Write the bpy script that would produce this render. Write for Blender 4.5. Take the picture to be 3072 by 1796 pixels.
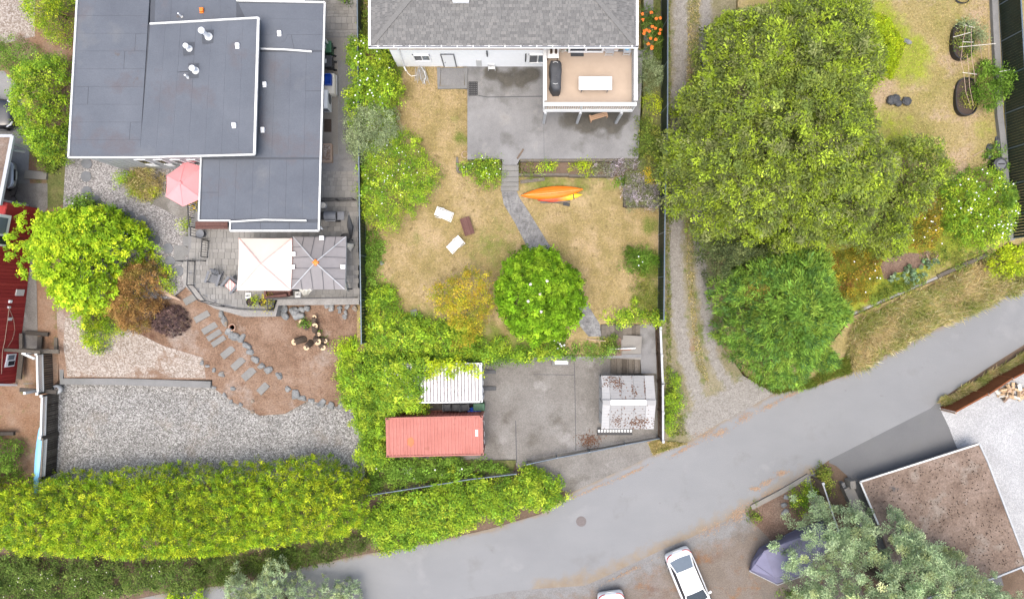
import bpy, bmesh, math, random
import numpy as np
from mathutils import Vector, Matrix, noise as mnoise
for o in list(bpy.data.objects): bpy.data.objects.remove(o)
scene = bpy.context.scene
COL = scene.collection
R = math.radians
random.seed(7); rng = np.random.default_rng(11)

# ---------------------------------------------------------------- camera
CAMH = 43.0; FPX = 2048.0; PCX = 1536.0; PCY = 898.0      # metres above the lawn, focal length in photo pixels
cam = bpy.data.cameras.new('camera'); cam.sensor_width = 36; cam.lens = 24
cam.clip_start = 0.5; cam.clip_end = 2000
camo = bpy.data.objects.new('camera', cam); COL.objects.link(camo)
camo.location = (0, 0, CAMH); camo.rotation_euler = (0, 0, 0)
scene.camera = camo
# ---------------------------------------------------------------- light
SUN_EL, SUN_AZ = 75, 200            # high, from the south, through thin cloud
w = bpy.data.worlds.new('World'); scene.world = w; w.use_nodes = True
nt = w.node_tree; nt.nodes.clear()
sky = nt.nodes.new('ShaderNodeTexSky'); sky.sky_type = 'NISHITA'; sky.sun_disc = False
sky.sun_elevation = R(SUN_EL); sky.sun_rotation = R(SUN_AZ); sky.air_density = 1.0; sky.dust_density = 6.0; sky.ozone_density = 1.0
bg = nt.nodes.new('ShaderNodeBackground'); bg.inputs['Strength'].default_value = 0.15
out = nt.nodes.new('ShaderNodeOutputWorld')
nt.links.new(sky.outputs[0], bg.inputs[0]); nt.links.new(bg.outputs[0], out.inputs[0])
sl = bpy.data.lights.new('sun', 'SUN'); sl.energy = 0.7; sl.angle = R(60); sl.color = (1.0, 0.95, 0.87)
so = bpy.data.objects.new('sun', sl); COL.objects.link(so); so.location = (0, -20, 60)
az = R(SUN_AZ); el = R(SUN_EL)
sd = Vector((math.sin(az)*math.cos(el), math.cos(az)*math.cos(el), math.sin(el)))
so.rotation_euler = sd.to_track_quat('Z', 'Y').to_euler()
vs = scene.view_settings; vs.view_transform = 'Standard'; vs.look = 'None'; vs.gamma = 1.0
vs.use_curve_mapping = False; vs.exposure = 1.25
try:
    vs.use_white_balance = True; vs.white_balance_temperature = 6300; vs.white_balance_tint = 8
except Exception: pass

# ---------------------------------------------------------------- photo pixel -> place
TILE = {'A0': (0, 0, 2.4544), 'A1': (700, 0, 2.4544), 'A2': (1300, 0, 2.4544), 'A3': (1900, 0, 2.455), 'A4': (2472, 0, 2.455),
        'B0': (0, 550, 2.455), 'B1': (500, 550, 2.455), 'B2': (1050, 450, 2.455), 'B3': (1450, 450, 2.455), 'B4': (1950, 550, 2.455),
        'B5': (2472, 550, 2.455), 'C0': (0, 1050, 1.975), 'C1': (500, 1100, 2.117), 'C2': (1000, 1000, 2.4543), 'C3': (1600, 950, 2.9467),
        'C4': (2150, 1050, 2.946), 'C5': (2472, 1050, 1.975), 'C6': (1650, 1396, 3.683), 'C7': (2150, 1396, 3.683), 'D': (0, 0, 0.8203), 'S': (0, 0, 1.0)}
def px(t, x, y):
    a, b, k = TILE[t]; return (a + x/k, b + y/k)
def ray(sx, sy, z):
    r = (CAMH - z)/FPX; return Vector(((sx-PCX)*r, (PCY-sy)*r, z))
def W(t, x, y, z=0.0):
    """Point at height z (number or ground function) seen at that photo pixel."""
    sx, sy = px(t, x, y)
    return ray(sx, sy, z(sx, sy) if callable(z) else z)
def WY(t, x, y, Y):                      # on the wall plane y = Y
    sx, sy = px(t, x, y); d = Y*FPX/(PCY-sy); return Vector(((sx-PCX)*d/FPX, Y, CAMH-d))
def WX(t, x, y, X):                      # on the wall plane x = X
    sx, sy = px(t, x, y); d = X*FPX/(sx-PCX); return Vector((X, (PCY-sy)*d/FPX, CAMH-d))
def PL(t, pts, z=0.0): return [W(t, x, y, z) for x, y in pts]
def pxl(t, pts): return [px(t, x, y) for x, y in pts]

# ---------------------------------------------------------------- objects
ORG = {}
def tag(o, label=None, cat=None, group=None, kind=None):
    if label: o['label'] = label
    if cat: o['category'] = cat
    if group: o['group'] = group
    if kind: o['kind'] = kind
    return o
def thing(name, label, cat, loc, rz=0.0, group=None):
    o = bpy.data.objects.new(name, None); COL.objects.link(o); o.empty_display_size = 0.2
    o.location = loc; o.rotation_euler = (0, 0, rz); ORG[o.name] = Vector(loc)
    return tag(o, label, cat, group)
def link(name, me, parent=None, loc=None, rz=0, scale=None):
    o = bpy.data.objects.new(name, me); COL.objects.link(o)
    if parent is not None: o.parent = parent
    if loc is not None: o.location = loc
    o.rotation_euler = (0, 0, rz)
    if scale is not None: o.scale = scale
    return o
def copy_tree(o, parent=None):
    c = o.copy(); COL.objects.link(c); c.parent = parent
    for ch in list(o.children): copy_tree(ch, c)
    return c
def area2(p): return sum(p[i][0]*p[(i+1) % len(p)][1]-p[(i+1) % len(p)][0]*p[i][1] for i in range(len(p)))
class MB:
    def __init__(s): s.v = []; s.f = []
    def add(s, vs_, fs):
        b = len(s.v); s.v += [tuple(p) for p in vs_]; s.f += [tuple(i+b for i in f) for f in fs]; return s
    def box(s, c, size, rz=0.0, M=None):
        hx, hy, hz = size[0]/2, size[1]/2, size[2]/2; vv = []
        ca, sa = math.cos(rz), math.sin(rz)
        for x, y, z in ((-1,-1,-1),(1,-1,-1),(1,1,-1),(-1,1,-1),(-1,-1,1),(1,-1,1),(1,1,1),(-1,1,1)):
            p = Vector((x*hx, y*hy, z*hz))
            p = M @ p if M is not None else Vector((p.x*ca-p.y*sa, p.x*sa+p.y*ca, p.z))
            vv.append(p+Vector(c))
        return s.add(vv, [(0,3,2,1),(4,5,6,7),(0,1,5,4),(1,2,6,5),(2,3,7,6),(3,0,4,7)])
    def prism(s, poly, z0, z1=None):
        """poly of (x,y) with z1, or of 3D top points with z1 None; down to z0"""
        if area2(poly) < 0: poly = poly[::-1]
        n = len(poly)
        top = [(p[0], p[1], z1 if z1 is not None else p[2]) for p in poly]
        bot = [(p[0], p[1], z0) for p in poly]
        return s.add(top+bot, [tuple(range(n)), tuple(range(2*n-1, n-1, -1))]+[(i, n+i, n+(i+1) % n, (i+1) % n) for i in range(n)])
    def slab(s, top, t): # 3D polygon thickened straight down by t
        if area2(top) < 0: top = top[::-1]
        n = len(top); bot = [(p[0], p[1], p[2]-t) for p in top]
        return s.add(list(top)+bot, [tuple(range(n)), tuple(range(2*n-1, n-1, -1))]+[(i, n+i, n+(i+1) % n, (i+1) % n) for i in range(n)])
    def cyl(s, p0, p1, r0, r1=None, n=8, caps=True):
        p0 = Vector(p0); p1 = Vector(p1); r1 = r0 if r1 is None else r1
        d = (p1-p0).normalized(); a = d.orthogonal().normalized(); b = d.cross(a)
        vv = [p0+(a*math.cos(t)+b*math.sin(t))*r0 for t in (2*math.pi*i/n for i in range(n))]
        vv += [p1+(a*math.cos(t)+b*math.sin(t))*r1 for t in (2*math.pi*i/n for i in range(n))]
        fs = [(i, (i+1) % n, n+(i+1) % n, n+i) for i in range(n)]
        if caps: fs += [tuple(range(n-1, -1, -1)), tuple(range(n, 2*n))]
        return s.add(vv, fs)
    def tube(s, pts, r, n=6):
        rr = r if isinstance(r, (list, tuple)) else [r]*len(pts)
        pts = [Vector(p) for p in pts]; m = len(pts); vv = []
        up = Vector((0.13, 0.21, 1))
        for i, p in enumerate(pts):
            d = (pts[min(i+1, m-1)]-pts[max(i-1, 0)]).normalized()
            a = d.cross(up); a = a.normalized() if a.length > 1e-4 else d.orthogonal().normalized(); b = d.cross(a)
            vv += [p+(a*math.cos(t)+b*math.sin(t))*rr[i] for t in (2*math.pi*k/n for k in range(n))]
        fs = [(i*n+k, i*n+(k+1) % n, (i+1)*n+(k+1) % n, (i+1)*n+k) for i in range(m-1) for k in range(n)]
        fs += [tuple(range(n-1, -1, -1)), tuple(range((m-1)*n, m*n))]
        return s.add(vv, fs)
    def beam(s, p0, p1, wd, ht):         # bar of rectangular section
        p0 = Vector(p0); p1 = Vector(p1); d = (p1-p0); L = d.length; d.normalize()
        sdv = d.cross(Vector((0, 0, 1)))
        sdv = sdv.normalized() if sdv.length > 1e-4 else Vector((1, 0, 0))
        u = sdv.cross(d); M = Matrix((sdv, d, u)).transposed()
        return s.box((p0+p1)/2, (wd, L, ht), M=M)
    def lathe(s, c, prof, n=16):
        c = Vector(c); vv = []; m = len(prof)
        for r, z in prof: vv += [c+Vector((r*math.cos(2*math.pi*k/n), r*math.sin(2*math.pi*k/n), z)) for k in range(n)]
        fs = [(i*n+k, i*n+(k+1) % n, (i+1)*n+(k+1) % n, (i+1)*n+k) for i in range(m-1) for k in range(n)]
        fs += [tuple(range(n-1, -1, -1)), tuple(range((m-1)*n, m*n))]
        return s.add(vv, fs)
    def grid(s, P, closed=False):        # P[i][j] rows of points
        m = len(P); n = len(P[0]); vv = [p for row in P for p in row]
        fs = [(i*n+j, i*n+(j+1) % n, (i+1)*n+(j+1) % n, (i+1)*n+j) for i in range(m-1) for j in range(n if closed else n-1)]
        return s.add(vv, fs)
    def mesh(s, name, m=None, off=None, smooth=False):
        me = bpy.data.meshes.new(name)
        vv = s.v if off is None else [(a-off[0], b-off[1], c-off[2]) for a, b, c in s.v]
        me.from_pydata(vv, [], s.f); me.update()
        if m is not None: me.materials.append(m)
        if smooth: me.polygons.foreach_set('use_smooth', [True]*len(me.polygons))
        return me
    def build(s, name, m, parent=None, smooth=False, local=False, bevel=0.0):
        off = None
        if parent is not None and not local: off = ORG[parent.name]
        o = link(name, s.mesh(name, m, off, smooth), parent)
        if parent is not None: ORG[o.name] = Vector((0, 0, 0)) if local else ORG[parent.name]
        else: ORG[o.name] = Vector((0, 0, 0))
        if bevel:
            b = o.modifiers.new('b', 'BEVEL'); b.width = bevel; b.segments = 2; b.limit_method = 'ANGLE'
        return o
def solo(mb, name, label, cat, m, group=None, smooth=False, bevel=0.0):
    """a thing that is one mesh; its origin sits at its base"""
    xs = np.array(mb.v); c = Vector(((xs[:, 0].min()+xs[:, 0].max())/2, (xs[:, 1].min()+xs[:, 1].max())/2, xs[:, 2].min()))
    o = link(name, mb.mesh(name, m, c, smooth), None, c); ORG[o.name] = c
    if bevel:
        b = o.modifiers.new('b', 'BEVEL'); b.width = bevel; b.segments = 2; b.limit_method = 'ANGLE'
    return tag(o, label, cat, group)

# ---------------------------------------------------------------- materials
def sr(r, g, b):
    f = lambda c: (c/255/12.92 if c/255 <= 0.04045 else ((c/255+0.055)/1.055)**2.4)
    return (f(r), f(g), f(b), 1)
def c4(c): return tuple(c)+(1,) if len(c) == 3 else tuple(c)
GK = 0.72
def gk(c): return tuple(x*GK for x in c[:3])
class NT:
    def __init__(s, name):
        s.m = bpy.data.materials.new(name); s.m.use_nodes = True; s.t = s.m.node_tree
        s.b = s.t.nodes['Principled BSDF']; s.pos = s.n('ShaderNodeNewGeometry').outputs['Position']
    def n(s, k): return s.t.nodes.new(k)
    def l(s, a, b): s.t.links.new(a, b)
    def noise(s, scale, detail=4, rough=0.6, vec=None, dist=0):
        x = s.n('ShaderNodeTexNoise'); x.inputs['Scale'].default_value = scale; x.inputs['Detail'].default_value = detail
        x.inputs['Roughness'].default_value = rough; x.inputs['Distortion'].default_value = dist
        s.l(vec or s.pos, x.inputs['Vector']); return x.outputs['Fac']
    def ramp(s, fac, stops):
        r = s.n('ShaderNodeValToRGB'); e = r.color_ramp.elements
        while len(e) < len(stops): e.new(0.5)
        for i, (p, c) in enumerate(stops): e[i].position = p; e[i].color = c4(c) if not isinstance(c, (int, float)) else (c, c, c, 1)
        s.l(fac, r.inputs['Fac']); return r.outputs['Color']
    def mix(s, fac, a, b, mode='MIX'):
        x = s.n('ShaderNodeMix'); x.data_type = 'RGBA'; x.blend_type = mode
        for sock, v in ((x.inputs[0], fac), (x.inputs[6], a), (x.inputs[7], b)):
            if isinstance(v, (int, float)): sock.default_value = v
            elif isinstance(v, tuple): sock.default_value = c4(v)
            else: s.l(v, sock)
        return x.outputs[2]
    def scalev(s, v):
        x = s.n('ShaderNodeVectorMath'); x.operation = 'MULTIPLY'; x.inputs[1].default_value = v; s.l(s.pos, x.inputs[0]); return x.outputs[0]
    def bump(s, h, st=0.3, dist=0.02):
        x = s.n('ShaderNodeBump'); x.inputs['Strength'].default_value = st; x.inputs['Distance'].default_value = dist
        s.l(h, x.inputs['Height']); s.l(x.outputs['Normal'], s.b.inputs['Normal'])
    def done(s, col, rough=0.8, metal=0.0, spec=0.3):
        if isinstance(col, tuple): s.b.inputs['Base Color'].default_value = c4(col)
        else: s.l(col, s.b.inputs['Base Color'])
        s.b.inputs['Roughness'].default_value = rough; s.b.inputs['Metallic'].default_value = metal
        s.b.inputs['Specular IOR Level'].default_value = spec
        return s.m
def ground(name, cols, scale=0.6, patches=(), speck=0.25, speck_scale=14, rough=0.95, bump=0.4, bscale=20, stretch=None, mask=None):
    cols = [gk(c) for c in cols]; patches = [(gk(p[0]),)+tuple(p[1:]) for p in patches]
    t = NT(name); vec = t.scalev(stretch) if stretch else None
    n1 = t.noise(scale, 6, 0.65, vec); k = len(cols)
    c = t.ramp(n1, [(0.3+0.4*i/(k-1), x) for i, x in enumerate(cols)])
    for col, sc, th, soft in patches:
        f = t.ramp(t.noise(sc, 5, 0.62), [(th, 0.0), (th+soft, 1.0)]); c = t.mix(f, c, col)
    if mask:                              # marks with a place of their own (wheel tracks, greener grass, worn, dirty or darker ground)
        a = t.n('ShaderNodeAttribute'); a.attribute_name = 'mask'; ad = t.n('ShaderNodeMath'); ad.operation = 'MULTIPLY_ADD'
        t.l(t.noise(mask[1], 6, 0.7), ad.inputs[0]); ad.inputs[1].default_value = 1.6; sb_ = t.n('ShaderNodeMath'); sb_.operation = 'SUBTRACT'; t.l(a.outputs['Fac'], sb_.inputs[0]); sb_.inputs[1].default_value = 0.8; t.l(sb_.outputs[0], ad.inputs[2])
        m2 = t.ramp(t.noise(mask[1]*2, 5, 0.65), [(0.3, gk(mask[0][0])), (0.7, gk(mask[0][1]))]); c = t.mix(t.ramp(ad.outputs[0], [(0.28, 0.0), (0.72, 1.0)]), c, m2)
    sp = t.ramp(t.noise(speck_scale, 3, 0.7), [(0.3, 1-speck), (0.7, 1+speck)])
    c = t.mix(1.0, c, sp, 'MULTIPLY')
    t.bump(t.noise(bscale, 4, 0.7), bump, 0.03)
    return t.done(c, rough, 0, 0.2)
def plain(name, col, rough=0.6, var=0.12, scale=3.0, metal=0.0, spec=0.4, dirt=None):
    if max(col[:3]) < 0.5: col = tuple(x*0.85 for x in col[:3])
    t = NT(name); a = tuple(x*(1-var) for x in col[:3]); b = tuple(min(1, x*(1+var)) for x in col[:3])
    c = t.ramp(t.noise(scale, 5, 0.65), [(0.3, a), (0.7, b)])
    if dirt: c = t.mix(t.ramp(t.noise(dirt[1], 6, 0.7), [(dirt[2], 0.0), (min(1, dirt[2]+0.2), 0.8)]), c, dirt[0])
    return t.done(c, rough, metal, spec)
def rnd_mat(name, cols, rough=0.9, speck=0.2, sscale=25):     # varies from object to object (pavers, shingles, boards)
    cols = [gk(c) for c in cols]; t = NT(name); oi = t.n('ShaderNodeObjectInfo'); k = len(cols)
    c = t.ramp(oi.outputs['Random'], [(i/(k-1), x) for i, x in enumerate(cols)])
    sp = t.ramp(t.noise(sscale, 4, 0.7), [(0.3, 1-speck), (0.7, 1+speck)])
    c = t.mix(1.0, c, sp, 'MULTIPLY'); t.bump(t.noise(40, 3), 0.2, 0.01)
    return t.done(c, rough, 0, 0.2)
def isl_mat(name, cols, rough=0.9, speck=0.2, sscale=25):     # varies from piece to piece inside one mesh
    cols = [gk(c) for c in cols]; t = NT(name); g = t.n('ShaderNodeNewGeometry'); k = len(cols)
    c = t.ramp(g.outputs['Random Per Island'], [(i/(k-1), x) for i, x in enumerate(cols)])
    sp = t.ramp(t.noise(sscale, 4, 0.7), [(0.3, 1-speck), (0.7, 1+speck)])
    c = t.mix(1.0, c, sp, 'MULTIPLY')
    return t.done(c, rough, 0, 0.2)
def gravel(name, cols, cell=16.0, tint=None, bump=0.8):
    cols = [gk(c) for c in cols]; t = NT(name); v = t.n('ShaderNodeTexVoronoi'); v.inputs['Scale'].default_value = cell; t.l(t.pos, v.inputs['Vector'])
    sep = t.n('ShaderNodeSeparateColor'); t.l(v.outputs['Color'], sep.inputs[0]); k = len(cols)
    c = t.ramp(sep.outputs[0], [(i/(k-1), x) for i, x in enumerate(cols)])
    if tint:
        for col, sc, th, soft in tint:
            c = t.mix(t.ramp(t.noise(sc, 5, 0.65), [(th, 0.0), (th+soft, 0.85)]), c, gk(col))
    c = t.mix(1.0, c, t.ramp(t.noise(0.5, 4), [(0.3, 0.88), (0.7, 1.1)]), 'MULTIPLY')
    inv = t.n('ShaderNodeMath'); inv.operation = 'SUBTRACT'; inv.inputs[0].default_value = 1; t.l(v.outputs['Distance'], inv.inputs[1])
    t.bump(inv.outputs[0], bump, 0.03)
    return t.done(c, 0.85, 0, 0.3)
M = {}
M['soil'] = ground('soil', [(0.13, 0.09, 0.06), (0.2, 0.14, 0.1)], 0.8)
M['lawn'] = ground('lawn', [(0.235, 0.19, 0.07), (0.325, 0.25, 0.11), (0.41, 0.31, 0.165)], 0.75,
                   [((0.45, 0.335, 0.19), 0.45, 0.5, 0.16), ((0.22, 0.165, 0.075), 2.3, 0.6, 0.08)], 0.28, 9, mask=([(0.11, 0.14, 0.025), (0.2, 0.22, 0.05)], 1.1))
M['yard'] = ground('yard', [(0.25, 0.225, 0.065), (0.34, 0.275, 0.115), (0.4, 0.315, 0.16)], 0.4,
                   [((0.41, 0.31, 0.195), 0.5, 0.53, 0.1)], 0.3, 9, mask=([(0.21, 0.25, 0.03), (0.32, 0.36, 0.04)], 0.8))
M['grass_green'] = ground('grass_green', [(0.08, 0.11, 0.03), (0.14, 0.15, 0.05), (0.2, 0.18, 0.08)], 1.2, [], 0.35, 9)
M['road'] = ground('road', [(0.235, 0.237, 0.239), (0.258, 0.26, 0.261), (0.28, 0.281, 0.281)], 0.3,
                   [((0.225, 0.222, 0.218), 0.5, 0.58, 0.15), ((0.29, 0.29, 0.288), 0.3, 0.6, 0.1), ((0.2, 0.195, 0.19), 1.3, 0.7, 0.05)], 0.14, 26, 0.9, 0.35, 45, (0.4, 0.7, 1), mask=([(0.25, 0.19, 0.13), (0.29, 0.25, 0.2)], 1.4))
M['asphalt_new'] = ground('asphalt_new', [(0.155, 0.155, 0.157), (0.18, 0.18, 0.18)], 0.4, [((0.17, 0.17, 0.165), 0.6, 0.55, 0.2)], 0.12, 30, 0.9, 0.3, 45)
M['apron'] = ground('apron', [(0.16, 0.14, 0.12), (0.2, 0.165, 0.135), (0.23, 0.2, 0.18)], 0.5,
                    [((0.25, 0.14, 0.075), 0.8, 0.55, 0.14), ((0.17, 0.11, 0.08), 0.45, 0.56, 0.14)], 0.25, 16, mask=([(0.215, 0.205, 0.195), (0.25, 0.245, 0.24)], 0.9))
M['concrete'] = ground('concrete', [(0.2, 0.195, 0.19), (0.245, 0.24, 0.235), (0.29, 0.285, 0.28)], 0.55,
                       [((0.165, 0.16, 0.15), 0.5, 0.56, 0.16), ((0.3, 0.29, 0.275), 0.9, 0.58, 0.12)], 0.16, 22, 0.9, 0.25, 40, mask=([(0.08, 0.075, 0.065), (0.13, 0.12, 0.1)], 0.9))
M['pad'] = ground('pad', [(0.17, 0.158, 0.14), (0.225, 0.21, 0.19), (0.27, 0.258, 0.237)], 0.45,
                  [((0.15, 0.137, 0.117), 0.7, 0.55, 0.15), ((0.3, 0.285, 0.265), 0.6, 0.58, 0.12)], 0.25, 14, 0.9, 0.3, 30)
M['path'] = ground('path', [(0.14, 0.135, 0.13), (0.22, 0.215, 0.21), (0.32, 0.315, 0.3)], 2.2, [], 0.35, 9)
M['conc_light'] = ground('conc_light', [(0.24, 0.22, 0.19), (0.3, 0.28, 0.25)], 0.6, [], 0.1, 20)
M['conc_kerb'] = ground('conc_kerb', [(0.2, 0.2, 0.19), (0.27, 0.265, 0.26)], 0.9, [], 0.15, 20)
M['wall_stone'] = ground('wall_stone', [(0.26, 0.245, 0.225), (0.36, 0.345, 0.32)], 1.5, [], 0.2, 14)
M['dirt'] = ground('dirt', [(0.16, 0.095, 0.06), (0.24, 0.155, 0.105), (0.31, 0.22, 0.165)], 0.55,
                   [((0.33, 0.265, 0.22), 0.4, 0.54, 0.12), ((0.13, 0.07, 0.045), 0.7, 0.6, 0.12)], 0.4, 11)
M['terrace'] = gravel('terrace', [(0.22, 0.17, 0.13), (0.36, 0.3, 0.25), (0.5, 0.45, 0.4)], 14, [((0.19, 0.11, 0.065), 0.5, 0.52, 0.1)], 0.4)
M['rivergravel'] = gravel('rivergravel', [(0.1, 0.094, 0.085), (0.225, 0.215, 0.2), (0.29, 0.28, 0.262), (0.5, 0.488, 0.465)], 16, [((0.26, 0.215, 0.17), 0.35, 0.56, 0.2), ((0.2, 0.21, 0.13), 0.9, 0.66, 0.08)], 0.5)
M['gardengravel'] = gravel('gardengravel', [(0.13, 0.122, 0.115), (0.24, 0.225, 0.215), (0.32, 0.3, 0.29), (0.47, 0.45, 0.44)], 16, None, 0.5)
M['whitegravel'] = gravel('whitegravel', [(0.34, 0.34, 0.34), (0.43, 0.43, 0.43), (0.52, 0.52, 0.515)], 20, None, 0.4)
M['lane'] = ground('lane', [(0.19, 0.175, 0.085), (0.25, 0.22, 0.14), (0.29, 0.26, 0.195)], 0.8, [((0.14, 0.16, 0.05), 1.0, 0.53, 0.1), ((0.26, 0.18, 0.11), 0.8, 0.58, 0.1)], 0.35, 12, mask=([(0.23, 0.21, 0.185), (0.33, 0.31, 0.28)], 1.9))
M['track'] = ground('track', [(0.19, 0.18, 0.165), (0.24, 0.23, 0.215), (0.3, 0.29, 0.28)], 0.7, [], 0.25, 16)
M['brickdirt'] = ground('brickdirt', [(0.22, 0.12, 0.065), (0.27, 0.17, 0.11), (0.3, 0.22, 0.16)], 0.5, [((0.16, 0.15, 0.06), 0.6, 0.56, 0.1)], 0.3, 12)
M['bark'] = plain('bark', (0.09, 0.065, 0.045), 0.95, 0.35, 8)
M['white'] = plain('white', (0.78, 0.78, 0.77), 0.55, 0.03)
M['whitewall'] = plain('whitewall', (0.84, 0.84, 0.83), 0.8, 0.03)
M['tanwall'] = plain('tanwall', (0.45, 0.28, 0.17), 0.8, 0.08)
M['trim'] = plain('trim', (0.52, 0.52, 0.5), 0.5, 0.06)
M['trimgrey'] = plain('trimgrey', (0.4, 0.41, 0.42), 0.5, 0.08)
M['membrane'] = ground('membrane', [(0.112, 0.122, 0.144), (0.13, 0.142, 0.165), (0.148, 0.16, 0.184)], 0.35,
                       [((0.135, 0.13, 0.143), 0.4, 0.56, 0.12), ((0.172, 0.178, 0.188), 0.22, 0.6, 0.12), ((0.13, 0.115, 0.11), 1.1, 0.68, 0.08)], 0.08, 18, 0.75, 0.1, 50)
M['membrane_dark'] = plain('membrane_dark', (0.066, 0.072, 0.084), 0.8, 0.1)
M['black'] = plain('black', (0.018, 0.018, 0.02), 0.5, 0.2)
M['darkgrey'] = plain('darkgrey', (0.05, 0.052, 0.056), 0.6, 0.2)
M['midgrey'] = plain('midgrey', (0.14, 0.145, 0.155), 0.6, 0.15)
M['steel'] = plain('steel', (0.45, 0.46, 0.48), 0.35, 0.1, 3, 0.8)
M['glass'] = plain('glass', (0.03, 0.035, 0.045), 0.06, 0.1, 3, 0, 0.7)
M['glass_pale'] = plain('glass_pale', (0.16, 0.19, 0.22), 0.08, 0.05, 3, 0, 0.7)
M['shingle'] = rnd_mat('shingle', [(0.16, 0.156, 0.15), (0.185, 0.18, 0.172), (0.205, 0.2, 0.19), (0.235, 0.226, 0.213)], 0.95, 0.18)
M['shingle_i'] = isl_mat('shingle_i', [(0.16, 0.156, 0.15), (0.185, 0.18, 0.172), (0.205, 0.2, 0.19), (0.235, 0.226, 0.213)], 0.95, 0.18)
M['paver'] = rnd_mat('paver', [(0.255, 0.243, 0.222), (0.295, 0.282, 0.258), (0.335, 0.32, 0.295)], 0.9, 0.15)
M['paver_i'] = isl_mat('paver_i', [(0.255, 0.243, 0.222), (0.295, 0.282, 0.258), (0.335, 0.32, 0.295)], 0.9, 0.15)
M['wood_old'] = rnd_mat('wood_old', [(0.1, 0.085, 0.068), (0.15, 0.13, 0.105), (0.2, 0.175, 0.145)], 0.9, 0.3, 12)
M['wood_dark'] = rnd_mat('wood_dark', [(0.05, 0.043, 0.036), (0.075, 0.065, 0.055), (0.1, 0.088, 0.075)], 0.9, 0.3, 12)
M['wood_brown'] = rnd_mat('wood_brown', [(0.11, 0.075, 0.05), (0.15, 0.105, 0.075), (0.2, 0.145, 0.105)], 0.85, 0.3, 12)
M['wood_redbrown'] = rnd_mat('wood_redbrown', [(0.13, 0.06, 0.05), (0.17, 0.085, 0.07)], 0.7, 0.25, 14)
M['wood_cut'] = plain('wood_cut', (0.5, 0.36, 0.22), 0.85, 0.2, 14)
M['deckfloor'] = plain('deckfloor', (0.42, 0.33, 0.25), 0.75, 0.07, 1.2)
M['redboard'] = rnd_mat('redboard', [(0.34, 0.035, 0.035), (0.4, 0.045, 0.042), (0.46, 0.06, 0.052)], 0.7, 0.12, 10)
M['container'] = ground('container', [(0.44, 0.16, 0.125), (0.5, 0.19, 0.155), (0.54, 0.22, 0.18)], 0.8, [((0.36, 0.13, 0.095), 1.6, 0.62, 0.1)], 0.1, 12, 0.65, 0.1, 30)
M['container_edge'] = plain('container_edge', (0.36, 0.13, 0.1), 0.65, 0.15)
M['bedsoil'] = ground('bedsoil', [(0.14, 0.09, 0.065), (0.2, 0.135, 0.1), (0.27, 0.2, 0.15)], 0.9, [], 0.4, 11)
M['rust'] = ground('rust', [(0.2, 0.065, 0.025), (0.27, 0.1, 0.04)], 1.0, [], 0.2, 12)
M['orange'] = plain('orange', (0.72, 0.17, 0.015), 0.35, 0.05)
M['yellow'] = plain('yellow', (0.75, 0.42, 0.02), 0.35, 0.05)
M['red'] = plain('red', (0.5, 0.03, 0.015), 0.4, 0.06)
M['blue'] = plain('blue', (0.01, 0.07, 0.42), 0.45, 0.08)
M['green_plastic'] = plain('green_plastic', (0.05, 0.14, 0.07), 0.5, 0.1)
M['beige'] = plain('beige', (0.55, 0.52, 0.45), 0.6, 0.05)
M['tan'] = plain('tan', (0.42, 0.3, 0.22), 0.8, 0.15, 6)
M['pink'] = plain('pink', (0.62, 0.25, 0.26), 0.85, 0.04, 2)
M['cream'] = plain('cream', (0.56, 0.5, 0.45), 0.85, 0.03, 2)
M['cream_edge'] = plain('cream_edge', (0.6, 0.34, 0.3), 0.85, 0.05)
M['greycanvas'] = plain('greycanvas', (0.235, 0.22, 0.22), 0.9, 0.08, 2)
M['tarp'] = plain('tarp', (0.165, 0.16, 0.24), 0.7, 0.1, 1.5)
M['skyblue'] = plain('skyblue', (0.2, 0.45, 0.65), 0.45, 0.06)
M['rock'] = ground('rock', [(0.16, 0.165, 0.165), (0.25, 0.255, 0.25), (0.34, 0.335, 0.32)], 1.8, [((0.3, 0.24, 0.18), 1.2, 0.56, 0.12)], 0.2, 12)
M['slab'] = ground('slab', [(0.22, 0.215, 0.2), (0.28, 0.27, 0.25)], 1.2, [], 0.15, 20)
M['carwhite'] = plain('carwhite', (0.75, 0.75, 0.74), 0.2, 0.02, 2, 0, 0.6)
M['carblack'] = plain('carblack', (0.02, 0.022, 0.028), 0.18, 0.1, 2, 0, 0.6)
M['carsilver'] = plain('carsilver', (0.42, 0.43, 0.44), 0.3, 0.05, 2, 0.5, 0.5)
M['taillight'] = plain('taillight', (0.35, 0.02, 0.02), 0.2, 0.1)
M['headlight'] = plain('headlight', (0.5, 0.52, 0.55), 0.1, 0.05, 3, 0, 0.7)
M['tyre'] = plain('tyre', (0.02, 0.02, 0.02), 0.9, 0.1)
M['shed'] = plain('shed', (0.29, 0.285, 0.28), 0.6, 0.06, 1.2)
M['shed_light'] = plain('shed_light', (0.37, 0.365, 0.36), 0.6, 0.05, 1.2)
M['manhole'] = plain('manhole', (0.15, 0.128, 0.122), 0.8, 0.15, 12)
M['needlecover'] = ground('needlecover', [(0.16, 0.112, 0.085), (0.225, 0.165, 0.128), (0.29, 0.22, 0.178)], 0.7,
                          [((0.28, 0.23, 0.19), 0.45, 0.58, 0.08), ((0.11, 0.1, 0.095), 0.5, 0.66, 0.06), ((0.33, 0.28, 0.24), 0.8, 0.66, 0.06)], 0.35, 10)
M['terracotta'] = plain('terracotta', (0.3, 0.13, 0.08), 0.85, 0.12)
M['compost'] = plain('compost', (0.06, 0.042, 0.032), 0.95, 0.3, 12)
M['deadleaf'] = isl_mat('deadleaf', [(0.12, 0.06, 0.035), (0.2, 0.1, 0.06), (0.16, 0.1, 0.07)], 0.9, 0.2)
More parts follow.
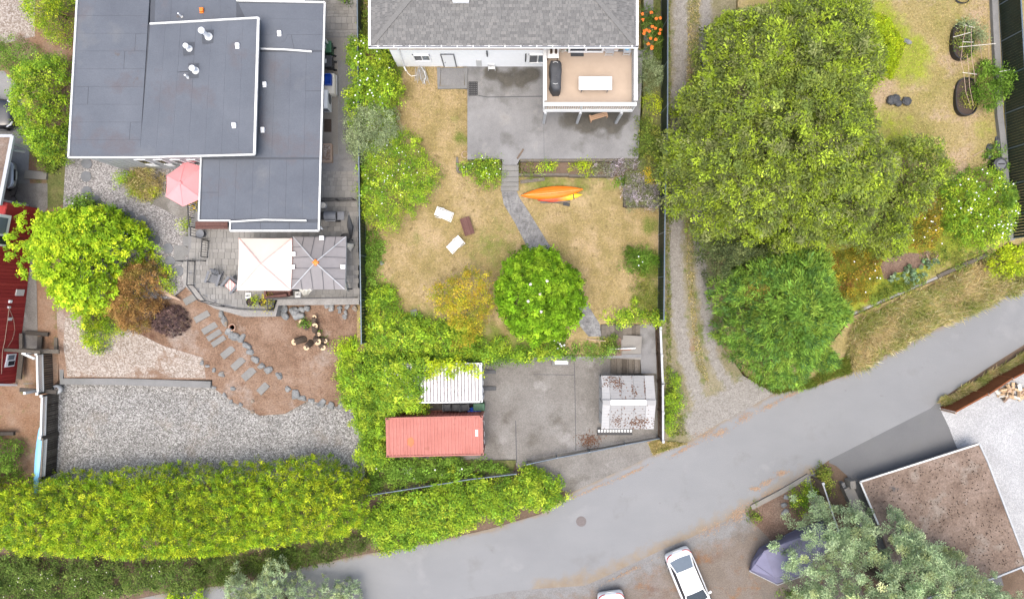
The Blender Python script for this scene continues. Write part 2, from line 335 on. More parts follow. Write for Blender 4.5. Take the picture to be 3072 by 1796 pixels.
# leaves: colour comes with the leaf, a little light passes through
def leaf_material(name, trans=0.3, rough=0.55):
    t = NT(name); a = t.n('ShaderNodeAttribute'); a.attribute_name = 'Col'
    t.done(a.outputs['Color'], rough, 0, 0.08)
    tr = t.n('ShaderNodeBsdfTranslucent'); t.l(a.outputs['Color'], tr.inputs['Color'])
    mx = t.n('ShaderNodeMixShader'); mx.inputs[0].default_value = trans
    o = t.t.nodes['Material Output']; t.l(t.b.outputs[0], mx.inputs[1]); t.l(tr.outputs[0], mx.inputs[2]); t.l(mx.outputs[0], o.inputs['Surface'])
    return t.m
M['leaf'] = leaf_material('leaf')

# ---------------------------------------------------------------- terrain heights (functions of the photo pixel)
def it(v, xs, ys): return float(np.interp(v, xs, ys))
def z_lawn(x, y):
    a = it(y, [0, 420, 640, 1060], [0.9, 0.9, 0.05, -0.2]); b = it(y, [0, 500, 1060], [0.1, 0.1, -0.2])
    t = it(x, [1380, 1500], [0, 1]); return a*(1-t)+b*t
def z_lane(x, y): return it(y, [-200, 0, 1180, 1260], [0.6, 0.3, -1.9, -2.004])
def z_yard(x, y): return it(y, [-200, 0, 700, 1000], [0.8, 0.5, -0.6, -1.0])
def z_dirt(x, y): return it(y, [860, 930, 1250, 1330], [0.1, -0.15, -1.5, -1.6])
def z_west(x, y): return it(y, [0, 300, 700, 1000, 1400], [0.4, 0.3, -0.1, -0.9, -1.6])
ZROAD = -2.0; ZPAD = -1.95; ZPATIO = 0.9; ZHOUSE = 0.8; ZGARD = 0.2; ZLOT = -1.65; ZTERR = -1.0; ZDECK = 3.5
def z_any(z): return z if callable(z) else (lambda x, y, q=z: q)
def zone(name, poly, z, m, skirt=-2.62, step=70, paint=None):
    """a piece of ground: outline in photo pixels, heights from z, sides carried down to the base sheet"""
    bm = bmesh.new(); vsx = [bm.verts.new((x, y, 0)) for x, y in poly]; bm.faces.new(vsx)
    if callable(z) or paint:
        ys = [p[1] for p in poly]; xs = [p[0] for p in poly]
        for k, (lo, hi) in ((1, (min(ys), max(ys))), (0, (min(xs), max(xs)))):
            q = lo+step
            while q < hi:
                no = (0, 1, 0) if k else (1, 0, 0); co = (0, q, 0) if k else (q, 0, 0)
                bmesh.ops.bisect_plane(bm, geom=bm.verts[:]+bm.edges[:]+bm.faces[:], plane_co=co, plane_no=no); q += step
    f = z_any(z); lay = bm.verts.layers.float.new('mask')
    for v in bm.verts:
        if paint: v[lay] = paint(v.co.x, v.co.y)
    for v in bm.verts: v.co = ray(v.co.x, v.co.y, f(v.co.x, v.co.y))
    bmesh.ops.recalc_face_normals(bm, faces=bm.faces[:])
    if sum(fc.normal.z for fc in bm.faces) < 0: bmesh.ops.reverse_faces(bm, faces=bm.faces[:])
    if skirt is not None:
        be = [e for e in bm.edges if e.is_boundary]
        r = bmesh.ops.extrude_edge_only(bm, edges=be)
        for v in [g for g in r['geom'] if isinstance(g, bmesh.types.BMVert)]: v.co.z = skirt
    bmesh.ops.triangulate(bm, faces=bm.faces[:])
    me = bpy.data.meshes.new(name); bm.to_mesh(me); bm.free(); me.materials.append(m)
    o = link(name, me); ORG[o.name] = Vector((0, 0, 0)); return tag(o, kind='structure')
# ================================================================ GROUND
def Dz(pts): return pxl('D', pts)
def near(pts, wd, soft):                # 1 along a line of photo pixels, fading over soft
    A = np.array(pxl('D', pts)); k = 1.219
    def f(x, y):
        best = 1e9
        for a, b in zip(A[:-1], A[1:]):
            ab = b-a; t = min(1, max(0, ((x-a[0])*ab[0]+(y-a[1])*ab[1])/(ab@ab))); best = min(best, math.hypot(x-a[0]-t*ab[0], y-a[1]-t*ab[1]))
        return min(1.0, max(0.0, 1-(best/k-wd)/soft))
    return f
def blobs(lst):                           # round patches (D pixels): x, y, radius, strength
    def f(x, y):
        x *= 0.8203; y *= 0.8203; return min(1.0, sum(s_*max(0.0, 1-((x-a)**2+(y-b)**2)/(r*r)) for a, b, r, s_ in lst))
    return f
g0 = MB(); g0.add([(-400, -400, -2.65), (400, -400, -2.65), (400, 400, -2.65), (-400, 400, -2.65)], [(0, 1, 2, 3)])
tag(g0.build('ground', M['soil']), kind='structure')
zone('verge', Dz([(-250, 1120), (900, 1120), (1300, 1140), (1700, 1060), (1960, 930), (2800, 500), (2800, 1760), (-250, 1760)]), -2.03, M['soil'])
zone('parking_apron', Dz([(940, 1640), (1080, 1470), (1330, 1430), (1640, 1330), (1850, 1240), (2000, 1150), (2140, 1500), (2140, 1740), (940, 1740)]), -2.012, M['apron'], None, step=26, paint=(lambda n_: (lambda x, y: n_(x, y)))(near([(940, 1500), (1330, 1435), (1480, 1420), (1640, 1345), (1850, 1250), (1990, 1166)], 6, 75)))
zone('road', Dz([(2800, 560), (2520, 705), (2400, 765), (2290, 815), (2200, 862), (2090, 920), (2000, 953), (1905, 968), (1800, 1022), (1700, 1084), (1590, 1124), (1400, 1215),
     (1330, 1264), (1200, 1302), (1000, 1347), (900, 1362), (780, 1387), (600, 1432), (400, 1460), (200, 1500), (-200, 1570), (-200, 1640), (600, 1560), (1080, 1484), (1250, 1455), (1330, 1447), (1440, 1440), (1480, 1422),
     (1640, 1347), (1700, 1322), (1850, 1251), (1990, 1167), (2042, 1130), (2290, 1004), (2312, 984), (2450, 892), (2520, 848), (2800, 690)]), ZROAD, M['road'], None, step=16, paint=(lambda a, b: (lambda x, y: 0.75*max(a(x, y), b(x, y))))(near([(2520, 705), (2290, 815), (2090, 920), (1905, 968), (1800, 1022), (1700, 1084), (1590, 1124), (1400, 1215), (1330, 1264), (1200, 1302), (900, 1362), (600, 1432), (200, 1500)], 0, 16), near([(1330, 1447), (1480, 1422), (1640, 1347), (1850, 1251), (1990, 1167)], 4, 40)))
zone('driveway', Dz([(2335, 985), (2308, 975), (2290, 994), (2042, 1120), (2040, 1138), (2058, 1146), (2085, 1170), (2096, 1200), (2200, 1440), (2470, 1440), (2375, 1080)]), -2.004, M['asphalt_new'], None)
zone('gravel_yard', Dz([(2312, 1003), (2335, 1050), (2350, 1090), (2450, 1300), (2540, 1440), (2800, 1440), (2800, 740), (2520, 905)]), -1.99, M['whitegravel'], None)
trk = [near([(1674, -70), (1676, 100), (1668, 300), (1662, 520), (1662, 660), (1672, 800), (1688, 890), (1720, 980), (1740, 1050)], 4, 26), near([(1738, -70), (1735, 120), (1722, 400), (1718, 580), (1730, 700), (1742, 820), (1762, 900), (1800, 960)], 2, 22),
       near([(1735, 1040), (1850, 975)], 30, 40)]
zone('lane', Dz([(1622, -420), (1830, -420), (1800, 300), (1770, 560), (1760, 700), (1785, 860), (1830, 925), (1905, 967), (1700, 1084), (1692, 1090), (1636, 1084), (1628, 800), (1632, 400)]), z_lane, M['lane'], step=9, paint=lambda x, y: max(t(x, y) for t in trk))
zone('yard', Dz([(1832, -420), (2452, -420), (2480, 596), (2435, 628), (2260, 705), (2100, 775), (2050, 835), (1850, 930), (1788, 860), (1764, 690), (1775, 560), (1805, 300)]), z_yard, M['yard'], step=40, paint=blobs([(2150, 60, 90, 1.2), (2200, 130, 90, .8), (2260, 160, 80, .5), (2360, 40, 60, .4), (2200, 330, 90, .7), (2330, 560, 130, .9), (2200, 650, 120, .9), (2430, 320, 50, .5), (2300, 400, 60, .4), (2000, 700, 250, .8)]))
zone('neighbour_yard', Dz([(2453, -420), (2800, -420), (2800, 570), (2520, 608), (2482, 596)]), lambda x, y: z_yard(x, y)-0.25, M['yard'])
zone('roadside_bank', Dz([(2102, 777), (2260, 708), (2437, 630), (2520, 611), (2800, 540), (2800, 580), (2520, 704), (2400, 764), (2290, 814), (2200, 861), (2090, 919), (2000, 951), (1905, 966), (1852, 932), (2052, 837)]), -1.75, M['yard'])
# ---- middle property
lawn = zone('lawn', Dz([(882, -420), (1622, -420), (1624, 797), (1478, 797), (1478, 872), (1150, 868), (878, 868)]), z_lawn, M['lawn'], step=30, paint=blobs([(925, 200, 70, 1.), (965, 160, 50, .8), (985, 240, 40, .5), (1135, 340, 26, .9), (1125, 300, 30, .5), (905, 640, 50, 1.1), (910, 720, 50, 1.), (950, 720, 60, .5), (1040, 790, 60, .8), (1150, 830, 90, .9), (1300, 850, 110, .8), (1200, 400, 70, .6), (1330, 450, 60, .8), (1420, 450, 60, .6), (1510, 450, 50, .5), (1600, 560, 36, .8), (1605, 650, 45, 1.), (1600, 740, 60, 1.), (1520, 790, 40, .7), (920, 60, 60, 1.), (1250, 560, 90, .35), (1180, 620, 80, .45), (1010, 590, 50, .4), (1320, 700, 130, .6)]))
zone('side_bed', pxl('S', [(1930, -420), (1982, -420), (1982, 620), (1876, 620), (1876, 515), (1912, 510), (1930, 300)]), lambda x, y: it(y, [0, 430, 640], [0.86, 0.8, 0.25]), M['grass_green'])
zone('bank', Dz([(870, 869), (1190, 869), (1180, 900), (1040, 1010), (945, 1020), (948, 1132), (1270, 1132), (1262, 1166), (912, 1212), (893, 1140), (870, 1000)]), -1.85, M['grass_green'])
patio = zone('patio', pxl('S', [(1402, 150), (1932, 150), (1932, -420), (1960, -420), (1960, 178), (1928, 180), (1915, 475), (1560, 477), (1550, 495), (1508, 495), (1506, 477), (1402, 478)]), ZPATIO, M['concrete'], -0.3, step=14, paint=blobs([(1210, 180, 26, .9), (1240, 190, 22, .5), (1270, 185, 34, .8), (1310, 182, 30, .9), (1240, 210, 26, .5), (1290, 215, 30, .5), (1400, 290, 40, .8), (1450, 292, 40, .9), (1510, 290, 40, .9), (1545, 285, 25, .8), (1470, 318, 30, .5), (1510, 322, 34, .5), (1430, 325, 22, .4), (1180, 345, 20, .3), (1480, 345, 24, .35)]))  # stains along the wall and open patio, darker blobs under the deck front
zone('planter_bed', pxl('S', [(1372, 480), (1504, 480), (1504, 530), (1440, 532), (1374, 516)]), 0.55, M['grass_green'], -0.3)
zone('planter_bed', pxl('S', [(1562, 480), (1916, 478), (1916, 524), (1562, 526)]), 0.5, M['soil'], -0.3)
zp = lambda x, y: z_lawn(x, y)+0.03
zone('garden_path', pxl('B3', [(132, 300), (245, 300), (262, 345), (335, 455), (480, 690), (560, 800), (720, 1060), (860, 1285), (868, 1372), (775, 1372), (665, 1240), (520, 1010), (400, 830), (310, 690), (235, 540), (150, 400)]), zp, M['path'], -0.4)
zone('parking_pad', Dz([(1190, 872), (1480, 866), (1625, 862), (1622, 1076), (1440, 1106), (1272, 1152), (1268, 1133), (945, 1133), (950, 1000), (1040, 872)]), ZPAD, M['pad'])
zone('kerb_slab', Dz([(1276, 1152), (1440, 1108), (1592, 1086), (1607, 1118), (1560, 1142), (1400, 1214), (1340, 1180)]), -1.97, M['pad'])
zone('stair_landing', pxl('C3', [(945, 65), (1075, 65), (1090, 500), (955, 500), (945, 330)]), -1.0, M['concrete'])
# ---- left property
zone('house_terrace', Dz([(196, -420), (884, -420), (881, 738), (674, 738), (672, 764), (600, 768), (545, 756), (505, 738), (463, 697), (463, 560), (497, 470), (497, 395), (180, 360)]), ZHOUSE, M['concrete'])
zone('garden_gravel', Dz([(163, 330), (500, 330), (500, 480), (464, 560), (464, 700), (420, 735), (340, 735), (200, 735), (150, 600), (160, 420)]), ZGARD, M['gardengravel'])
zone('dirt_slope', Dz([(138, 735), (345, 690), (430, 690), (465, 698), (507, 740), (546, 758), (600, 770), (672, 766), (676, 740), (890, 740), (890, 1012), (830, 1000), (760, 985), (700, 1018), (640, 1022), (575, 990), (522, 952), (522, 934), (146, 934)]), z_dirt, M['dirt'])
zone('gravel_terrace', Dz([(160, 782), (300, 800), (400, 850), (500, 880), (506, 930), (166, 926), (156, 850)]), lambda x, y: z_dirt(x, y)+0.008, M['terrace'], None)
zone('gravel_lot', Dz([(104, 925), (890, 925), (898, 1180), (88, 1200)]), ZLOT, M['rivergravel'])
zone('west_yard', Dz([(-250, -420), (200, -420), (190, 100), (163, 420), (150, 600), (143, 935), (120, 960), (95, 1200), (-250, 1260)]), z_west, M['brickdirt'])
zw = lambda x, y: z_west(x, y)+0.01
zone('driveway', Dz([(-250, -420), (95, -420), (85, 90), (0, 110), (-250, 110)]), zw, M['terrace'], None)
zone('driveway', Dz([(-250, 175), (10, 175), (45, 215), (75, 330), (70, 420), (80, 500), (60, 510), (30, 500), (-250, 500)]), zw, M['concrete'], None)
zone('grass_strip', Dz([(90, 330), (170, 300), (163, 500), (118, 520), (112, 400)]), lambda x, y: z_west(x, y)+0.02, M['grass_green'], None)
zone('walkway', pxl('B0', [(55, 0), (350, 0), (350, 180), (240, 330), (270, 750), (280, 1250), (150, 1250), (180, 760), (140, 170), (40, 140)]), lambda x, y: z_west(x, y)+0.03, M['pad'], None)

# ---- separate slabs, kerbs and walls
def wall_run(name, label, cat, pts, thick, m, group=None, under=0.3):
    """low wall along 3D top points, carried down"""
    mb = MB(); n = len(pts); L = []; Rr = []
    for i, p in enumerate(pts):
        d = (pts[min(i+1, n-1)]-pts[max(i-1, 0)]); d.z = 0; d.normalize(); s = Vector((-d.y, d.x, 0))*thick/2
        L.append(p+s); Rr.append(p-s)
    for i in range(n-1):
        q = [L[i], Rr[i], Rr[i+1], L[i+1]]; mb.prism([(*v[:2], v[2]) for v in q], min(v.z for v in q)-under)
    return solo(mb, name, label, cat, m, group)
zt = lambda x, y: z_dirt(x, y)+0.06
wall_run('retaining_wall', 'smooth grey concrete kerb wall between dirt terrace and river gravel lot', 'wall', PL('D', [(153, 862), (151, 938)], -0.9)+PL('D', [(151, 938), (300, 939), (518, 946)], -0.9)[1:], 0.42, M['conc_kerb'], under=1.0)
wall_run('retaining_wall', 'pale stone cap wall curving below the black patio railing', 'wall', PL('D', [(458, 640), (458, 697), (490, 728), (530, 752), (600, 772), (676, 772), (684, 744), (884, 742)], 0.83), 0.36, M['wall_stone'], under=1.2)
wall_run('retaining_wall', 'mossy concrete retaining wall below the clipped ivy above the parking pad', 'wall', PL('C3', [(-420, 395), (150, 362), (955, 345)], -0.55), 0.22, M['concrete'], under=1.6)
wall_run('retaining_wall', 'grey concrete kerb wall along the far slatted fence', 'wall', PL('A4', [(1258, -60), (1272, 250), (1288, 560), (1300, 850), (1325, 1060), (1345, 1360)], lambda x, y: z_yard(x, y)+0.25)+PL('B5', [(1385, 420)], -0.4), 0.38, M['conc_kerb'], under=0.9)
wall_run('stone_edging', 'broken line of pale stone edging above the dry grass bank', 'edging', PL('B5', [(215, 960), (430, 865), (620, 785), (840, 690)], lambda x, y: z_yard(x, y)+0.05), 0.16, M['wall_stone'], under=0.9)
wall_run('timber_edging', 'weathered straight timber beam above the dry grass bank', 'edging', PL('B5', [(840, 685), (1030, 600), (1205, 525)], lambda x, y: z_yard(x, y)+0.15), 0.24, M['wood_old'], under=0.5)
wall_run('retaining_wall', 'low concrete kerb wall between the road and weedy bed', 'wall', PL('C4', [(310, 1390), (560, 1260), (815, 1110)], -1.85), 0.3, M['conc_light'], under=0.4)
wall_run('retaining_wall', 'white topped concrete wall beside the flat garage', 'wall', PL('C7', [(1455, 240), (1530, 400), (1640, 660)], -1.4), 0.62, M['conc_light'], under=0.7)
wall_run('stair_wall', 'grey concrete wall sunk beside the garage steps', 'wall', PL('C7', [(1395, 190), (1440, 300), (1475, 400)], -1.6), 0.2, M['conc_kerb'], under=0.5)
wall_run('stair_wall', 'thick pale concrete wall beside the double flight of timber steps', 'wall', PL('C3', [(775, 265), (955, 275)], -0.6), 1.5, M['conc_light'], under=1.4)
wall_run('window_well', 'concrete curb around the basement door well', 'curb', PL('A1', [(1512, 497), (1512, 645), (1712, 640), (1712, 497)], 1.0), 0.22, M['conc_kerb'], under=0.6)
# ================================================================ WHITE HOUSE WITH SHINGLED ROOF
YW = 14.35; XL, XR = -7.06, 6.12
wh = thing('house', 'white house with grey shingled hip roof and tan upper wall', 'house', (0, YW+5, 0.9))
MB().box(((XL+XR)/2, YW+5.5, 2.3), (XR-XL, 11, 2.9)).build('wall', M['whitewall'], wh)
uw = MB().box(((XL+XR)/2, YW+5.5, 4.9), (XR-XL+0.02, 11.02, 2.28)).build('upper_wall', M['tanwall'], wh); tag(uw, 'tan upper wall under the eave')
ex0, ex1, ey0, ey1, ez = -7.66, 6.72, 13.73, 25.7, 6.0; pit = 0.33
hw = (ey1-ey0)/2; zr = ez+pit*hw
rb = MB(); rb.add([(ex0, ey0, ez), (ex1, ey0, ez), (ex1, ey1, ez), (ex0, ey1, ez), (ex0+hw, ey0+hw, zr), (ex1-hw, ey0+hw, zr)], [(0, 1, 5, 4), (1, 2, 5), (2, 3, 4, 5), (3, 0, 4), (3, 2, 1, 0)])
roof = rb.build('roof', M['membrane_dark'], wh)
# shingles: thin tabs in staggered courses
tabm = MB().box((0, 0, 0), (1, 1, 1)).mesh('shingle', M['shingle'])
rest = MB(); cnt = 0; cs = 0.142; al = math.atan(pit)
nrow = int(3.4/cs)
for r in range(nrow):
    t = r*cs; y = ey0+t-0.02; x0 = ex0+t+0.02; x1 = ex1-t-0.02; xx = x0-random.uniform(0, 0.2)
    while xx < x1:
        wd = random.choice((0.17, 0.22, 0.24, 0.3)); a = max(xx, x0); b = min(xx+wd, x1)-0.012
        if b-a > 0.05:
            c = ((a+b)/2, y+cs/2, ez+pit*(t+cs/2)+0.012+random.uniform(0, 0.006)); sz = (b-a, cs*1.1, 0.016)
            Mx = Matrix.Rotation(al-0.05, 3, 'X')
            if cnt < 300 and r > 1:
                o = link('shingle', tabm, roof, Vector(c)-ORG[roof.name], 0, sz); o.rotation_euler = (al-0.05, 0, 0); cnt += 1
            else: rest.box(c, sz, M=Mx)
        xx += wd
for r in range(30):                                            # the two hip ends
    t = r*cs
    for side in (0, 1):
        yy = ey0+t; ymax = ey1-t
        while yy < min(ymax, ey0+8):
            wd = random.choice((0.17, 0.22, 0.24, 0.3)); b = min(yy+wd, ymax)-0.012
            xc = ex0+t+cs/2-0.02 if side == 0 else ex1-t-cs/2+0.02
            if b-yy > 0.05: rest.box((xc, (yy+b)/2, ez+pit*(t+cs/2)+0.013), (cs*1.1, b-yy, 0.016), M=Matrix.Rotation(-(al-0.05) if side == 0 else al-0.05, 3, 'Y'))
            yy += wd
tag(rest.build('shingle_courses', M['shingle_i'], roof), kind='stuff')
for side in (0, 1):
    for k in range(22):
        t = 0.1+k*0.21; x = ex0+t if side == 0 else ex1-t
        p0 = Vector((x, ey0+t, ez+pit*t+0.035)); dx = 0.25 if side == 0 else -0.25
        MB().beam(p0, p0+Vector((dx, 0.25, pit*0.25+0.01)), 0.26, 0.02).build('ridge_cap', M['shingle_i'], roof)
gt = MB(); gw = 0.13
gt.box(((ex0+ex1)/2, ey0-0.06, ez-0.03), (ex1-ex0+0.24, gw, 0.12)).build('gutter', M['white'], wh)
MB().box((ex0-0.06, ey0+4, ez-0.03), (gw, 8.2, 0.12)).build('gutter', M['white'], wh)
MB().box((ex1+0.06, ey0+4, ez-0.03), (gw, 8.2, 0.12)).build('gutter', M['white'], wh)
gch = MB(); gch.box(((ex0+ex1)/2, ey0-0.06, ez+0.032), (ex1-ex0, 0.08, 0.006)); gch.build('gutter_trough', M['midgrey'], wh)
for k in range(17): MB().box((ex0+0.4+k*0.86, ey0-0.06, ez+0.05), (0.04, 0.15, 0.03)).build('gutter_hanger', M['white'], wh)
for k in range(4): MB().box((ex0-0.06, ey0+0.5+k*0.8, ez+0.05), (0.15, 0.04, 0.03)).build('gutter_hanger', M['white'], wh)
for k in range(4): MB().box((ex1+0.06, ey0+0.5+k*0.8, ez+0.05), (0.15, 0.04, 0.03)).build('gutter_hanger', M['white'], wh)
a = W('A1', 1675, 2, 6.9); MB().box((a.x, a.y+0.3, 6.85), (0.85, 0.8, 0.22)).build('skylight', M['white'], roof)
a = WY('A1', 1218, 350, YW-0.06); b = WY('A1', 1258, 492, YW-0.06)
MB().tube([Vector((a.x-0.1, ey0, ez-0.1)), Vector((a.x+0.0, YW-0.07, 5.5)), Vector((b.x, YW-0.07, b.z+0.1)), Vector((b.x+0.1, YW-0.3, 1.0))], 0.05, 6).build('downpipe', M['white'], wh)
def wall_window(root, t, x0, y0, x1, y1, Y, panes=2):
    p = WY(t, x0, y0, Y); q = WY(t, x1, y1, Y); cx = (p.x+q.x)/2; wz = p.z-q.z; wx = q.x-p.x; cz = (p.z+q.z)/2
    f = MB()
    for xx in (p.x, q.x): f.box((xx, Y-0.04, cz), (0.07, 0.08, wz+0.07))
    for zz in (p.z, q.z): f.box((cx, Y-0.045, zz), (wx+0.07, 0.085, 0.07))
    win = f.build('window', M['white'], root)
    for k in range(panes):
        MB().box((p.x+wx*(k+0.5)/panes, Y-0.02, cz), (wx/panes-0.09, 0.03, wz-0.06)).build('pane', M['glass_pale' if k else 'midgrey'], win)
    for k in range(1, panes): MB().box((p.x+wx*k/panes, Y-0.03, cz), (0.06, 0.05, wz-0.07)).build('mullion', M['white'], win)
    return win
wall_window(wh, 'A1', 1322, 402, 1455, 444, YW)
wall_window(wh, 'A2', 706, 398, 830, 458, YW)
p = WY('A1', 1530, 398, YW); q = WY('A1', 1642, 498, YW); cz = (p.z+q.z)/2
fr = MB()
for xx in (p.x-0.03, q.x+0.03): fr.box((xx, YW-0.03, cz), (0.05, 0.06, p.z-q.z))
fr.box(((p.x+q.x)/2, YW-0.035, p.z+0.02), (q.x-p.x+0.12, 0.07, 0.05))
dr = MB().box(((p.x+q.x)/2, YW-0.02, cz), (q.x-p.x-0.02, 0.03, p.z-q.z-0.03)).build('door', M['white'], wh)
fr.build('door_frame', M['midgrey'], dr)
MB().box((p.x+0.1, YW-0.07, cz-0.1), (0.05, 0.08, 0.05)).build('door_handle', M['steel'], dr)
for t, x0, y0, x1, y1 in (('A2', 675, 395, 685, 448), ('A2', 393, 372, 398, 410)):
    p = WY(t, x0, y0, YW); q = WY(t, x1, y1, YW); MB().box(((p.x+q.x)/2, YW-0.05, (p.z+q.z)/2), (0.07, 0.06, p.z-q.z)).build('wall_lamp', M['darkgrey'], wh)
p = WY('A2', 312, 443, YW); q = WY('A2', 358, 486, YW); MB().box(((p.x+q.x)/2, YW-0.01, (p.z+q.z)/2), (q.x-p.x, 0.03, p.z-q.z)).build('hatch', M['trim'], wh)
# ---- deck
dk = thing('deck', 'raised tan deck with white railing built onto the white house', 'deck', (4.4, 12.7, 0.9))
DX0, DX1, DY0, DY1 = 1.86, 6.98, 11.0, YW-0.02
nb = 12; bw = (DY1-DY0)/nb
MB().box(((DX0+DX1)/2, (DY0+DY1)/2, ZDECK-0.04), (DX1-DX0-0.1, DY1-DY0-0.02, 0.08)).build('floor', M['deckfloor'], dk)
MB().box(((DX0+DX1)/2, DY0-0.03, ZDECK-0.2), (DX1-DX0+0.08, 0.05, 0.42)).build('fascia', M['white'], dk)
MB().box((DX0-0.03, (DY0+DY1)/2, ZDECK-0.2), (0.05, DY1-DY0-0.06, 0.42)).build('fascia', M['white'], dk)
MB().box((DX1+0.03, (DY0+DY1)/2, ZDECK-0.2), (0.05, DY1-DY0-0.06, 0.42)).build('fascia', M['white'], dk)
for k in range(9): MB().box((DX0+0.4+k*0.55, (DY0+DY1)/2, ZDECK-0.2), (0.05, DY1-DY0-0.15, 0.22)).build('joist', M['wood_old'], dk)
for x in (1.95, 4.0, 6.4): MB().box((x, DY0-0.12, 2.05), (0.14, 0.14, 2.3)).build('post', M['trimgrey'], dk)
MB().box(((DX0+DX1)/2, DY0, ZDECK+1.0), (DX1-DX0+0.1, 0.2, 0.05)).build('top_rail', M['trim'], dk)
MB().box((DX0, (DY0+DY1)/2+0.1, ZDECK+1.0), (0.2, DY1-DY0-0.2, 0.05)).build('top_rail', M['trim'], dk)
MB().box((DX1, (DY0+DY1)/2+0.1, ZDECK+1.0), (0.2, DY1-DY0-0.2, 0.05)).build('top_rail', M['trim'], dk)
for x, y in ((DX0, DY0), (DX1, DY0), (4.0, DY0), (DX0, DY1-0.1), (DX1, DY1-0.1)): MB().box((x, y, ZDECK+0.5), (0.1, 0.1, 0.96)).build('rail_post', M['trim'], dk)
bal = MB().box((0, 0, 0.48), (0.045, 0.045, 0.94)).mesh('baluster', M['trim'])
for k in range(1, 40): link('baluster', bal, dk, Vector((DX0+(DX1-DX0)*k/40, DY0, ZDECK))-ORG[dk.name])
for k in range(1, 26):
    for x in (DX0, DX1): link('baluster', bal, dk, Vector((x, DY0+(DY1-DY0)*k/26, ZDECK))-ORG[dk.name])
p = WY('A2', 1008, 330, YW-0.02); q = WY('A2', 1250, 356, YW-0.02)
sdn = MB(); z0d, z1d = ZDECK+0.02, ZDECK+2.05
for xx in (p.x, (p.x+q.x)/2, q.x): sdn.box((xx, YW-0.05, (z0d+z1d)/2), (0.1, 0.1, z1d-z0d))
for zz in (z0d+0.06, z1d): sdn.box(((p.x+q.x)/2, YW-0.055, zz), (q.x-p.x+0.1, 0.11, 0.1))
sdo = sdn.build('sliding_door', M['white'], wh)
for k in (0, 1): MB().box((p.x+(q.x-p.x)*(k*0.5+0.25), YW-0.03, (z0d+z1d)/2), ((q.x-p.x)/2-0.12, 0.04, z1d-z0d-0.15)).build('pane', M['glass'], sdo)
# ---- concrete steps down to the lawn
st = thing('garden_steps', 'five worn concrete steps from the patio down to the lawn', 'steps', W('A2', 565, 1300, 0.1))
ys = [1215, 1252, 1298, 1336, 1368, 1402]
for k in range(5):
    z = 0.74-0.14*k; p = W('A2', 505-k*2, ys[k], z); q = W('A2', 628, ys[k+1], z)
    MB().box(((p.x+q.x)/2, (p.y+q.y)/2-0.01, z-0.3), (q.x-p.x, p.y-q.y+0.03, 0.6)).build('tread', M['slab'], st)
tm = thing('timber_retaining_wall', 'two low rows of weathered timber holding the bed under the patio', 'wall', W('A2', 1000, 1280, 0.1))
for (x0, x1, y, z, m) in ((630, 1000, 1285, 0.55, 'wood_old'), (1000, 1330, 1292, 0.52, 'wood_old'), (640, 1060, 1180, 0.82, 'wood_old'), (1060, 1500, 1178, 0.82, 'wood_old')):
    a = W('A2', x0, y, z); b = W('A2', x1, y, z); MB().beam(a-Vector((0, 0, 0.3)), b-Vector((0, 0, 0.3)), 0.16, 0.6).build('timber', M[m], tm)
tm2 = thing('timber_edging', 'weathered timber corner edging around the leafy planter beside the steps', 'edging', W('A2', 180, 1230, 0.5))
for a, b in (((176, 1160), (178, 1262)), ((178, 1268), (260, 1268))): MB().beam(W('A2', *a, 0.62), W('A2', *b, 0.62), 0.14, 0.3).build('timber', M['wood_old'], tm2)
tm3 = thing('timber_edging', 'bleached timber corner edging around the lavender bed by the slatted fence', 'edging', W('B3', 1060, 400, 0))
for a, b in (((1038, 290), (1038, 420)), ((1046, 418), (1225, 414))): MB().beam(W('B3', *a, 0.2), W('B3', *b, 0.2), 0.13, 0.4).build('timber', M['wood_old'], tm3)
# ---- two flights of timber steps down to the pad
s1 = thing('timber_steps', 'upper flight of grey timber steps at the end of the garden path', 'steps', W('C3', 780, 130, -1.0))
n = 9
for k in range(n):
    z = -0.18-0.1*k; x0 = 600+k*38; p = W('C3', x0, 70, z); q = W('C3', x0+41, 190+k*3, z)
    MB().box(((p.x+q.x)/2, (p.y+q.y)/2, z-0.04-0.35), (q.x-p.x, p.y-q.y, 0.78)).build('tread', M['wood_old'], s1)
s2 = thing('timber_steps', 'lower flight of grey timber steps beside the plastic shed', 'steps', W('C3', 810, 430, ZPAD))
for k in range(5):
    z = -1.12-0.16*k; x1 = 945-k*52; p = W('C3', x1-50, 362, z); q = W('C3', x1, 500, z)
    tr = MB().box(((p.x+q.x)/2, (p.y+q.y)/2, z-0.3), (q.x-p.x, p.y-q.y, 0.6)).build('tread', M['wood_old'], s2)
    MB().box((q.x-0.05, (p.y+q.y)/2, z+0.02), (0.1, p.y-q.y, 0.04)).build('nosing', M['wood_old'], tr)
# ================================================================ FLAT ROOFED HOUSE
lh = thing('house', 'house with dark flat membrane roofs and pale metal edging', 'house', W('D', 500, 300, ZHOUSE))
ZA, ZB, ZC = 4.4, 5.2, 4.35
def wq(p, z): return W('D', p[0], p[1], z)
roofA = [wq((208, -310), ZA), wq((387, -310), ZA), wq((344, 388), ZA), wq((170, 388), ZA)]
roofB = [wq((370, 60), ZA), wq((637, 45), ZB), wq((627, 381), ZB), wq((343, 388), ZA)]
roofC = [wq(q, ZC) for q in ((380, -310), (583, -310), (583, 3), (800, 7), (785, 568), (567, 568), (568, 543), (490, 543), (496, 384), (360, 340))]
rA = MB().slab(roofA, 0.3).build('roof', M['membrane_dark'], lh); rB = MB().slab([wq((362, 60), ZA-0.06), roofB[1]-Vector((0, 0, 0.05)), roofB[2]-Vector((0, 0, 0.05)), wq((335, 388), ZA-0.06)], 0.3).build('upper_roof', M['membrane_dark'], lh)
rC = MB().slab(roofC, 0.28).build('lower_roof', M['membrane_dark'], lh)
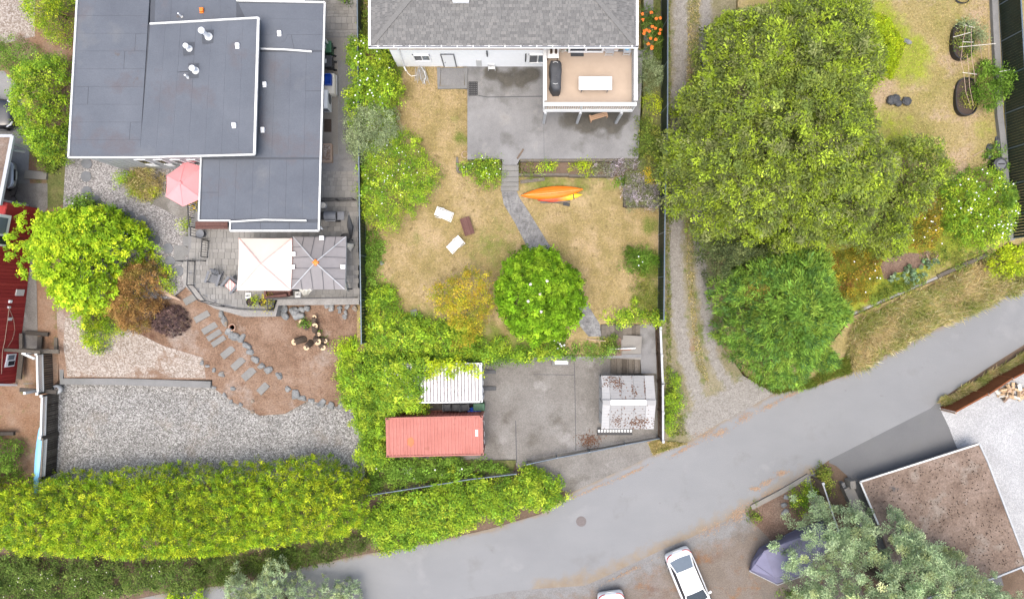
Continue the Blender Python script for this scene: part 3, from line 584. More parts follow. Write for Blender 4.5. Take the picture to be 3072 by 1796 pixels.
MB().prism([(v.x, v.y) for v in (roofB[0], roofB[1]+Vector((-0.03, 0, 0)), roofB[2]+Vector((-0.03, 0.05, 0)), roofB[3])], ZC-0.1, ZA-0.3).build('parapet_wall', M['trimgrey'], lh)
def strips(parent, quad, n, axis, lift=0.006, gap=0.018, stag=True):
    A, B, C, Dd = [Vector(p) for p in quad]       # A-B top edge, D-C bottom edge
    def q(u, v): return (A*(1-u)+B*u)*(1-v)+(Dd*(1-u)+C*u)*v
    for k in range(n):
        u0, u1 = k/n, (k+1)/n
        cuts = [0, 1] if not stag else [0]+sorted(random.sample([0.22, 0.37, 0.55, 0.7, 0.84], random.choice((0, 0, 0, 1))))+[1]
        for c0, c1 in zip(cuts[:-1], cuts[1:]):
            P = [q(u0, c0), q(u1, c0), q(u1, c1), q(u0, c1)] if axis == 'v' else [q(c0, u0), q(c1, u0), q(c1, u1), q(c0, u1)]
            c = sum(P, Vector())/4; P = [p+(c-p).normalized()*gap for p in P]
            MB().slab([p+Vector((0, 0, lift+random.uniform(0, 0.004))) for p in P], 0.01).build('membrane_sheet', M['membrane'], parent)
def ins(quad, d):
    c = sum((Vector(p) for p in quad), Vector())/4; return [Vector(p)+(c-Vector(p)).normalized()*d for p in quad]
strips(rA, roofA, 16, 'h')
strips(rB, roofB, 7, 'v')
strips(rC, [wq(p, ZC) for p in ((640, 128), (792, 128), (788, 388), (629, 388))], 4, 'v')
strips(rC, [wq(p, ZC) for p in ((500, 392), (788, 392), (785, 540), (494, 540))], 7, 'v')
strips(rC, [wq(p, ZC) for p in ((586, 8), (797, 10), (794, 124), (639, 124))], 3, 'h')
strips(rC, [wq(p, ZC) for p in ((394, -300), (582, -300), (582, 46), (380, 56))], 5, 'v')
strips(rC, [wq(p, ZC) for p in ((570, 548), (783, 548), (783, 565), (570, 565))], 3, 'v', stag=False)
def edge(parent, pts, wd=0.16, ht=0.1, m='trim', name='edge_trim'):
    for a, b in zip(pts[:-1], pts[1:]): MB().beam(Vector(a)+Vector((0, 0, 0.03)), Vector(b)+Vector((0, 0, 0.03)), wd, ht).build(name, M[m], parent)
edge(rA, [roofA[0], roofA[3]], 0.1); edge(rA, [roofA[3], roofA[2]], 0.1)
edge(rB, [roofB[2], roofB[3]], 0.1); edge(rB, [roofB[1], roofB[2]], 0.13, 0.12); edge(rB, [roofB[0], roofB[1]], 0.1, 0.1)
edge(rC, [roofC[2], roofC[3]], 0.1); edge(rC, [roofC[3], roofC[4]], 0.1); edge(rC, [roofC[4], roofC[5]], 0.1); edge(rC, [roofC[5], roofC[6]], 0.08); edge(rC, [roofC[6], roofC[7]], 0.08); edge(rC, [roofC[7], roofC[8]], 0.08)
edge(rC, [wq((640, 121), ZC+0.06), wq((700, 123), ZC+0.06), wq((768, 128), ZC+0.06)], 0.09, 0.1, 'trim', 'flashing')
edge(rC, [wq((565, 546), ZC+0.07), wq((650, 541), ZC+0.07), wq((755, 543), ZC+0.07)], 0.09, 0.1, 'trim', 'flashing')
yw2 = W('A0', 890, 1243, ZGARD).y; xw2 = W('A0', 890, 1243, ZGARD).x
wtop = roofA[0].y
MB().prism([(xw2, yw2), (roofC[7].x+0.25, yw2), (roofC[7].x+0.25, roofC[6].y+0.6), (roofC[5].x+0.5, roofC[6].y+0.6), (roofC[5].x+0.5, roofC[4].y+0.5), (roofC[4].x-1.1, roofC[4].y+0.5), (roofC[3].x-1.1, wtop), (xw2, wtop)], 0.1, ZA-0.31).build('wall', M['trimgrey'], lh)
for k in range(14): MB().box((xw2+0.35+k*0.42, yw2-0.012, 2.1), (0.025, 0.02, 3.6)).build('siding_batten', M['trim'], lh)
for x0, x1 in ((1000, 1120), (1140, 1246), (1262, 1370), (1385, 1480)):
    p = WY('A0', x0, 1174, yw2); q = WY('A0', x1, 1196, yw2); zc = (p.z+q.z)/2
    f = MB().box(((p.x+q.x)/2, yw2-0.03, zc), (q.x-p.x+0.16, 0.05, p.z-q.z+0.16)).build('window', M['white'], lh)
    MB().box(((p.x+q.x)/2, yw2-0.05, zc), (q.x-p.x, 0.04, p.z-q.z)).build('pane', M['glass'], f)
    MB().box(((p.x+q.x)/2, yw2-0.06, q.z-0.55), (q.x-p.x+0.1, 0.03, 0.6)).build('panel', M['white'], f)
# roof vents
def pipe_vent(t, bx_, by, z, h, r, cap=True, patch=0.0):
    p = W(t, bx_, by, z); root = thing('roof_vent', '', 'vent', p)
    MB().cyl(p+Vector((0, 0, 0.01)), p+Vector((0, 0, h)), r*0.62, n=12).build('pipe', M['white'], root)
    if cap: MB().lathe(p, [(r*0.9, h-0.02), (r, h+0.03), (r, h+0.1), (r*0.6, h+0.16)], 14).build('cap', M['white'], root, smooth=True)
    MB().lathe(p, [(r*1.25, 0.012), (r*1.2, 0.05), (r*0.7, 0.09)], 14).build('flashing_collar', M['trim'], root)
    if patch: MB().box(p+Vector((0, 0, 0.017)), (patch, patch, 0.012), 0.03).build('patch', M['membrane_dark'], root)
    return root
zB = lambda t, x, y: ZA+(ZB-ZA)*((px(t, x, y)[0]-430)/(770-430))
tag(pipe_vent('A0', 1538, 272, zB('A0', 1538, 272), 0.85, 0.18, True, 0.75), 'tall white capped vent pipe near the roof parapet')
tag(pipe_vent('A0', 1396, 360, zB('A0', 1396, 360), 0.4, 0.15, True, 0.72), 'white capped vent pipe on the smaller dark square patch')
tag(pipe_vent('A0', 1442, 522, zB('A0', 1442, 522), 0.38, 0.17, True, 0.82), 'white capped vent pipe on the larger dark square patch')
tag(pipe_vent('A0', 1388, 572, zB('A0', 1388, 572), 0.45, 0.075, False), 'thin open white vent pipe beside a capped vent')
tag(pipe_vent('A0', 1342, 126, ZC, 0.5, 0.06, False), 'thin white vent pipe near an orange roof hood')
def box_vent(t, x, y, z, label, m='white', patch=True):
    p = W(t, x, y, z); root = thing('roof_vent', label, 'vent', p)
    MB().box(p+Vector((0, 0, 0.09)), (0.22, 0.22, 0.17), 0.05).build('hood', M[m], root, bevel=0.03)
    MB().box(p+Vector((-0.02, -0.14, 0.04)), (0.2, 0.08, 0.05), 0.05).build('lip', M[m], root)
    if patch: MB().lathe(p+Vector((0, -0.12, 0.016)), [(0.42, 0), (0.42, 0.009)], 8).build('patch', M['membrane'], root)
box_vent('A0', 1753, 338, zB('A0', 1753, 338), 'white box vent on the raised roof facing the tall capped pipe')
box_vent('A0', 1728, 922, zB('A0', 1728, 922), 'white box vent on the raised roof near its lower corner')
box_vent('A1', 343, 247, ZC, 'white box vent on the lower roof above the curved flashing')
box_vent('A1', 234, 622, ZC, 'white box vent on the lower roof beside the heat pump side', patch=False)
box_vent('A1', 220, 955, ZC, 'white box vent on the lower roof beside the planter side', patch=False)
box_vent('A0', 1490, 78, ZC, 'faded orange box vent on the lower roof', 'orange', False)
# ================================================================ RED HOUSE AT THE EDGE
pa = W('B0', 195, 700, -0.3); pb = W('B0', 128, 1465, -1.4); dv = (pa-pb); dv.z = 0; dv.normalize(); nv = Vector((-dv.y, dv.x, 0)); nv = -nv if nv.x > 0 else nv
p0 = pa+dv*4.5; p1 = pb.copy()
rh = thing('house', 'red board sided house with white framed windows', 'house', (p1.x, p1.y, -1.6))
MB().prism([(p0.x, p0.y), (p1.x, p1.y), (p1.x+nv.x*8, p1.y+nv.y*8), (p0.x+nv.x*8, p0.y+nv.y*8)], -1.7, 2.6).build('wall', M['redboard'], rh)
Lr = (p0-p1).length; nbd = 52
p0.z = p1.z = 0
for k in range(nbd):
    c = p1+(p0-p1)*((k+0.5)/nbd)+nv*-0.015; MB().box((c.x, c.y, 0.45), (0.03, Lr/nbd-0.02, 4.25), math.atan2(dv.y, dv.x)-math.pi/2).build('siding_board', M['redboard'], rh)
RZ = math.atan2(dv.y, dv.x)-math.pi/2
def onred(t, x, y):                       # pixel on the red wall plane
    sx, sy = px(t, x, y); o = Vector((0, 0, CAMH)); d = Vector(((sx-PCX)/FPX, (PCY-sy)/FPX, -1)); q = p1-nv*0.03
    s = (q-o).dot(nv)/d.dot(nv) if abs(d.dot(nv)) > 1e-6 else 0
    return o+d*s
def redbox(name, t, x0, y0, x1, y1, m, parent, dep=0.06, inset=0.0):
    a = onred(t, (x0+x1)/2, (y0+y1)/2); b = onred(t, (x0+x1)/2, y0); c = onred(t, (x0+x1)/2, y1); u = onred(t, x0, (y0+y1)/2); v = onred(t, x1, (y0+y1)/2)
    ly = abs((b-c).dot(dv))-inset; lz = abs(u.z-v.z)-inset
    return MB().box((a.x-nv.x*dep*0.3, a.y-nv.y*dep*0.3, a.z), (dep, ly, lz), RZ).build(name, M[m], parent)
wn = redbox('window', 'B0', 42, 1255, 108, 1347, 'white', rh, 0.06); redbox('pane', 'B0', 55, 1264, 98, 1296, 'glass_pale', wn, 0.09); redbox('pane', 'B0', 55, 1306, 98, 1338, 'glass', wn, 0.09)
wn = redbox('window', 'B0', -60, 225, 60, 462, 'white', rh, 0.06); redbox('pane', 'B0', -50, 248, 44, 370, 'glass_pale', wn, 0.09); redbox('pane', 'B0', -50, 386, 44, 446, 'glass', wn, 0.09)
redbox('vent', 'B0', 115, 780, 172, 826, 'trim', rh, 0.08); redbox('vent', 'B0', 58, 986, 84, 1008, 'trim', rh, 0.08); redbox('meter', 'B0', 62, 858, 80, 878, 'white', rh, 0.12); redbox('meter', 'B0', 54, 903, 70, 918, 'trim', rh, 0.12)
cb = [onred('B0', x, y)-nv*0.05 for x, y in ((62, 920), (48, 1020), (30, 1150), (12, 1240), (5, 1400))]; MB().tube(cb, 0.018, 5).build('cable', M['tan'], rh)
cb = [onred('B0', x, y)-nv*0.05 for x, y in ((66, 930), (95, 1000), (104, 1080), (85, 1150), (50, 1205))]; MB().tube(cb, 0.012, 5).build('cable', M['tan'], rh)
MB().beam(onred('C0', -20, 202)-nv*0.1, onred('C0', 122, 204)-nv*0.1, 0.12, 0.12).build('drain_pipe', M['white'], rh)
ct = thing('carport', 'mossy flat carport roof with pale blue edge by the red house', 'carport', W('D', -20, 420, 0))
cr = [W('D', -120, 335, 3.0), W('D', 33, 335, 3.0), W('D', 0, 505, 3.0), W('D', -120, 505, 3.0)]
MB().slab(cr, 0.18).build('roof', M['needlecover'], ct); edge(ct, [cr[0], cr[1]], 0.16, 0.12, 'trimgrey'); edge(ct, [cr[1], cr[2]], 0.2, 0.16, 'trimgrey')
for c in (cr[1], cr[2]): MB().box((c.x-0.5, c.y-0.3 if c is cr[1] else c.y+0.4, 1.45), (0.12, 0.12, 2.9)).build('post', M['trim'], ct)
MB().cyl(W('A0', 95, 1105, 2.7), W('A0', 180, 1118, 1.8), 0.07).build('downpipe', M['trimgrey'], ct)
# ================================================================ GARAGE
ga = thing('garage', 'flat roofed garage strewn with brown needles beside the asphalt drive', 'garage', W('C5', 700, 900, -2.0))
GZ = -0.95
gp = [W('C5', 212, 778, GZ), W('C5', 918, 552, GZ), W('C5', 968, 660, GZ), W('C5', 1200, 1270, GZ), W('C5', 1010, 1345, GZ), W('C5', 600, 1470, GZ), W('C5', 470, 1420, GZ), W('C5', 320, 1030, GZ)]
rG = MB().slab(gp, 0.22).build('roof', M['needlecover'], ga); cg = sum((Vector(p) for p in gp), Vector())/len(gp)
gi = [Vector(p)+(cg-Vector(p)).normalized()*0.75 for p in gp]
MB().prism([(v.x, v.y) for v in gi], -2.05, GZ-0.2).build('wall', M['trimgrey'], ga)
edge(rG, [gp[0], gp[1]], 0.1, 0.1, 'trim'); edge(rG, [gp[1], gp[2], gp[3]], 0.1, 0.1, 'trimgrey'); edge(rG, [gp[3], gp[4], gp[5]], 0.1, 0.1, 'trimgrey'); edge(rG, [gp[7], gp[0]], 0.1, 0.1, 'trim')
cones = MB()
for k in range(520):
    u = random.random(); v = random.random(); q = (Vector(gp[0])*(1-u)+Vector(gp[1])*u)*(1-v)+(Vector(gp[6])*(1-u)+Vector(gp[3])*u)*v
    q = q+(cg-q)*0.06; cones.lathe(q+Vector((0, 0, 0.005)), [(0.025, 0), (0.035, 0.02), (0.012, 0.05)], 5)
tag(cones.build('fallen_cones', M['compost'], rG), kind='stuff')
gs = PL('C7', [(1478, 185), (1575, 200), (1770, 660), (1640, 655)], -2.0)
zone('garage_side_path', pxl('C7', [(1478, 185), (1600, 190), (1790, 670), (1640, 665)]), -1.99, M['asphalt_new'], None)
solo(MB().box(W('C7', 1475, 195, -1.6), (0.35, 0.5, 0.8), 0.1), 'gate_pillar', 'square pale concrete pillar at the corner of the garage drive', 'pillar', M['conc_light'])

zone('bed_soil', pxl('C7', [(345, 500), (400, 462), (1000, 118), (1060, 160), (1215, 620), (1000, 740), (880, 720), (600, 830), (480, 700), (380, 620)]), -1.99, M['bedsoil'], None)
zone('planter_bed', pxl('C3', [(590, 175), (775, 185), (780, 342), (590, 346), (350, 352), (350, 300), (560, 300)]), -0.5, M['bedsoil'])

zone('grass_corner', Dz([(1592, 1087), (1622, 1077), (1640, 1086), (1694, 1091), (1650, 1104), (1607, 1119)]), -1.96, M['yard'], -2.1, step=20, paint=blobs([(1620, 1095, 40, .8), (1660, 1095, 30, .6)]))
# ================================================================ PLANTS
PAL = {
 'yg': [(0.272, 0.389, 0.016), (0.204, 0.322, 0.016), (0.363, 0.450, 0.022), (0.136, 0.231, 0.013)],
 'hedge': [(0.237, 0.347, 0.017), (0.177, 0.289, 0.017), (0.322, 0.404, 0.021), (0.129, 0.219, 0.017), (0.376, 0.427, 0.023), (.1, .165, .02), (.2, .27, .02)],
 'green': [(0.092, 0.168, 0.020), (0.120, 0.210, 0.028), (0.069, 0.126, 0.016), (0.156, 0.247, 0.032)],
 'ivy': [(0.172, 0.269, 0.018), (0.130, 0.225, 0.022), (0.227, 0.319, 0.022), (0.095, 0.175, 0.018), (0.282, 0.351, 0.031)],
 'willow': [(0.168, 0.204, 0.040), (0.122, 0.162, 0.036), (0.193, 0.261, 0.024), (0.101, 0.128, 0.036), (0.235, 0.304, 0.028), (0.160, 0.176, 0.064)],
 'fir': [(0.099, 0.186, 0.030), (0.129, 0.230, 0.034), (0.172, 0.274, 0.038), (0.065, 0.127, 0.030), (0.146, 0.211, 0.030)],
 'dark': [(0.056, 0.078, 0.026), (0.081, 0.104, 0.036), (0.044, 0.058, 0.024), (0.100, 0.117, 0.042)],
 'olive': [(.17, .15, .025), (.13, .13, .03), (.22, .17, .03), (.1, .11, .03)],
 'grey': [(0.174, 0.217, 0.105), (0.232, 0.275, 0.140), (0.131, 0.167, 0.077)],
 'pine': [(0.300, 0.377, 0.207), (0.255, 0.333, 0.178), (0.344, 0.422, 0.242), (0.222, 0.289, 0.153), (0.300, 0.344, 0.158)],
 'brown': [(0.297, 0.165, 0.055), (0.231, 0.132, 0.044), (0.363, 0.220, 0.077), (0.187, 0.110, 0.039), (0.242, 0.187, 0.050)],
 'purple': [(.085, .052, .048), (.115, .075, .066), (.06, .04, .04)],
 'magnolia': [(0.100, 0.200, 0.008), (0.142, 0.259, 0.011), (0.067, 0.135, 0.006), (0.190, 0.303, 0.016)],
 'autumn': [(0.304, 0.264, 0.020), (0.231, 0.237, 0.020), (0.357, 0.242, 0.028), (0.189, 0.209, 0.020), (0.367, 0.308, 0.020)],
 'rust': [(.17, .08, .025), (.22, .16, .02), (.12, .13, .02), (.25, .2, .02)],
 'dull': [(.07, .115, .022), (.095, .145, .03), (.12, .165, .035), (.05, .08, .02)],
 'lime': [(0.276, 0.350, 0.013), (0.218, 0.300, 0.016), (0.333, 0.388, 0.018)],
 'lawn': [(.27, .2, .085), (.21, .165, .06), (.33, .245, .12), (.24, .19, .09), (.17, .17, .045)],
 'dry': [(.45, .36, .19), (.38, .3, .13), (.5, .42, .25), (.34, .29, .11), (.22, .24, .06), (.17, .22, .05), (.3, .3, .1)],
 'straw': [(.38, .3, .13), (.3, .25, .09), (.44, .36, .19), (.24, .22, .06), (.15, .18, .03)],
 'weed': [(.11, .16, .025), (.15, .19, .03), (.08, .12, .02), (.2, .2, .04)],
 'lavender': [(.25, .22, .23), (.17, .19, .09), (.29, .25, .27), (.19, .21, .1)],
 'daylily': [(.09, .15, .03), (.13, .18, .035), (.06, .11, .02)],
 'blueleaf': [(0.117, 0.170, 0.098), (0.090, 0.145, 0.070), (0.153, 0.204, 0.119)],
}
def poly_dist(P, poly):
    d = np.full(len(P), 1e9); n = len(poly)
    for i in range(n):
        a = poly[i]; b = poly[(i+1) % n]; ab = b-a; t = np.clip(((P-a)@ab)/max(1e-9, ab@ab), 0, 1)
        d = np.minimum(d, np.linalg.norm(P-(a+t[:, None]*ab), axis=1))
    return d
def poly_in(P, poly):
    c = np.zeros(len(P), bool); n = len(poly); j = n-1; x, y = P[:, 0], P[:, 1]
    for i in range(n):
        xi, yi = poly[i]; xj, yj = poly[j]
        with np.errstate(divide='ignore', invalid='ignore'):
            c ^= ((yi > y) != (yj > y)) & (x < (xj-xi)*(y-yi)/(yj-yi+1e-12)+xi)
        j = i
    return c
def poly_sample(poly, n):
    lo, hi = poly.min(0), poly.max(0); out_ = []; got = 0
    while got < n:
        P = lo+rng.random((max(64, n*2), 2))*(hi-lo); P = P[poly_in(P, poly)]; out_.append(P); got += len(P)
    return np.concatenate(out_)[:n]
class SN:                                 # smooth random field from a few sine waves
    def __init__(s, wl):
        s.k = rng.normal(size=(7, 2))*(2*math.pi/wl/1.3); s.p = rng.random(7)*6.283
    def __call__(s, P): return np.sin(P@s.k.T+s.p).sum(1)/3.0
def unit(a): return a/np.maximum(1e-9, np.linalg.norm(a, axis=1))[:, None]
def leaf_mesh(name, C, A, N, L, Wd, col, fold=0.25, m='leaf'):
    """one small folded four sided leaf for each centre C, along A, facing N"""
    n = len(C); S_ = unit(np.cross(A, N)); L = np.broadcast_to(L, (n,))[:, None]; Wd = np.broadcast_to(Wd, (n,))[:, None]
    V = np.empty((n, 4, 3), np.float32)
    V[:, 0] = C-A*L*0.5; V[:, 2] = C+A*L*0.5-N*L*0.12
    V[:, 1] = C+S_*Wd*0.5+N*Wd*fold; V[:, 3] = C-S_*Wd*0.5+N*Wd*fold
    me = bpy.data.meshes.new(name); me.vertices.add(n*4); me.vertices.foreach_set('co', V.ravel())
    me.loops.add(n*4); me.loops.foreach_set('vertex_index', np.arange(n*4, dtype=np.int32))
    me.polygons.add(n); me.polygons.foreach_set('loop_start', np.arange(0, n*4, 4, dtype=np.int32))
    ca = me.color_attributes.new('Col', 'FLOAT_COLOR', 'POINT')
    cc = np.ones((n, 4, 4), np.float32); cc[:, :, :3] = col[:, None, :]; ca.data.foreach_set('color', cc.ravel())
    me.materials.append(M[m]); me.update(calc_edges=True); me.validate(); return me
def leaf_cols(P, pal, patch=1.6, cvar=0.24):
    pal = np.array(PAL[pal]); n = len(P); f = SN(patch)(P[:, :2])*0.9+rng.normal(size=n)*0.75
    i = np.clip(((f+1.6)/3.2*len(pal)).astype(int), 0, len(pal)-1)
    return pal[i]*LEAFGAIN*np.exp(rng.normal(size=(n, 1))*cvar)
TRI = [0]; FINE = 0.76; LEAFGAIN = 1.35
def crown(poly, zb, zt, pal, dens=600, leaf=(0.13, 0.07), clump=(0.22, 0.42), rim=1.2, low=0.15, lump=0.25, lw=1.3, style='leaf', per=26, inner=0.25, f=0.4, patch=1.6, up=0.6, name='crown', jag=0.12, pit=0.3, ragged=0.14):
    """poly: photo pixels. Returns (mesh in world coordinates, clump points)"""
    zo = zb+f*(zt-zb)
    P2 = np.array([ray(x, y, zo)[:2] for x, y in poly])
    if ragged:
        q = []
        for a, b in zip(P2, np.roll(P2, -1, 0)):
            k_ = max(1, int(np.linalg.norm(b-a)/0.45))
            for i_ in range(k_): q.append(a+(b-a)*i_/k_+rng.normal(size=2)*ragged)
        P2 = np.array(q); P2 = P2+np.column_stack([SN(2.2)(P2), SN(2.2)(P2)])*ragged*0.9
    ar = abs(area2(P2))/2
    nc = max(6, int(ar*dens*1.5/per)); XY = poly_sample(P2, nc); d = poly_dist(XY, P2)
    R_ = min(d.max(), rim); t = np.sqrt(np.clip(1-(1-np.clip(d/R_, 0, 1))**2, 0, 1))
    zl = zb+low*(zt-zb); z = zl+(zt-zl)*t+lump*SN(lw)(XY)*np.clip(d/R_, 0.2, 1)
    g_ = SN(lw*0.75)(XY); z = z-pit*(zt-zb)*np.clip(-g_-0.15, 0, 1.2)*np.clip(d/R_, 0, 1)
    k = rng.random(nc) < inner
    z = np.where(k, zb+(z-zb)*rng.uniform(0.1, 0.9, nc), z); z = np.maximum(z, zb+0.05)
    XY = XY+rng.normal(size=XY.shape)*jag
    Cc = np.column_stack([XY, z]); rr = rng.uniform(*clump, nc)
    cen = P2.mean(0); outv = np.column_stack([unit(XY-cen), np.full(nc, 0.25)])
    if style == 'spray': up = 0.25
    Ci = np.repeat(np.arange(nc), per); n = len(Ci)
    off = unit(rng.normal(size=(n, 3)))*(rng.random((n, 1))**0.45)
    off[:, 2] = off[:, 2]*0.75+0.05
    C = Cc[Ci]+off*rr[Ci][:, None]
    N = unit(off*0.6+np.array([0, 0, up+0.35])+rng.normal(size=(n, 3))*0.4)
    if style == 'mix':
        k2 = (rng.random(nc) < 0.5)[Ci][:, None]; A = np.where(k2, unit(off+outv[Ci]*0.5+rng.normal(size=(n, 3))*0.35), unit(np.cross(N, rng.normal(size=(n, 3)))+off*0.5))
    elif style == 'spray': A = unit(off*1.0+outv[Ci]*0.5+rng.normal(size=(n, 3))*0.35)
    elif style == 'up': A = unit(off*0.45+np.array([0, 0, 0.8])+rng.normal(size=(n, 3))*0.45)
    else: A = unit(np.cross(N, rng.normal(size=(n, 3)))+off*0.4)
    N = unit(N-A*np.sum(A*N, 1)[:, None])
    col = leaf_cols(Cc, pal, patch)[Ci]*np.exp(rng.normal(size=(n, 1))*0.13)
    s = np.exp(rng.normal(size=n)*0.22)*np.exp(rng.normal(size=nc)*0.2)[Ci]
    me = leaf_mesh(name, C, A, N, leaf[0]*s*FINE, leaf[1]*s*FINE, np.clip(col, 0, 0.9))
    TRI[0] += 2*n; return me, Cc
def blossoms(name, pts, m, r=0.05, parent=None):
    mb = MB()
    for p in pts:
        p = Vector(p)
        for k in range(5):
            a = 6.283*k/5+random.random(); q = p+Vector((math.cos(a), math.sin(a), 0))*r*0.7; mb.lathe(q, [(r*0.55, 0), (r*0.6, r*0.3), (r*0.2, r*0.5)], 5)
    o = mb.build(name, m, parent, local=True); return tag(o, kind='stuff')
def shift_mesh(me, off): me.transform(Matrix.Translation(-Vector(off)))
def plant(name, label, cat, poly, zb, zt, pal, trunk=None, group=None, blooms=None, partname='foliage', base=None, **kw):
    me, Cc = crown(poly, zb, zt, pal, name=partname, **kw)
    if base is None: b = Vector((Cc[:, 0].mean(), Cc[:, 1].mean(), zb))
    else: b = Vector(base)
    root = thing(name, label, cat, b, 0, group); shift_mesh(me, b); link(partname, me, root)
    h = zt-zb; mb = MB()
    if trunk:                             # tapered trunk with limbs that reach into the crown
        r = trunk; top = Vector((random.uniform(-.2, .2), random.uniform(-.2, .2), h*0.55)); mb.tube([(0, 0, -0.2), (0.03, 0.02, h*0.2), top*0.6, top], [r*1.25, r, r*0.8, r*0.55], 8)
        for k in range(9):
            c = Vector(Cc[random.randrange(len(Cc))])-b; c *= 0.82; s = top*random.uniform(0.45, 0.95)
            mb.tube([s, s.lerp(c, 0.5)+Vector((0, 0, h*0.06)), c], [r*0.45, r*0.28, r*0.1], 5)
        mb.build('trunk', M['bark'], root, local=True)
    else:
        for k in range(8):
            c = Vector(Cc[random.randrange(len(Cc))])-b; s = Vector((c.x*0.75, c.y*0.75, -0.1)); mb.tube([s, s.lerp(c, 0.55), c*0.93], [0.025, 0.02, 0.01], 4)
        tag(mb.build('stems', M['bark'], root, local=True), kind='stuff')
    if blooms:
        cnt, m, r = blooms; top = Cc[np.argsort(-Cc[:, 2]+rng.normal(size=len(Cc))*0.4)][:max(cnt*4, 20)]
        idx = rng.choice(len(top), min(cnt, len(top)), replace=False)
        blossoms('blossoms', [Vector(top[i])-b+Vector((0, 0, 0.22)) for i in idx], M[m], r, root)
    return root
def tuft(poly, zf, n, pal, h=(0.15, 0.4), wd=0.02, lean=0.6, name='grass', lay=None, dirv=None, patch=1.5):
    """standing blades spread over a piece of ground"""
    pl = np.array(poly, float); P = poly_sample(pl, n); f = z_any(zf)
    Z = np.array([f(x, y) for x, y in P]); r = (CAMH-Z)/FPX
    B = np.column_stack([(P[:, 0]-PCX)*r, (PCY-P[:, 1])*r, Z]); hh = rng.uniform(*h, n)
    fl = np.column_stack([SN(patch)(B[:, :2]), SN(patch)(B[:, :2])])*lean*0.8 if dirv is None else np.tile(np.array(dirv)*lean, (n, 1))
    A = unit(np.column_stack([fl+rng.normal(size=(n, 2))*lean*0.6, np.ones(n)])); C = B+A*hh[:, None]*0.48
    N = unit(np.cross(A, rng.normal(size=(n, 3)))); N = np.where(N[:, 2:3] < 0, -N, N); N = unit(N+np.array([0, 0, 0.8])); N = unit(N-A*np.sum(A*N, 1)[:, None])
    col = leaf_cols(B, pal, patch)*np.exp(rng.normal(size=(n, 1))*0.12)
    TRI[0] += 2*n; return leaf_mesh(name, C, A, N, hh, np.full(n, wd), np.clip(col, 0, .9), 0.05)
def stuff(name, me, label, cat): o = link(name, me); ORG[o.name] = Vector(); return tag(o, label, cat, None, 'stuff')
def D_(pts): return pxl('D', pts)
def ell(t, cx, cy, rx, ry, n=16, j=0.06):
    return [px(t, cx+rx*math.cos(6.283*k/n)*(1+random.uniform(-j, j)), cy+ry*math.sin(6.283*k/n)*(1+random.uniform(-j, j))) for k in range(n)]
# ---- right hand garden
plant('broadleaf_tree', 'huge spreading olive green tree over the lane and yard', 'tree',
      D_([(1790, 35), (1880, 0), (2000, -40), (2120, -20), (2150, 60), (2185, 110), (2158, 200), (2160, 290), (2165, 335), (2225, 372), (2230, 440), (2180, 520), (2120, 600), (2050, 590), (1990, 625), (1900, 600), (1840, 605), (1760, 585), (1705, 545), (1672, 480), (1645, 400), (1652, 330), (1695, 285), (1700, 230), (1725, 180), (1740, 110)]),
      -0.2, 7.2, 'willow', 0.32, None, None, 'crown', None, dens=760, leaf=(0.2, 0.075), clump=(0.25, 0.5), per=34, rim=4.2, low=0.15, lump=0.75, lw=1.7, style='mix', inner=0.22, patch=1.1, pit=0.3, ragged=0.3, f=0.55)
plant('broadleaf_tree', 'loose yellowish tree joined to the huge olive tree beside the rose thicket', 'tree',
      D_([(2180, 350), (2240, 345), (2300, 395), (2310, 440), (2275, 480), (2235, 540), (2200, 610), (2120, 630), (2080, 590), (2130, 500), (2190, 430)]), -0.6, 3.8, 'willow', 0.16, None, None, 'crown', None, dens=650, leaf=(0.18, 0.07), clump=(0.25, 0.5), rim=1.8, style='mix', lump=0.45, ragged=0.3)
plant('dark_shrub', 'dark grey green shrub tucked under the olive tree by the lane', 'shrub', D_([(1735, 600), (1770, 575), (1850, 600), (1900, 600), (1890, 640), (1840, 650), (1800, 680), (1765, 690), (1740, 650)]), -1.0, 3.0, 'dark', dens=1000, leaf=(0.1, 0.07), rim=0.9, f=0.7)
plant('conifer_tree', 'large deep green conifer with feathery branch tips by the road', 'tree',
      D_([(1762, 760), (1772, 700), (1830, 650), (1870, 590), (1930, 570), (1995, 590), (2040, 640), (2062, 715), (2092, 790), (2095, 850), (2040, 915), (1985, 945), (1930, 962), (1880, 940), (1835, 900), (1785, 830)]),
      -1.6, 4.4, 'fir', 0.26, None, None, 'crown', None, dens=720, leaf=(0.32, 0.055), clump=(0.2, 0.4), per=24, rim=2.8, style='spray', lump=0.5, lw=1.1, inner=0.2, pit=0.28, ragged=0.3, patch=0.8, f=0.55)
plant('yellowing_shrub', 'yellow brown shrub growing into the side of the conifer', 'shrub', D_([(1795, 690), (1840, 660), (1880, 690), (1885, 745), (1850, 760), (1815, 750)]), -0.8, 3.6, 'olive', dens=600, leaf=(0.1, 0.06), rim=1.0)
plant('rose_thicket', 'green rose thicket dotted with white flowers by the clipped cypress', 'shrub', D_([(2300, 470), (2330, 430), (2400, 415), (2450, 430), (2478, 470), (2480, 540), (2475, 590), (2420, 612), (2360, 600), (2315, 570), (2300, 520)]), -0.6, 1.5, 'ivy', None, None, (56, 'white', 0.040), dens=650, rim=1.0, leaf=(0.11, 0.07))
plant('reddish_shrub', 'reddish yellow shrub with a few white flowers near the vegetable patch', 'shrub', D_([(2195, 570), (2230, 520), (2280, 470), (2302, 490), (2300, 560), (2310, 600), (2250, 625), (2200, 612)]), -0.7, 0.9, 'rust', None, None, (17, 'white', 0.036), dens=620, leaf=(0.1, 0.06), rim=0.8)
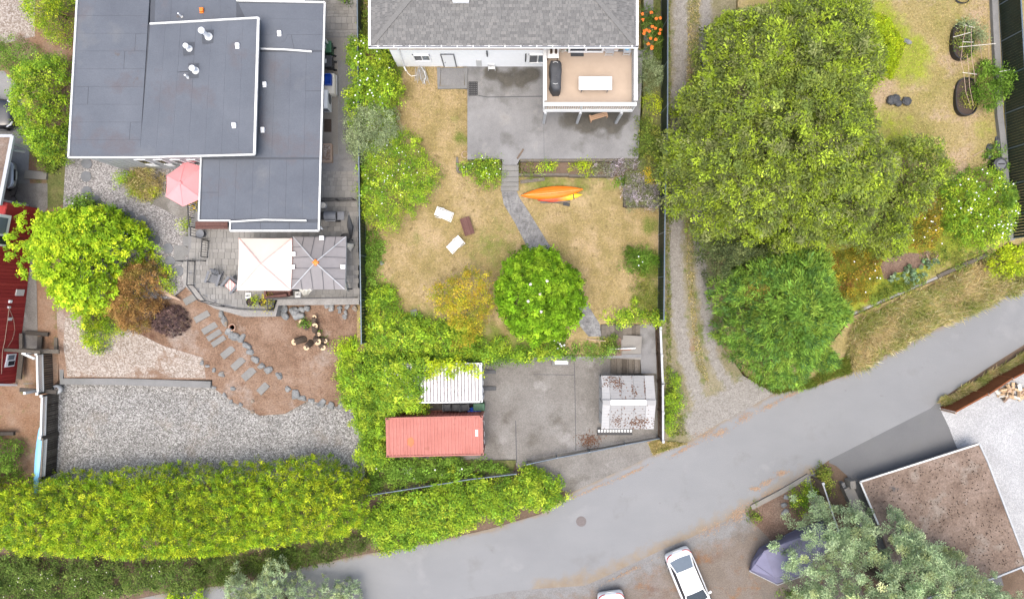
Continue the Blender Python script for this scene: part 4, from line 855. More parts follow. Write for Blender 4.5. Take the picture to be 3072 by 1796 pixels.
plant('reddish_shrub', 'patchy red and lime shrub between the conifer and bare soil', 'shrub', D_([(2030, 640), (2090, 625), (2170, 620), (2165, 680), (2130, 740), (2090, 760), (2070, 720), (2045, 690)]), -0.9, 0.5, 'rust', None, None, (8, 'white', 0.036), dens=600, leaf=(0.1, 0.06), rim=0.8)
plant('rank_weeds', 'low yellow green weeds between bare soil and the stone edging', 'weeds', D_([(2130, 740), (2200, 690), (2290, 700), (2340, 660), (2420, 610), (2440, 625), (2340, 672), (2240, 715), (2110, 775)]), -0.95, -0.45, 'weed', dens=500, rim=0.5, leaf=(0.12, 0.06), lump=0.12)
plant('lime_shrub', 'yellow lime shrub beside the end of the far fence', 'shrub', D_([(2425, 640), (2440, 600), (2480, 600), (2540, 590), (2540, 650), (2480, 690), (2440, 670)]), -1.5, -0.3, 'lime', dens=550, rim=0.8, leaf=(0.11, 0.07))
cy = plant('clipped_cypress', 'smooth clipped cypress in front of the far slatted fence', 'shrub', D_([(2457, 470), (2480, 458), (2512, 455), (2511, 490), (2496, 515), (2488, 530), (2464, 525)]), -0.7, 2.2, 'green', f=0.85, dens=2600, leaf=(0.06, 0.03), clump=(0.06, 0.14), rim=0.7, lump=0.03, inner=0.1, up=0.3, jag=0.02, pit=0, ragged=0)
plant('lawn_shrub', 'bright green leafy shrub at the yard side of the olive tree', 'shrub', D_([(2095, 60), (2140, 40), (2190, 90), (2200, 150), (2185, 190), (2150, 150)]), 0.2, 1.0, 'lime', dens=420, leaf=(0.15, 0.05), style='spray', rim=0.9)
me = tuft(D_([(2105, 790), (2180, 752), (2300, 696), (2440, 640), (2520, 655), (2560, 640), (2560, 690), (2400, 762), (2290, 812), (2200, 860), (2100, 915), (2090, 860)]), -1.75, 34000, 'dry', (0.35, 0.85), 0.035, 0.9, 'dry_grass', patch=2.0)
stuff('dry_grass', me, 'tall straw coloured grass leaning on the roadside bank', 'grass')
me = tuft(D_([(2310, 990), (2330, 975), (2420, 925), (2560, 845), (2560, 870), (2450, 915), (2330, 1002)]), -1.95, 9000, 'dry', (0.25, 0.6), 0.025, 0.8, 'dry_grass')
stuff('dry_grass', me, 'dry grass strip along the rusty steel wall', 'grass')
me = tuft(D_([(1850, 930), (1920, 945), (2000, 930), (2090, 870), (2095, 915), (2000, 950), (1905, 966)]), -1.75, 6000, 'weed', (0.2, 0.5), 0.025, 0.8, 'verge_grass')
stuff('verge_grass', me, 'green grass fringe under the large conifer at the road edge', 'grass')
me = tuft(D_([(1596, 1088), (1622, 1079), (1640, 1087), (1690, 1090), (1650, 1102), (1609, 1117)]), -1.96, 2500, 'straw', (0.08, 0.25), 0.03, 0.9, 'verge_grass')
stuff('verge_grass', me, 'yellow grass corner between the kerb slab and lane mouth', 'grass')
yard_poly = D_([(1900, -40), (2450, -40), (2470, 430), (2300, 440), (2180, 330), (2140, 60)])
me = tuft(yard_poly, z_yard, 24000, 'lawn', (0.02, 0.08), 0.032, 1.2, 'grass', patch=3.0); stuff('dry_lawn_grass', me, 'short patchy yellow grass of the right hand yard', 'grass')
me = tuft(D_([(2100, 20), (2180, 40), (2230, 110), (2190, 200), (2130, 150)]), z_yard, 6000, 'lime', (0.08, 0.22), 0.04, 1.0, 'grass'); stuff('lush_grass', me, 'lush lime green grass patch beside the olive tree', 'grass')
lawn_poly = D_([(955, 150), (1145, 150), (1150, 400), (1240, 470), (1480, 520), (1620, 500), (1612, 790), (1470, 790), (1380, 840), (1040, 770), (905, 700), (905, 570), (1000, 560), (1080, 430), (980, 300)])
me = tuft(lawn_poly, z_lawn, 40000, 'lawn', (0.02, 0.07), 0.032, 1.3, 'grass', patch=2.2); stuff('dry_lawn_grass', me, 'short straw coloured grass of the lawn around the deckchairs', 'grass')
me = tuft(D_([(1636, 0), (1650, 0), (1650, 900), (1690, 1070), (1640, 1075)]), z_lane, 5000, 'weed', (0.06, 0.2), 0.03, 1.0, 'grass'); stuff('lane_grass', me, 'green grass along the fence side of the gravel lane', 'grass')
me = tuft(D_([(1694, 0), (1722, 0), (1716, 200), (1700, 500), (1714, 800), (1745, 950), (1715, 900), (1690, 700), (1682, 400)]), lambda x, y: z_lane(x, y)+0.01, 6000, 'straw', (0.05, 0.15), 0.03, 1.1, 'grass'); stuff('lane_grass', me, 'dry grass strip between the two wheel tracks', 'grass')
plant('fence_shrub', 'yellow green shrub outside the capped wooden fence', 'shrub', D_([(1636, 920), (1650, 905), (1668, 925), (1672, 980), (1662, 1040), (1645, 1072), (1637, 1050)]), -1.9, -0.9, 'ivy', dens=600, rim=0.5, leaf=(0.1, 0.06))
# ---- left house garden
plant('golden_conifer', 'yellow green conifer beside the gravel drive', 'tree', D_([(78, -20), (192, -20), (186, 40), (166, 60), (172, 82), (142, 105), (112, 88), (88, 55)]), 0.3, 3.0, 'hedge', 0.08, dens=1200, leaf=(0.11, 0.04), style='spray', rim=1.1)
plant('dark_shrub', 'dull green shrub beside the pale retaining gravel drive', 'shrub', D_([(-30, 105), (50, 98), (120, 122), (166, 132), (172, 178), (110, 185), (60, 195), (30, 175), (-30, 165)]), 0.3, 1.9, 'green', dens=600, leaf=(0.08, 0.05), rim=0.8)
plant('tall_shrub', 'tall leafy light green shrub against the flat roofed house', 'shrub', D_([(45, 200), (88, 162), (130, 152), (178, 150), (172, 300), (170, 380), (140, 400), (98, 380), (68, 340), (52, 270)]), 0.1, 3.2, 'ivy', 0.07, None, None, 'foliage', None, dens=680, leaf=(0.12, 0.07), rim=1.3)
plant('low_shrub', 'faded brownish shrub at the foot of the tall shrub', 'shrub', D_([(80, 360), (160, 375), (165, 400), (120, 425), (85, 400)]), 0.0, 0.8, 'weed', dens=450, rim=0.6)
plant('broadleaf_tree', 'bright lime tree with rosette leaves beside the red house', 'tree', D_([(46, 586), (62, 551), (72, 508), (99, 518), (134, 508), (164, 496), (214, 516), (254, 511), (294, 526), (316, 566), (329, 606), (314, 646), (274, 661), (266, 724), (234, 766), (164, 778), (116, 748), (84, 696), (68, 656), (50, 636)]),
      -0.2, 4.6, 'yg', 0.16, None, None, 'crown', None, dens=880, leaf=(0.17, 0.085), clump=(0.18, 0.34), rim=2.2, lump=0.5, up=0.9, f=0.65, pit=0.35, ragged=0.3, lw=1.0)
plant('tree_sprigs', 'thin lime sprigs reaching from the lime tree over the red wall', 'branches', D_([(22, 588), (55, 575), (45, 540), (60, 505), (78, 500), (85, 540), (80, 600), (90, 660), (75, 690), (52, 672), (60, 640), (35, 640)]), 2.0, 3.4, 'yg', None, None, None, 'foliage', None, dens=210, leaf=(0.2, 0.09), clump=(0.12, 0.25), rim=0.8, inner=0.1)
plant('rose_bush', 'small green rose bush with white flowers on the gravel garden', 'shrub', D_([(170, 485), (200, 478), (225, 490), (222, 520), (180, 528)]), 0.2, 1.4, 'green', None, None, (6, 'white', 0.036), dens=650, rim=0.6)
plant('rose_bush', 'green rose bush with pale flowers between lime tree and stepping stones', 'shrub', D_([(265, 508), (305, 500), (320, 530), (345, 580), (350, 620), (320, 600), (300, 560)]), 0.2, 1.7, 'green', None, None, (11, 'white', 0.040), dens=650, rim=0.6)
plant('weeping_conifer', 'lime feathery conifer drooping over the dirt terrace', 'shrub', D_([(205, 745), (255, 735), (285, 760), (325, 822), (300, 836), (262, 828), (258, 850), (232, 858), (208, 840), (215, 805)]), -0.9, 0.7, 'hedge', dens=1000, leaf=(0.15, 0.04), style='spray', rim=0.8)
plant('japanese_maple', 'fine textured rusty brown mounded maple', 'shrub', D_([(260, 738), (285, 685), (325, 655), (368, 638), (402, 655), (410, 690), (402, 730), (385, 770), (355, 800), (315, 812), (275, 780)]), -0.4, 2.3, 'brown', 0.07, dens=1500, leaf=(0.14, 0.036), clump=(0.15, 0.3), rim=1.5, lump=0.12, style='spray', patch=1.2, pit=0.08)
plant('barberry', 'tight round dark purple shrub beside the slab path', 'shrub', ell('D', 421, 788, 49, 40, 16, 0.02), -0.6, 0.6, 'purple', dens=2200, leaf=(0.07, 0.045), clump=(0.06, 0.12), rim=0.85, lump=0.03, jag=0.03, pit=0, ragged=0.02)
plant('low_shrub', 'fresh green low shrub behind the brown maple', 'shrub', D_([(345, 622), (385, 615), (412, 650), (440, 698), (446, 716), (420, 724), (405, 690), (380, 640)]), 0.0, 0.8, 'yg', dens=650, rim=0.5, leaf=(0.1, 0.06))
plant('grass_clump', 'round green shrub on the gravel below the white windows', 'shrub', ell('A0', 920, 1300, 72, 68), 0.2, 0.9, 'ivy', dens=800, rim=0.7, leaf=(0.09, 0.05))
plant('ornamental_grass', 'golden tufted grass mound beside the pink parasol', 'grass', ell('A0', 1065, 1350, 112, 105), 0.2, 0.95, 'straw', dens=900, rim=0.9, style='up', leaf=(0.3, 0.025))
plant('ornamental_grass', 'light green grass skirt around the golden mound', 'grass', [px('A0', *q) for q in ((850, 1340), (930, 1380), (1040, 1410), (1160, 1370), (1170, 1410), (1090, 1460), (1000, 1450), (930, 1400))], 0.2, 0.6, 'lime', dens=800, rim=0.4, style='up', leaf=(0.22, 0.025))
plant('hydrangea', 'blue flowering hydrangea at the end of the side yard', 'shrub', [px('A1', *q) for q in ((770, -40), (900, -40), (905, 30), (870, 10), (800, 20))], 0.8, 1.6, 'green', dens=600, rim=0.4)
# ---- boundary planting beside the left fence
plant('climbing_rose', 'yellow green climbing shrub with white flowers along the side yard', 'shrub', D_([(850, 105), (900, 92), (945, 120), (972, 175), (985, 240), (975, 305), (905, 320), (868, 305), (858, 235), (872, 195), (854, 145)]), 0.85, 2.7, 'ivy', None, None, (32, 'white', 0.036), dens=620, rim=0.9, leaf=(0.12, 0.065), lump=0.35)
plant('grey_shrub', 'grey green shrub between the climbing rose and the big round bush', 'shrub', D_([(862, 285), (925, 245), (985, 280), (985, 340), (950, 380), (885, 400), (860, 350)]), 0.7, 2.7, 'grey', dens=900, rim=0.8, leaf=(0.1, 0.055))
plant('round_bush', 'big rounded bright green bush with tiny white flowers on the lawn', 'shrub', D_([(880, 360), (950, 315), (1018, 330), (1062, 390), (1080, 435), (1045, 500), (992, 540), (950, 562), (905, 545), (884, 470)]), 0.2, 2.4, 'ivy', None, None, (44, 'white', 0.025), dens=720, rim=1.6, leaf=(0.1, 0.055), lump=0.3, lw=0.9)
plant('rank_weeds', 'strip of green weeds at the foot of the dark slatted fence', 'weeds', D_([(888, 555), (935, 570), (938, 700), (895, 720)]), -0.1, 0.3, 'green', dens=520, rim=0.4, lump=0.08)
plant('fence_bramble', 'leafy bramble against the white house corner', 'shrub', [px('A1', *q) for q in ((945, 0), (1000, 0), (1000, 290), (950, 290))], 0.85, 1.5, 'weed', dens=400, rim=0.4)
# ---- lawn trees and the ivy bank
plant('magnolia_tree', 'dense glossy dark green round tree over the garden path', 'tree', D_([(1228, 700), (1240, 660), (1280, 625), (1310, 610), (1345, 615), (1390, 650), (1420, 690), (1432, 740), (1420, 790), (1390, 815), (1340, 842), (1290, 835), (1245, 795), (1226, 745)]), -0.1, 4.2, 'magnolia', 0.14, None, (5, 'cream', 0.07), 'crown', None, dens=1000, leaf=(0.19, 0.085), clump=(0.16, 0.32), rim=2.4, low=0.2, lump=0.3, lw=0.9, up=0.9, inner=0.22, pit=0.35, ragged=0.2)
plant('autumn_tree', 'thin yellow orange small tree beside the glossy round tree', 'tree', D_([(1052, 720), (1098, 690), (1135, 665), (1150, 648), (1188, 680), (1216, 718), (1200, 770), (1180, 800), (1160, 855), (1110, 850), (1120, 800), (1075, 772)]), -0.1, 2.6, 'autumn', 0.07, None, None, 'crown', None, dens=520, leaf=(0.1, 0.055), clump=(0.2, 0.4), rim=1.4, inner=0.15, lump=0.4)
plant('ivy_bank', 'ivy and bramble covering the lower end of the lawn', 'ivy', D_([(890, 712), (930, 705), (965, 722), (1000, 758), (1050, 792), (1130, 800), (1190, 845), (1240, 838), (1310, 850), (1385, 848), (1385, 872), (1150, 880), (885, 880)]), -0.4, 0.6, 'ivy', dens=650, rim=0.8, leaf=(0.12, 0.09), lump=0.3, ragged=0.3)
plant('clipped_ivy', 'level clipped ivy strip on top of the mossy retaining wall', 'ivy', D_([(1060, 872), (1200, 862), (1380, 852), (1480, 848), (1512, 858), (1512, 872), (1380, 880), (1200, 893), (1060, 893)]), -0.7, 0.0, 'green', dens=700, rim=0.3, leaf=(0.09, 0.06), lump=0.06)
plant('ivy_bank', 'tall ivy mass spilling down beside the red container', 'ivy', D_([(878, 840), (960, 868), (1060, 880), (1100, 885), (1110, 900), (1045, 925), (1035, 960), (1042, 990), (1020, 1005), (955, 1028), (960, 1050), (944, 1080), (942, 1135), (905, 1160), (885, 1090), (868, 1030), (840, 945), (842, 885), (830, 845)]), -1.9, 0.75, 'ivy', dens=820, rim=1.2, low=0.3, leaf=(0.12, 0.09), lump=0.4, inner=0.3, ragged=0.35)
plant('creeper', 'yellowing creeper sprawling over the white corrugated roof', 'ivy', D_([(1060, 884), (1187, 884), (1182, 905), (1188, 928), (1165, 915), (1140, 912), (1120, 925), (1085, 915), (1060, 935), (1040, 930)]), 0.66, 0.95, 'lime', dens=420, rim=0.3, leaf=(0.13, 0.09), lump=0.1, inner=0, patch=0.7)
plant('creeper', 'green ivy thick on the buried end of the white container', 'ivy', D_([(930, 880), (1062, 880), (1048, 925), (1032, 935), (1034, 965), (1028, 1000), (930, 1010)]), 0.5, 1.05, 'ivy', dens=800, rim=0.5, leaf=(0.12, 0.09), lump=0.15, inner=0.3, pit=0.1)
plant('rank_weeds', 'lush weeds between the red container and pad fence', 'weeds', D_([(945, 1130), (1180, 1133), (1245, 1145), (1250, 1160), (1100, 1172), (912, 1200), (905, 1160)]), -1.9, -1.35, 'green', None, None, (6, 'white', 0.043), dens=560, rim=0.4, leaf=(0.13, 0.09))
plant('roadside_bramble', 'bright bramble thicket between the pad fence and road', 'bramble', D_([(924, 1222), (1080, 1196), (1262, 1172), (1312, 1152), (1365, 1185), (1396, 1212), (1340, 1250), (1240, 1280), (1100, 1300), (1000, 1336), (922, 1340)]), -2.0, -0.7, 'ivy', dens=760, rim=0.9, leaf=(0.13, 0.09), lump=0.3, low=0.2, ragged=0.3)
# ---- hedge by the road
hed = plant('hedge', 'long bright yellow green conifer hedge by the road', 'hedge', D_([(-120, 1205), (0, 1200), (60, 1186), (110, 1180), (180, 1174), (250, 1166), (340, 1162), (420, 1155), (500, 1157), (620, 1149), (720, 1136), (800, 1138), (868, 1160), (897, 1195), (906, 1250), (890, 1300), (850, 1328), (760, 1338), (620, 1355), (500, 1372), (350, 1382), (200, 1375), (100, 1368), (0, 1350), (-120, 1350)]),
      -2.0, 1.7, 'hedge', None, None, None, 'foliage', None, dens=1250, leaf=(0.14, 0.045), clump=(0.15, 0.3), per=34, rim=1.2, low=0.2, lump=0.28, lw=0.8, style='spray', inner=0.2, patch=0.7, pit=0.26, f=0.7, ragged=0.1)
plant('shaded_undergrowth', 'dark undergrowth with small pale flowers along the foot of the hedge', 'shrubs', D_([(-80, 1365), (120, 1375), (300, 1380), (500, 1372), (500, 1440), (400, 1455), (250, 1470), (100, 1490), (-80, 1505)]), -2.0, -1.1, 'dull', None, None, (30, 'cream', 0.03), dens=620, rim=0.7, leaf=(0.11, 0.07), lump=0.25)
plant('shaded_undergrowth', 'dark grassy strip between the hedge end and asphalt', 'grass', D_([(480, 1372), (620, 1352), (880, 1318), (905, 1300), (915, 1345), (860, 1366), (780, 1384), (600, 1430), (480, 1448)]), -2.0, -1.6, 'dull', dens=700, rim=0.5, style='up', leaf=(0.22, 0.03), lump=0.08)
plant('pine_tree', 'small blue green pine reaching over the road edge', 'tree', D_([(540, 1520), (552, 1440), (572, 1415), (590, 1445), (625, 1448), (648, 1400), (668, 1378), (690, 1402), (705, 1440), (745, 1432), (775, 1450), (815, 1448), (850, 1462), (872, 1475), (880, 1530), (540, 1580)]), -2.0, 0.6, 'pine', 0.1, None, None, 'crown', None, dens=800, leaf=(0.16, 0.045), clump=(0.13, 0.26), rim=0.9, style='spray', pit=0.5, lw=0.9, f=0.8, ragged=0.25)
plant('lime_shrub', 'small lime shrub at the lower road edge beside the pine', 'shrub', D_([(420, 1470), (440, 1452), (470, 1462), (505, 1452), (510, 1500), (420, 1500)]), -2.0, -1.2, 'yg', dens=500, rim=0.4)
plant('pine_tree', 'large blue green pine spreading over garage, fence and covered boat', 'tree', D_([(1918, 1392), (1930, 1375), (1962, 1362), (1965, 1310), (1985, 1268), (2040, 1275), (2050, 1250), (2085, 1238), (2120, 1270), (2140, 1290), (2185, 1255), (2230, 1258), (2250, 1295), (2290, 1330), (2310, 1355), (2380, 1375), (2400, 1400), (2470, 1440), (2530, 1500), (2500, 1600), (2000, 1600), (1968, 1480), (1975, 1430), (1930, 1410)]),
      -2.0, 6.2, 'pine', 0.3, None, None, 'crown', None, dens=1150, leaf=(0.13, 0.058), clump=(0.26, 0.42), per=110, rim=2.4, pit=0.5, ragged=0.35, style='spray', lump=0.7, lw=1.1, inner=0.25, patch=1.0)
plant('shrub', 'green shrub on the brick earth left of the lattice fence', 'shrub', D_([(-60, 1085), (0, 1080), (40, 1085), (58, 1110), (50, 1150), (20, 1180), (-60, 1200)]), -1.5, 0.3, 'green', dens=650, rim=0.9)
# ---- beds beside the patio and the right hand fence
plant('planter_bush', 'leafy bush with white flowers spilling beside the concrete steps', 'shrub', [px('A2', *q) for q in ((190, 1175), (300, 1165), (500, 1175), (500, 1290), (440, 1350), (350, 1380), (290, 1320), (270, 1260), (185, 1250))], 0.1, 1.1, 'ivy', None, None, (11, 'white', 0.029), dens=620, rim=0.6, leaf=(0.1, 0.055))
for lab, q, pal in (('green sprigs in the timber bed beside the concrete steps', ((640, 1180), (730, 1175), (735, 1300), (650, 1310)), 'weed'),
                    ('bright green plant at the middle of the timber bed', ((770, 1215), (830, 1180), (925, 1180), (905, 1230), (850, 1270), (790, 1290)), 'yg'),
                    ('small lime plants under the patio edge opposite the deck', ((960, 1225), (1080, 1180), (1150, 1190), (1140, 1245), (1000, 1275)), 'lime')):
    plant('bed_plant', lab, 'plant', [px('A2', *v) for v in q], 0.5, 0.8, pal, dens=420, rim=0.3, leaf=(0.09, 0.05), lump=0.05)
plant('lavender', 'grey purple lavender along the timber bed end', 'plant', [px('A2', *v) for v in ((1170, 1200), (1330, 1190), (1490, 1190), (1560, 1250), (1450, 1290), (1330, 1290), (1200, 1260))], 0.4, 0.95, 'lavender', dens=1000, rim=0.5, style='up', leaf=(0.2, 0.03))
plant('lavender', 'grey purple lavender filling the corner bed by the slatted fence', 'plant', [px('B3', *v) for v in ((1040, 250), (1120, 190), (1200, 230), (1290, 240), (1300, 380), (1230, 410), (1090, 400), (1050, 330))], 0.1, 0.85, 'lavender', dens=1100, rim=0.5, style='up', leaf=(0.2, 0.03))
plant('bed_plant', 'dark green low plant at the corner of the lavender bed', 'plant', ell('B3', 985, 215, 45, 28), 0.1, 0.45, 'green', dens=600, rim=0.4)
plant('side_shrub', 'silvery green shrub between the deck and slatted fence', 'shrub', [px('A2', *v) for v in ((1510, 480), (1560, 430), (1640, 430), (1670, 520), (1665, 640), (1560, 650), (1515, 560))], 0.8, 1.7, 'grey', dens=650, rim=0.7, leaf=(0.16, 0.03), style='spray')
plant('side_shrub', 'yellow green mounded plant beside the deck corner', 'shrub', ell('A2', 1612, 740, 58, 55), 0.8, 1.3, 'lime', dens=650, rim=0.5, leaf=(0.07, 0.05))
plant('side_shrub', 'leafy grey green shrubs at the patio end by the slatted fence', 'shrub', [px('A2', *v) for v in ((1500, 880), (1600, 840), (1670, 900), (1680, 1060), (1690, 1180), (1600, 1220), (1540, 1180), (1470, 1100), (1480, 980))], 0.6, 1.7, 'weed', dens=700, rim=0.7, leaf=(0.13, 0.05), style='spray')
plant('flowering_shrub', 'small yellow flowered shrub above the lavender bed', 'shrub', ell('A2', 1575, 1285, 40, 40), 0.4, 1.0, 'autumn', dens=600, rim=0.4)
dl = plant('daylilies', 'orange daylilies in the bed beside the shingled house', 'flowers', [px('A2', *v) for v in ((1550, 90), (1590, 60), (1650, 80), (1690, 140), (1690, 280), (1650, 360), (1600, 370), (1570, 280), (1545, 200))], 0.85, 1.45, 'daylily', dens=600, rim=0.5, style='up', leaf=(0.4, 0.03))
fl = [W('A2', x, y, 1.65)-ORG[dl.name] for x, y in ((1540, 105), (1543, 148), (1605, 95), (1640, 140), (1670, 135), (1612, 198), (1635, 210), (1555, 230), (1570, 225), (1590, 232), (1550, 248), (1672, 222), (1665, 248), (1600, 285), (1637, 292), (1582, 325), (1610, 345), (1608, 358))]
blossoms('blossoms', fl, M['orange'], 0.085, dl)
plant('side_grass', 'long grass below the daylilies along the slatted fence', 'grass', [px('A2', *v) for v in ((1570, 380), (1690, 300), (1680, 480), (1560, 470))], 0.85, 1.2, 'daylily', dens=500, rim=0.3, style='up', leaf=(0.3, 0.03))
plant('grass_clump', 'spiky long leaved clump on the lawn by the slatted fence', 'plant', [px('B3', *v) for v in ((1050, 740), (1100, 695), (1190, 720), (1290, 740), (1300, 850), (1240, 900), (1150, 910), (1080, 880))], -0.1, 0.7, 'green', None, None, (3, 'white', 0.036), dens=650, rim=0.9, style='up', leaf=(0.42, 0.03))
plant('rank_weeds', 'green weeds along the fence at the top of the timber steps', 'weeds', [px('B3', *v) for v in ((860, 1230), (960, 1200), (1030, 1150), (1130, 1110), (1150, 1180), (1290, 1170), (1310, 1285), (1150, 1275), (960, 1280))], -0.2, 0.3, 'ivy', dens=520, rim=0.4)
plant('rank_weeds', 'thin grassy weeds along the fence below the spiky clump', 'weeds', [px('B3', *v) for v in ((1080, 920), (1280, 900), (1290, 1170), (1160, 1170), (1090, 1100))], -0.15, 0.15, 'weed', dens=330, rim=0.3, style='up', leaf=(0.2, 0.03))
plant('bed_weeds', 'sprawling weeds in the bed above the covered boat', 'weeds', [px('C7', *v) for v in ((720, 320), (900, 200), (1000, 190), (1050, 300), (1060, 440), (960, 540), (900, 560), (850, 480), (780, 400))], -1.98, -1.5, 'ivy', dens=420, rim=0.4, leaf=(0.1, 0.07))
plant('bed_weeds', 'small green weeds at the open end of the low kerb wall', 'weeds', [px('C7', *v) for v in ((330, 470), (390, 450), (480, 480), (470, 560), (380, 610), (335, 570))], -1.98, -1.75, 'weed', dens=450, rim=0.3)
plant('bed_weeds', 'weeds in the strip between the wooden fence and asphalt drive', 'weeds', [px('C7', *v) for v in ((1080, 90), (1160, 5), (1210, 40), (1300, 130), (1320, 240), (1270, 360), (1210, 250), (1180, 130))], -1.98, -1.6, 'weed', dens=430, rim=0.3)
plant('grass_clump', 'green grass by the lower end of the covered boat', 'grass', [px('C7', *v) for v in ((650, 1470), (700, 1400), (880, 1390), (960, 1330), (1020, 1390), (1030, 1500), (650, 1540))], -2.0, -1.7, 'green', dens=450, rim=0.3, style='up', leaf=(0.22, 0.035))
for k, (x, y, r, l) in enumerate(((640, 665, 70, 'largest blue green cabbage plant on the bare soil patch'), (745, 600, 32, 'middle blue green cabbage plant beside a bent cane'), (822, 582, 34, 'blue green cabbage plant nearest the timber beam'), (500, 680, 30, 'small green vegetable plant at the weedy side of bare soil'))):
    plant('cabbage', l, 'plant', ell('B5', x, y, r, r*0.8, 10), -0.75, -0.4, 'blueleaf', dens=260, rim=0.3, leaf=(0.18, 0.14), clump=(0.08, 0.16), lump=0.03, per=12)
zone('bare_soil', [px('B5', *v) for v in ((415, 610), (440, 560), (490, 535), (560, 530), (620, 510), (700, 515), (760, 498), (840, 500), (850, 540), (790, 560), (740, 600), (690, 625), (620, 625), (570, 655), (520, 660), (490, 715), (440, 700))], lambda x, y: z_yard(x, y)+0.012, M['bedsoil'], None)
plant('rank_weeds', 'short green weeds between the cabbages and reddish shrub', 'weeds', [px('B5', *v) for v in ((560, 480), (840, 470), (980, 480), (960, 560), (850, 640), (740, 690), (640, 730), (600, 700), (800, 600), (850, 520), (700, 510))], -0.75, -0.5, 'weed', dens=330, rim=0.3, leaf=(0.1, 0.05), lump=0.05)
plant('bed_weeds', 'weeds and small flowers in the bed at the path foot above the pad', 'weeds', [px('C3', *v) for v in ((480, 205), (620, 180), (760, 200), (770, 330), (560, 340), (400, 330))], -0.5, -0.1, 'weed', dens=420, rim=0.3)
# ================================================================ FENCES AND RAILINGS
TILE['E1'] = (540, 680, 4.5)
M['slatgreen'] = plain('slatgreen', (0.012, 0.022, 0.014), 0.6, 0.3)
M['railblue'] = plain('railblue', (0.16, 0.2, 0.24), 0.45, 0.1, 3, 0.4)
def slat_fence(label, pts, h, pitch=0.2, cat='fence', slat='slatgreen', rail='railblue', sw=0.94, name='slatted_fence', extra_top=0.0):
    """posts at the 3D ground points, rails between, each slat a part"""
    root = thing(name, label, cat, pts[len(pts)//2]); org = ORG[root.name]
    d0 = (pts[-1]-pts[0]); rz = math.atan2(d0.y, d0.x)
    sm = MB().box((0, 0, h/2), (pitch*sw, 0.025, h-0.06)).mesh('slat', M[slat])
    pm = MB().cyl((0, 0, -0.1), (0, 0, h+0.06), 0.035, n=8).mesh('post', M[rail])
    for i, p in enumerate(pts):
        link('post', pm, root, Vector(p)-org)
        if i+1 < len(pts):
            q = pts[i+1]; L = (q-p).length; zt_ = max(p.z, q.z)+h if extra_top else None
            MB().cyl(p+Vector((0, 0, h+0.01)), q+Vector((0, 0, h+0.01)), 0.04, n=6).build('top_rail', M[rail], root)
            MB().cyl(p+Vector((0, 0, 0.08)), q+Vector((0, 0, 0.08)), 0.02, n=6).build('bottom_rail', M[rail], root)
            n = max(1, int(L/pitch))
            for k in range(n):
                c = p.lerp(q, (k+0.5)/n); link('slat', sm, root, c-org, rz)
    return root
def gline(X, ys, zf): return [Vector((X, (PCY-y)/FPX*(CAMH-zf(y)), zf(y))) for y in ys]
zfR = lambda y: it(y, [0, 430, 640, 960], [0.86, 0.8, 0.1, -0.2])
zfL = lambda y: it(y, [0, 600, 1020], [0.85, 0.3, -0.3])
slat_fence('dark slatted fence with blue grey rail between the lawn and gravel lane', gline(9.22, [-40, 92, 214, 340, 470, 600, 704, 832, 957], zfR), 1.75, 0.2)
slat_fence('dark slatted fence with thin grey rail between side yard and lawn', gline(-9.18, [-40, 110, 240, 370, 490, 640, 770, 900, 1025], zfL), 1.7, 0.2)
slat_fence('tall black slatted fence on the kerb beside the raised beds', [Vector((30.3+1.6*t, 18.6-14.7*t, 0.45-1.0*t)) for t in (-0.12, 0.02, 0.17, 0.32, 0.47, 0.62, 0.77, 0.9, 1.0)], 1.85, 0.17)
def mesh_fence(label, pts, h):
    root = thing('mesh_fence', label, 'fence', pts[len(pts)//2]); org = ORG[root.name]
    for i, p in enumerate(pts):
        MB().cyl(p+Vector((0, 0, -0.1)), p+Vector((0, 0, h+0.05)), 0.03, n=8).build('post', M['railblue'], root)
        if i+1 < len(pts):
            q = pts[i+1]; MB().cyl(p+Vector((0, 0, h)), q+Vector((0, 0, h)), 0.035, n=6).build('top_rail', M['railblue'], root)
            n = int((q-p).length/0.07); mb = MB()
            for k in range(n):
                c = p.lerp(q, (k+0.5)/n); mb.beam(c+Vector((0, 0, 0.05)), c+Vector((0, 0, h-0.03)), 0.02, 0.012)
            for k in range(8): mb.beam(p+Vector((0, 0, 0.1+k*h/8.5)), q+Vector((0, 0, 0.1+k*h/8.5)), 0.012, 0.012)
            tag(mb.build('wire_mesh', M['black'], root), kind='stuff')
mesh_fence('low wire mesh fence between bramble thicket and container weeds', PL('C2', [(275, 1160), (520, 1122), (740, 1088), (1000, 1045), (1345, 1005)], -1.95), 1.0)
mesh_fence('low wire mesh fence along the lower edge of the concrete pad', PL('C3', [(-60, 1272), (200, 1215), (480, 1165)], -1.95), 1.0)
mesh_fence('low wire mesh gate section below the plastic shed', PL('C3', [(490, 1172), (800, 1108), (1090, 1055)], -1.95), 0.75)
